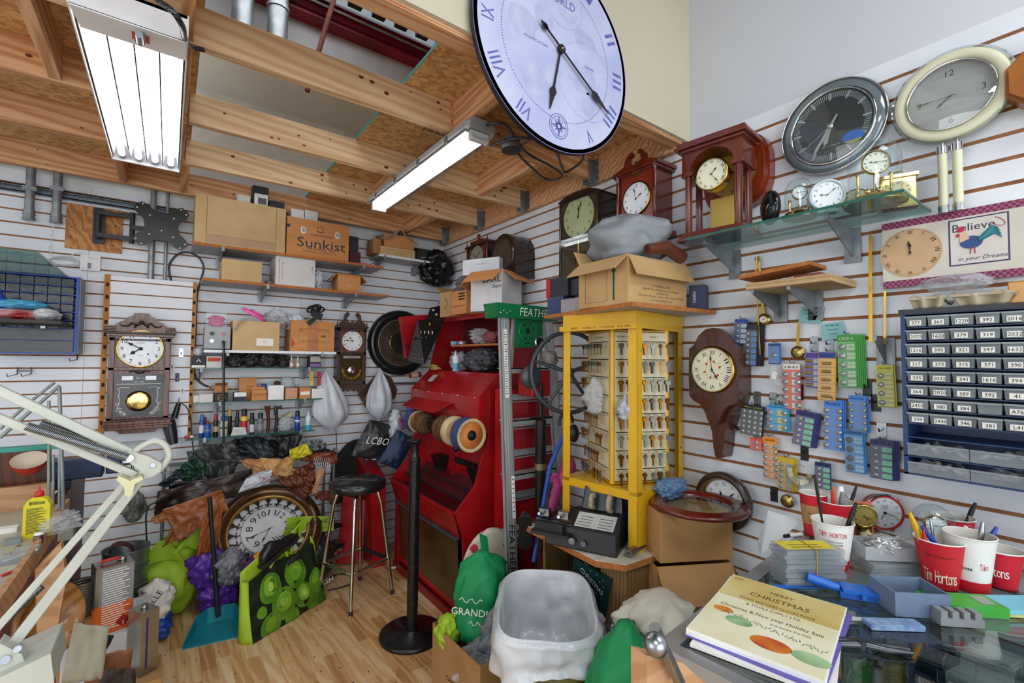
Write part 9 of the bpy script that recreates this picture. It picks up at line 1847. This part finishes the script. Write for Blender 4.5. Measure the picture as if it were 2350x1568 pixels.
# timer clock, jars, domes, small clock, dispenser, orange card
q=onc(2045,1225); T=thing('darkroom_timer','round white timer clock with red ring and chrome rim standing on the counter','clock',(q.x+.01,q.y+.02,ZC_+.062),-PI/2+.75); B(M('timer_red','c8442e',.4)).lathe([(0,.045),(.05,.042),(.055,.004)],36,ax='y').bd('case',T); B(chrome).lathe([(.060,.006),(.062,-.002),(.056,-.008)],44,ax='y',cap=False).u(rh_).lathe([(.056,-.006),(.050,-.005)],44,ax='y',cap=False).bd('bezel',T)
b=B(facew).disc(0,0,.051,-.004,44).u(ink)
for i in range(12): a_=PI/2-i*PI/6; b.text(str(60 if i==0 else i*5),.010,.040*cos(a_),.040*sin(a_),-.0046)
for i in range(60): b.at(RY(i*PI/30)).box(-.0003,.0003,-.0046,-.004,.046,.049).at()
b.text('KODAK',.006,0,.022,-.0046).text('TIMER',.006,0,.015,-.0046).cyl((0,-.008,0),(0,-.004,0),.004,n=14).tube([(0,-.007,0),(.036,-.007,-.012)],.0007,4).tube([(0,-.006,0),(-.012,-.006,-.022)],.0009,4).bd('dial',T); B(M('timer_red','c8442e',.4)).box(-.03,.03,0,.04,-.062,-.045).bd('foot',T)
jar=M('jar_cream','cfc8a4',.45,c2='c1ba94')
for i,(x,y_,s_) in enumerate(((2060,1272,1.0),(1992,1248,.8))):
    q=onc(x,y_); T=thing('oil_cup_jar',['larger cream covered jar in front of the timer clock','smaller cream covered jar left of the timer clock'][i],'jar',(q.x,q.y,ZC_)); T.scale=(s_,)*3; B(jar).lathe([(.026,0),(.03,.004),(.03,.012),(.022,.018),(.022,.03)],28).u(ink).lathe([(.0225,.019),(.0225,.027)],28,cap=False).bd('jar_base',T); B(jar).lathe([(.025,.03),(.026,.036),(.012,.042),(.008,.046),(0,.047)],28).tube([(-.012,0,.04),(-.008,0,.05),(.008,0,.05),(.012,0,.04)],.003,6).bd('jar_lid',T)
q=ox_(-.21,1985,1150); T=thing('small_gold_clock','gold alarm clock behind the cups with a floral rim','clock',(-.22,q.y,ZC_+.07),-PI/2+.6); B(gold).lathe([(0,.03),(.034,.028),(.037,.0),(.033,-.005),(.031,-.001)],36,ax='y',cap=False).bd('case',T); dial(T,(0,0),.032,-.001,4,18,M('gold_dial','c9b66a',.3,.5),ink,'ara',.8,.24); B(gold).box(-.02,.02,0,.02,-.07,-.03).bd('foot',T)
for i,(x,y_,s_) in enumerate(((2140,1200,1.0),(2205,1222,.85))):
    q=ox_(-.22,x,1170); T=thing('dome_clock',['left','right'][i]+' of two glass domes standing behind the right cup group','clock',(q.x,q.y,ZC_),-PI/2+.6); T.scale=(s_,)*3; anniv(T,.052,.15,facew)
q=ox_(-.22,1945,1170); T=thing('pump_bottle','clear hand pump dispenser bottle behind the plain red cup','bottle',(q.x,q.y,ZC_)); B(MG('bottle_clear','e8eef0',.03,.08)).lathe([(.028,0),(.03,.01),(.03,.07),(.012,.09)],24).bd('bottle_body',T); B(wpl).lathe([(.012,.09),(.012,.105),(.004,.108),(.004,.125)],14).tube([(0,0,.125),(-.02,-.01,.128),(-.03,-.015,.12)],.005,8).bd('pump_head',T)
q=onc(1985,1235); fixt(B(M('card_orange','e0764a',.7)).at(TR(q.x+.01,q.y+.01,ZC_+.055)@RZ(-.9)@RX(-.12)).box(-.03,.03,0,.001,-.055,.055).u(ink).box(-.02,.02,-.0004,0,.03,.031).box(-.02,.015,-.0004,0,.015,.016).box(-.02,.018,-.0004,0,.0,.001).at(),'orange_note',(q.x,q.y,ZC_),'orange note card standing behind the craft knife','note')
fixt(blob(B(film),(-.28,-3.42,ZC_+.0),.05,.05,.05,133,.3,3),'plastic_bag',(-.26,-3.4,ZC_),'clear bag lying behind the back red cup on the counter','bag')
q=ox_(-.42,1800,1230); fixt(B(M('kraft_white','c9ccce',.7)).add([tuple(ox_(-.36,1762,1172)),tuple(ox_(-.33,1842,1195)),tuple(ox_(-.42,1745,1275)),tuple(ox_(-.44,1738,1248))],[(0,1,2,3)]),'folded_paper',tuple(q),'folded sheet of white paper standing at the left corner of the counter','paper',sol=.004)
for i,(x,y_,w_) in enumerate(((1500,1520,.0),)):
    P=[oy(-3.50,x_,y2) for x_,y2 in ((1448,1482),(1530,1500),(1640,1600),(1448,1600))]; fixt(B(M('maple','bb9069',.5,c2='ad8058',k='wood',s=1.5,st=(1,8,8))).prism([(p_.x,p_.z) for p_ in P],-3.52,-3.50),'wood_offcut',tuple(P[0]),'pale wooden panel corner in front of the counter end','board')
a=oy(-3.53,1502,1440); e=oy(-3.53,1560,1568); fixt(B(steel).cyl(tuple(a),tuple(e),.006,n=14).sph(tuple(oy(-3.535,1505,1480)),.012,14),'lock_rod',tuple(e),'steel rod with a round knob at the counter corner','rod')
# ================================================================ left foreground: bench, lamp and clutter
mp_=M('maple','bb9069',.5,c2='ad8058',k='wood',s=1.5,st=(1,8,8)); brn=M('bench_brown','5d2c18',.5,c2='43200f',k='wood',s=2,st=(8,8,1)); T=thing('watch_bench','wooden watchmaker bench at the left edge with a pale littered top','workbench',(-2.9,-1.4,0)); BW=TR(2.9,1.4,0)
B(M('bench_top','b9b7a4',.4,c2='a3a18c',s=8)).at(BW).box(-3.4,-2.38,-2.4,-.95,.875,.90).bd('bench_top',T); B(mp_).at(BW).box(-2.378,-2.362,-2.4,-.95,.85,.918).bd('edge_strip',T); B(brn).at(BW).box(-2.42,-2.38,-.93,-.30,.05,.93).box(-3.3,-2.42,-.93,-.90,.05,.87).bd('end_panel',T); B(mp_).at(BW).box(-3.4,-2.42,-.97,-.94,.90,1.0).bd('back_board',T)
B(mp_).at(BW).prism([(v.x,v.z) for v in [oy(-1.7,*q_) for q_ in ((80,1308),(140,1247),(152,1330),(128,1462),(85,1468))]],-1.7,-1.66).bd('drawer_front',T); B(mp_).at(BW).sph(tuple(oy(-1.71,122,1292)),.014,12).bd('drawer_knob',T)
zb=.9006
q=oz(zb,85,1232); T=thing('yellow_oil_bottle','flat yellow bottle with red cap and barcode label on the bench','bottle',(q.x-.0,q.y,zb),-.15); ye=M('bottle_yellow','d6cb2a',.4,c2='c9bd1e'); B(ye).prism([(-.034,0),(.034,0),(.036,.01),(.036,.115),(.026,.135),(.012,.145),(-.012,.145),(-.026,.135),(-.036,.115),(-.036,.01)],-.014,.014).u(ink).box(-.018,-.016,-.0146,-.014,.118,.13).bd('bottle_body',T,bev=0); B(rh_).lathe([(.012,.145),(.014,.147),(.013,.162),(.004,.166),(.002,.18)],16).bd('cap',T)
b=B(ink)
for i in range(14): b.box(-.02+.003*i,-.0185+.003*i,-.0146,-.0142,.119,.13)
for i in range(22): b.box(-.027,.015+.012*sin(i*2.7),-.0146,-.0142,.105-.0042*i,.1068-.0042*i)
b.bd('label_print',T)
fl_=lambda x,y_:oz(zb,x,y_)
q=fl_(88,1248); fixt(B(M('amber','4a1f10',.15,coat=.5)).lathe([(.012,0),(.013,.002),(.013,.028),(.010,.031)],18,(q.x,q.y,zb)).u(wpl).lathe([(.0125,.031),(.0125,.038),(0,.039)],18,(q.x,q.y,zb)),'amber_jar',tuple(q),'small amber jar with pale lid in front of the yellow bottle','jar')
for i,(x,y_,w_,m_,l_) in enumerate(((60,1270,.03,ccm,'clear small box right of the grey block on the bench'),(28,1290,.04,ccm,'clear lidded box with a white label on the bench'),(30,1248,.02,M('tool_grey','8a8d90',.4),'grey notched plastic block on the bench'),(15,1222,.03,paper,'crumpled white tissue by the back board of the bench'))): q=fl_(x,y_); fixt(B(m_).box(q.x-w_,q.x+w_,q.y-w_*.7,q.y+w_*.7,zb,zb+.018),'small_case',tuple(q),l_,'case')
a,e=fl_(4,1325),fl_(46,1308); fixt(B(rh_).cyl((a.x,a.y,zb+.004),(e.x,e.y,zb+.004),.004,n=8),'red_pen',tuple(a),'thin red pen lying on the bench top','pen'); a,e=fl_(8,1298),fl_(85,1270); fixt(B(wpl).cyl((a.x,a.y,zb+.012),(e.x,e.y,zb+.012),.003,n=8),'white_probe',tuple(a),'long thin white tool lying across the bench boxes','tool')
b=B(brass); r=random.Random(11)
for i in range(60): x=r.uniform(-2.62,-2.42); y=r.uniform(-1.95,-1.5); b.bx(x,y,zb+.001,r.uniform(.003,.012),r.uniform(.003,.01),.002)
tag(fix(b.bd('watch_parts'),(-2.5,-1.7,zb)),'scatter of tiny brass and dark watch parts on the bench','watch parts',kind='stuff')
q=oz(1.0,140,1220); fixt(blob(B(film),(-2.33,-1.40,.90),.06,.09,.07,141,.35,3),'plastic_bag',(-2.33,-1.4,.9),'clear bag draped over the bench edge right of the yellow bottle','bag')
# vise, red bowl, stand
vb=M('vise_blue','1c3050',.45,.3,c2='14243c',s=9); T=thing('bench_vise','dark blue steel bench vise behind the lamp arm','vise',(-2.45,-.75,.93)); q=oy(-.75,150,1075); dx=q.x+2.45; dz=q.z-.93-.0
B(vb).box(dx-.16,dx+.14,-.05,.05,dz-.05,dz+.04).box(dx-.05,dx+.03,-.06,.06,0,dz-.05).bd('vise_body',T,bev=.006); B(vb).box(dx+.15,dx+.21,-.05,.05,dz-.04,dz+.05).bd('vise_jaw',T,bev=.006); B(steel).cyl((dx+.21,0,dz),(dx+.26,0,dz),.012).cyl((dx+.25,0,dz+.05),(dx+.25,0,dz-.09),.006).bd('vise_handle',T)
q=oy(-1.0,68,1048); T=thing('red_bowl','red bowl with pale inside among the clutter behind the bench','bowl',(q.x,-1.0,q.z-.03)); T.rotation_euler=(.5,0,0); B(rh_).lathe([(.03,-.04),(.055,.0),(.06,.02)],32,cap=False).u(M('bowl_in','c9b9a6',.6)).lathe([(0,-.03),(.05,0),(.058,.02)],32,cap=False).bd('bowl_body',T)
fixt(B(M('tray_teal','3f9a8c',.5)).box(-2.75,-2.42,-.85,-.80,1.13,1.15).u(brn).box(-2.72,-2.45,-.86,-.8,.93,1.13),'teal_tray',(-2.6,-.82,.93),'teal tray on a dark rack behind the red bowl','tray')
# old grey metal arm stand
gm_=M('grey_paint_metal','8d948f',.4,.5,c2='777d79'); q=oy(-1.15,150,1215); T=thing('metal_arm_stand','old folded grey metal spring arm clamped to the bench end','stand',q); Q=lambda x,y_:tuple(oy(-1.15,x,y_)-q)
for P_,r_ in ((((112,1185),(112,1030),(112,920)),.006),(((146,1180),(140,1000),(136,888)),.007),(((0,985),(60,930),(125,878)),.006),(((0,1005),(75,940),(137,885)),.007)): B(gm_).tube([Q(*p_) for p_ in P_],r_,6).bd('arm_bar',T)
for x in(122,136): B(galv).tube([Q(x,1165),Q(x,1045)],.005,8).bd('spring',T)
B(gm_).box(-.02,.03,-.03,.03,-.04,.03).bd('clamp_block',T,bev=.003)
# white task lamp arm close to the camera
wl=M('lamp_white','b9bbb0',.35,c2='adafa4',s=6); YP=-2.72; J=oy(YP,345,1060); T=thing('task_lamp_arm','large white articulated task lamp arm crossing the left foreground','lamp arm',J); Q=lambda x,y_,dy=0:Vector(oy(YP+dy,x,y_))-J
def bar(p_,e_,w_,t_,m=wl,nm='arm_bar'):
    p_,e_=Vector(p_),Vector(e_); d=(e_-p_).normalized(); n_=Vector((-d.z,0,d.x))*w_; k_=Vector((0,t_,0)); B(m).hexa([tuple(v) for v in (p_-n_-k_,p_+n_-k_,p_+n_+k_,p_-n_+k_,e_-n_-k_,e_+n_-k_,e_+n_+k_,e_-n_+k_)]).bd(nm,T,bev=.002)
bar(Q(-60,868),Q(300,1040),.0075,.007); bar(Q(-60,935),Q(312,1090),.0065,.007); bar(Q(352,1062),Q(-10,1530),.008,.008); bar(Q(300,1095),Q(-40,1480),.0055,.006)
b=B(wl).prism([(Q(x,y_).x,Q(x,y_).z) for x,y_ in ((290,1030),(340,1045),(372,1062),(368,1080),(352,1090),(320,1100),(322,1078),(300,1062))],-.012,.012); b.bd('elbow_plate',T,bev=.002)
iv=M('knob_ivory','d8d2a6',.4); B(iv).prism([(Q(x,y_).x,Q(x,y_).z) for x,y_ in ((270,1092),(278,1084),(300,1094),(328,1084),(330,1092),(312,1102),(306,1125),(298,1131),(290,1126),(288,1108))],-.035,-.012).bd('wing_knob',T,bev=.004)
B(steel).cyl(tuple(Q(351,1068,-.016)),tuple(Q(351,1068,.016)),.004,n=12).cyl(tuple(Q(298,1052,-.02)),tuple(Q(298,1052,0)),.006,n=12).bd('pivot_bolt',T)
def spring(p_,e_,r_,turns):
    p_,e_=Vector(p_),Vector(e_); d=(e_-p_); u_=d.normalized(); a_=u_.cross(Vector((0,1,0))).normalized(); pts=[tuple(p_+d*(i/(turns*8))+(a_*cos(i*PI/4)+Vector((0,1,0))*sin(i*PI/4))*r_) for i in range(turns*8+1)]
    B(steel).tube(pts,.0012,4).bd('spring',T)
spring(Q(60,978,-.02),Q(292,1050,-.02),.0062,64); spring(Q(92,970,.02),Q(305,1040,.02),.0055,56); spring(Q(0,1435,.012),Q(95,1345,.012),.006,30)
cv=[Q(305,1040),Q(325,1025),Q(355,1013),(Q(378,1022)),Q(388,1045),Q(378,1065),Q(360,1085)]; o_=cable('lamp_cable','',[tuple(v) for v in cv],.006,wl,par=T)
pb=[Vector(oz(1.0,x,y_)) for x,y_ in ((0,1500),(140,1470),(142,1540),(0,1620))]; zz=J.z
b=B(wl); A_=[Q(-30,1540),Q(130,1465),Q(138,1530),Q(-30,1660)]; b.prism([(v.x,v.z) for v in A_],-.05,.06); b.bd('lamp_base',T,bev=.004); B(wl).prism([(Q(x,y_).x,Q(x,y_).z) for x,y_ in ((-20,1500),(10,1455),(60,1480),(75,1520),(10,1545))],-.03,.0).bd('base_hinge',T,bev=.003)
B(steel).cyl(tuple(Q(12,1515,-.035)),tuple(Q(12,1515,0)),.006,n=12).cyl(tuple(Q(40,1490,-.035)),tuple(Q(40,1490,0)),.005,n=12).bd('hinge_bolt',T)
# cans and floor clutter
tin=M('tin_plate','a9aaa2',.25,.9,c2='8d8e84',s=6); orl=M('can_orange','d8642a',.4); sgl=M('can_greylabel','8b8d90',.4)
def tincan(label,px_,t,b_,l,r_,y,yw,lab=True,name='solvent_can',z0=None,rz=0):
    cy,zb_,w,h=LW(y,l,t,r_,b_); T=thing(name,label,'can',(cy,y+yw/2,zb_),rz); B(tin).rbox(-w/2,w/2,-yw/2,yw/2,0,h,.004).lathe([(0,h),(.016,h),(.016,h+.012),(0,h+.013)],18,(w*.25 if lab else 0,0,0)).bd('can_body',T)
    if lab:
        y_=-yw/2-.0006; b=B(sgl).box(-w/2+.014,w/2-.002,y_,y_+.0005,h*.45,h*.98).u(orl).box(-w/2,w/2-.002,y_,y_+.0005,.004,h*.45).box(-w/2-.0005,-w/2,-yw/2,yw/2,.004,h*.4).u(M('can_green','8fae3c',.4)).box(w/2,w/2+.0005,-yw/2,yw/2,.004,h*.98); b.u(paper)
        for i in range(26): z=h*.93-h*.033*i; b.box(-w*.32,w*(.30+.1*sin(i*2.3)),y_-.0004,y_,z,z+h*.012)
        b.u(M('hazard_red','a01c1c',.5)).at(TR(w*.25,y_-.0006,h*.16)@RY(PI/4)).box(-.02,.02,0,.0004,-.02,.02).at().u(paper).text('3',.02,w*.25,h*.13,y_-.0012).bd('label',T); B(rh_).tube([(-w*.3,-.0,h+.004),(-w*.28,0,h+.014),(w*.12,0,h+.014),(w*.14,0,h+.004)],.007,8).bd('handle',T)
    return T
q=oy(-1.15,250,1460); fixt(B(M('white_box4','c6cad0',.6)).box(q.x-.15,q.x+.14,-1.15,-.80,0,q.z-.002),'white_carton',(q.x,-1.0,0),'white carton on the floor under the big solvent can','box',bev=.003)
tincan('big solvent can with grey and orange label and red handle beside the bench',250,1300,1458,208,298,-1.12,.10,rz=.25)
q=oy(-1.25,330,1555); cy,zb_,w,h=LW(-1.25,303,1410,350,1555); T=thing('thinner_can','tall narrow bare silver tin with round cap right of the solvent can','can',(cy,-1.19,max(zb_,0)),.5); B(tin).rbox(-w/2,w/2,-.05,.05,0,h,.003).lathe([(0,h),(.014,h),(.014,h+.012),(0,h+.012)],18).u(M('violet_line','3a2f70',.5)).box(-w*.22,-w*.1,-.0506,-.05,h*.1,h*.9).bd('can_body',T)
fixt(B(cardin).box(cy-.09,cy+.07,-1.30,-1.10,0,max(zb_,0)-.001) if zb_>.02 else B(cardin).box(cy-.05,cy-.04,-1.0,-.99,0,.01),'floor_block',(cy,-1.2,0),'low brown block under the narrow silver tin','block')
lea=M('suede_grey','a8a495',.9,c2='96927f',s=8); le2=M('leather_tan2','8a5a3e',.6,c2='74472e',s=5)
for lb_,pts,y_,m_ in (('pale grey suede hide with a curved cut edge hanging below the solvent can',((170,1430),(250,1440),(235,1560),(140,1570)),-1.45,lea),('brown leather sheet draped over the carton below the black felt',((215,1505),(305,1490),(295,1560),(185,1590)),-1.40,le2),('black felt piece tucked under the solvent can',((190,1450),(262,1460),(245,1492),(185,1488)),-1.42,M('felt_black','1c1d20',.9)),('dark brown leather corner at the very bottom left',((250,1535),(310,1538),(312,1600),(200,1600)),-1.55,M('hide_dk','2c211e',.6))):
    fixt(drape(B(m_),[oy(y_,*v) for v in pts],.012,3,4,16,12),'leather_hide',tuple(oy(y_,*pts[0])),lb_,'leather',sol=.003)
T=thing('galvanised_bucket','galvanised bin with a curled red leather strip behind the solvent can','bucket',(oy(-.5,285,1330).x,-.42,0)); zt=oy(-.5,285,1270).z
b=B(M('galv_bin','8e9498',.35,.7,c2='767c80',s=9)).lathe([(.085,0),(.105,zt),(.109,zt+.005),(.103,zt)],36,cap=False)
for k in range(4): b.lathe([(.087+.02*(k+1)/5,zt*(k+1)/5-.006),(.092+.02*(k+1)/5,zt*(k+1)/5),(.087+.02*(k+1)/5,zt*(k+1)/5+.006)],36,cap=False)
b.bd('bucket_body',T); B(M('maroon_strip','5c1f24',.6,c2='461519')).sheet(lambda u,v:(-.05+.05*cos(3.6*u)+.03,-.05+.08*v,zt-.02+.055*sin(3.0*u)),16,4).bd('leather_strip',T,sol=.003)
T=thing('wooden_bowl','round turned wooden bowl standing on edge under the bench end','bowl',oy(-1.3,125,1420),0); T.rotation_euler=(0,rad(75),rad(-35)); B(M('bowl_wood','a8743c',.45,c2='8a5a28',k='wood',s=1.5,st=(6,6,1),coat=.2)).lathe([(.0,-.09),(.07,-.085),(.12,-.04),(.135,.0),(.128,.0),(.11,-.035),(.065,-.07),(0,-.075)],40,cap=False).bd('bowl_body',T)
T=thing('woven_vase','grey ribbed cylinder pot behind the wooden bowl','pot',(oy(-1.05,187,1350).x,-1.05,oy(-1.05,187,1400).z-.02)); b=B(M('ribbed_pot','6c6660',.4,.4))
for k in range(12): b.lathe([(.045,.012*k),(.05,.012*k+.006),(.045,.012*k+.012)],24,cap=False)
b.bd('pot_body',T); fixt(B(cardin).box(T.location.x-.06,T.location.x+.06,-1.12,-.99,0,T.location.z-.002),'cardboard_box',(T.location.x,-1.05,0),'small carton hidden under the ribbed pot','box')
q=oy(-.03,308,1155); fixt(blob(B(M('dark_clear_bag','4d5248',.2,c2='8b8f86',s=20,bump=-.8,bs=18,al=.8)),(q.x,-.07,q.z-.11),.06,.05,.22,151,.3,2.6,neck=.3),'parts_bag',tuple(q),'dark clear bag hanging on the left wall behind the lamp arm','bag')
# glass shelf and snack bags at the far left
A_=oy(-.95,88,578); zs=A_.z; T=thing('wall_shelf','thick glass shelf corner at the far left edge above the blue cabinet','shelf',(A_.x-.3,-.5,zs)); B(glassg).box(-.5,.3,-.45,.49,-.01,0).u(gedge).box(-.5,.3,-.451,-.449,-.01,0).box(.299,.301,-.45,.49,-.01,0).bd('glass_panel',T)
sh=M('wood_shelf_dark','3c3a38',.6,c2='2c2a28'); q=oy(-.45,70,735); T=thing('wall_shelf','dark shelf board with snack bags in front of the blue cabinet','shelf',(q.x-.3,-.36,q.z)); B(sh).box(-.4,.42,-.14,.14,-.016,0).bd('shelf_board',T); B(steel).box(.3,.32,.14,.36,-.03,-.01).box(-.3,-.28,.14,.36,-.03,-.01).bd('shelf_bracket',T); zq=q.z+.001
for i,(x,c_,d_,t_,lb_,h_) in enumerate(((30,'e6e2dc','a3282f','CHOCOLAT','white and red chocolate snack bag lying on the dark shelf',.05),(40,'5fb3d8','3f9bc4','','bright blue plastic case lying on top of the snack bags',.04),(100,'d9dadb','b8babc','','silver torn foil snack bag end on the dark shelf',.06))):
    q=oy(-.42,x,715); b=B(M('snack_%d'%i,c_,.3,c2=d_,s=5,bump=-.3)); blob(b,(q.x,-.36,zq+(.058 if i==1 else 0)),.11 if i<2 else .06,.09,h_+.01,160+i,.15,2)
    if t_: b.u(rh_).at(TR(q.x,-.46,zq+.02)).text(t_,.02,0,0,0,slant=.2).at()
    fixt(b,'snack_bag' if i!=1 else 'blue_case',(q.x,-.36,zq),lb_,'snack bag' if i!=1 else 'case')
fixt(B(M('bottle_blue2','2340a8',.4)).lathe([(.028,0),(.03,.01),(.03,.11),(.014,.13),(.012,.15),(0,.15)],24,(oy(-.42,-6,640).x,-.38,zq)),'blue_spray_bottle',(oy(-.42,-6,640).x,-.38,zq),'blue can at the extreme left edge on the dark shelf','bottle')
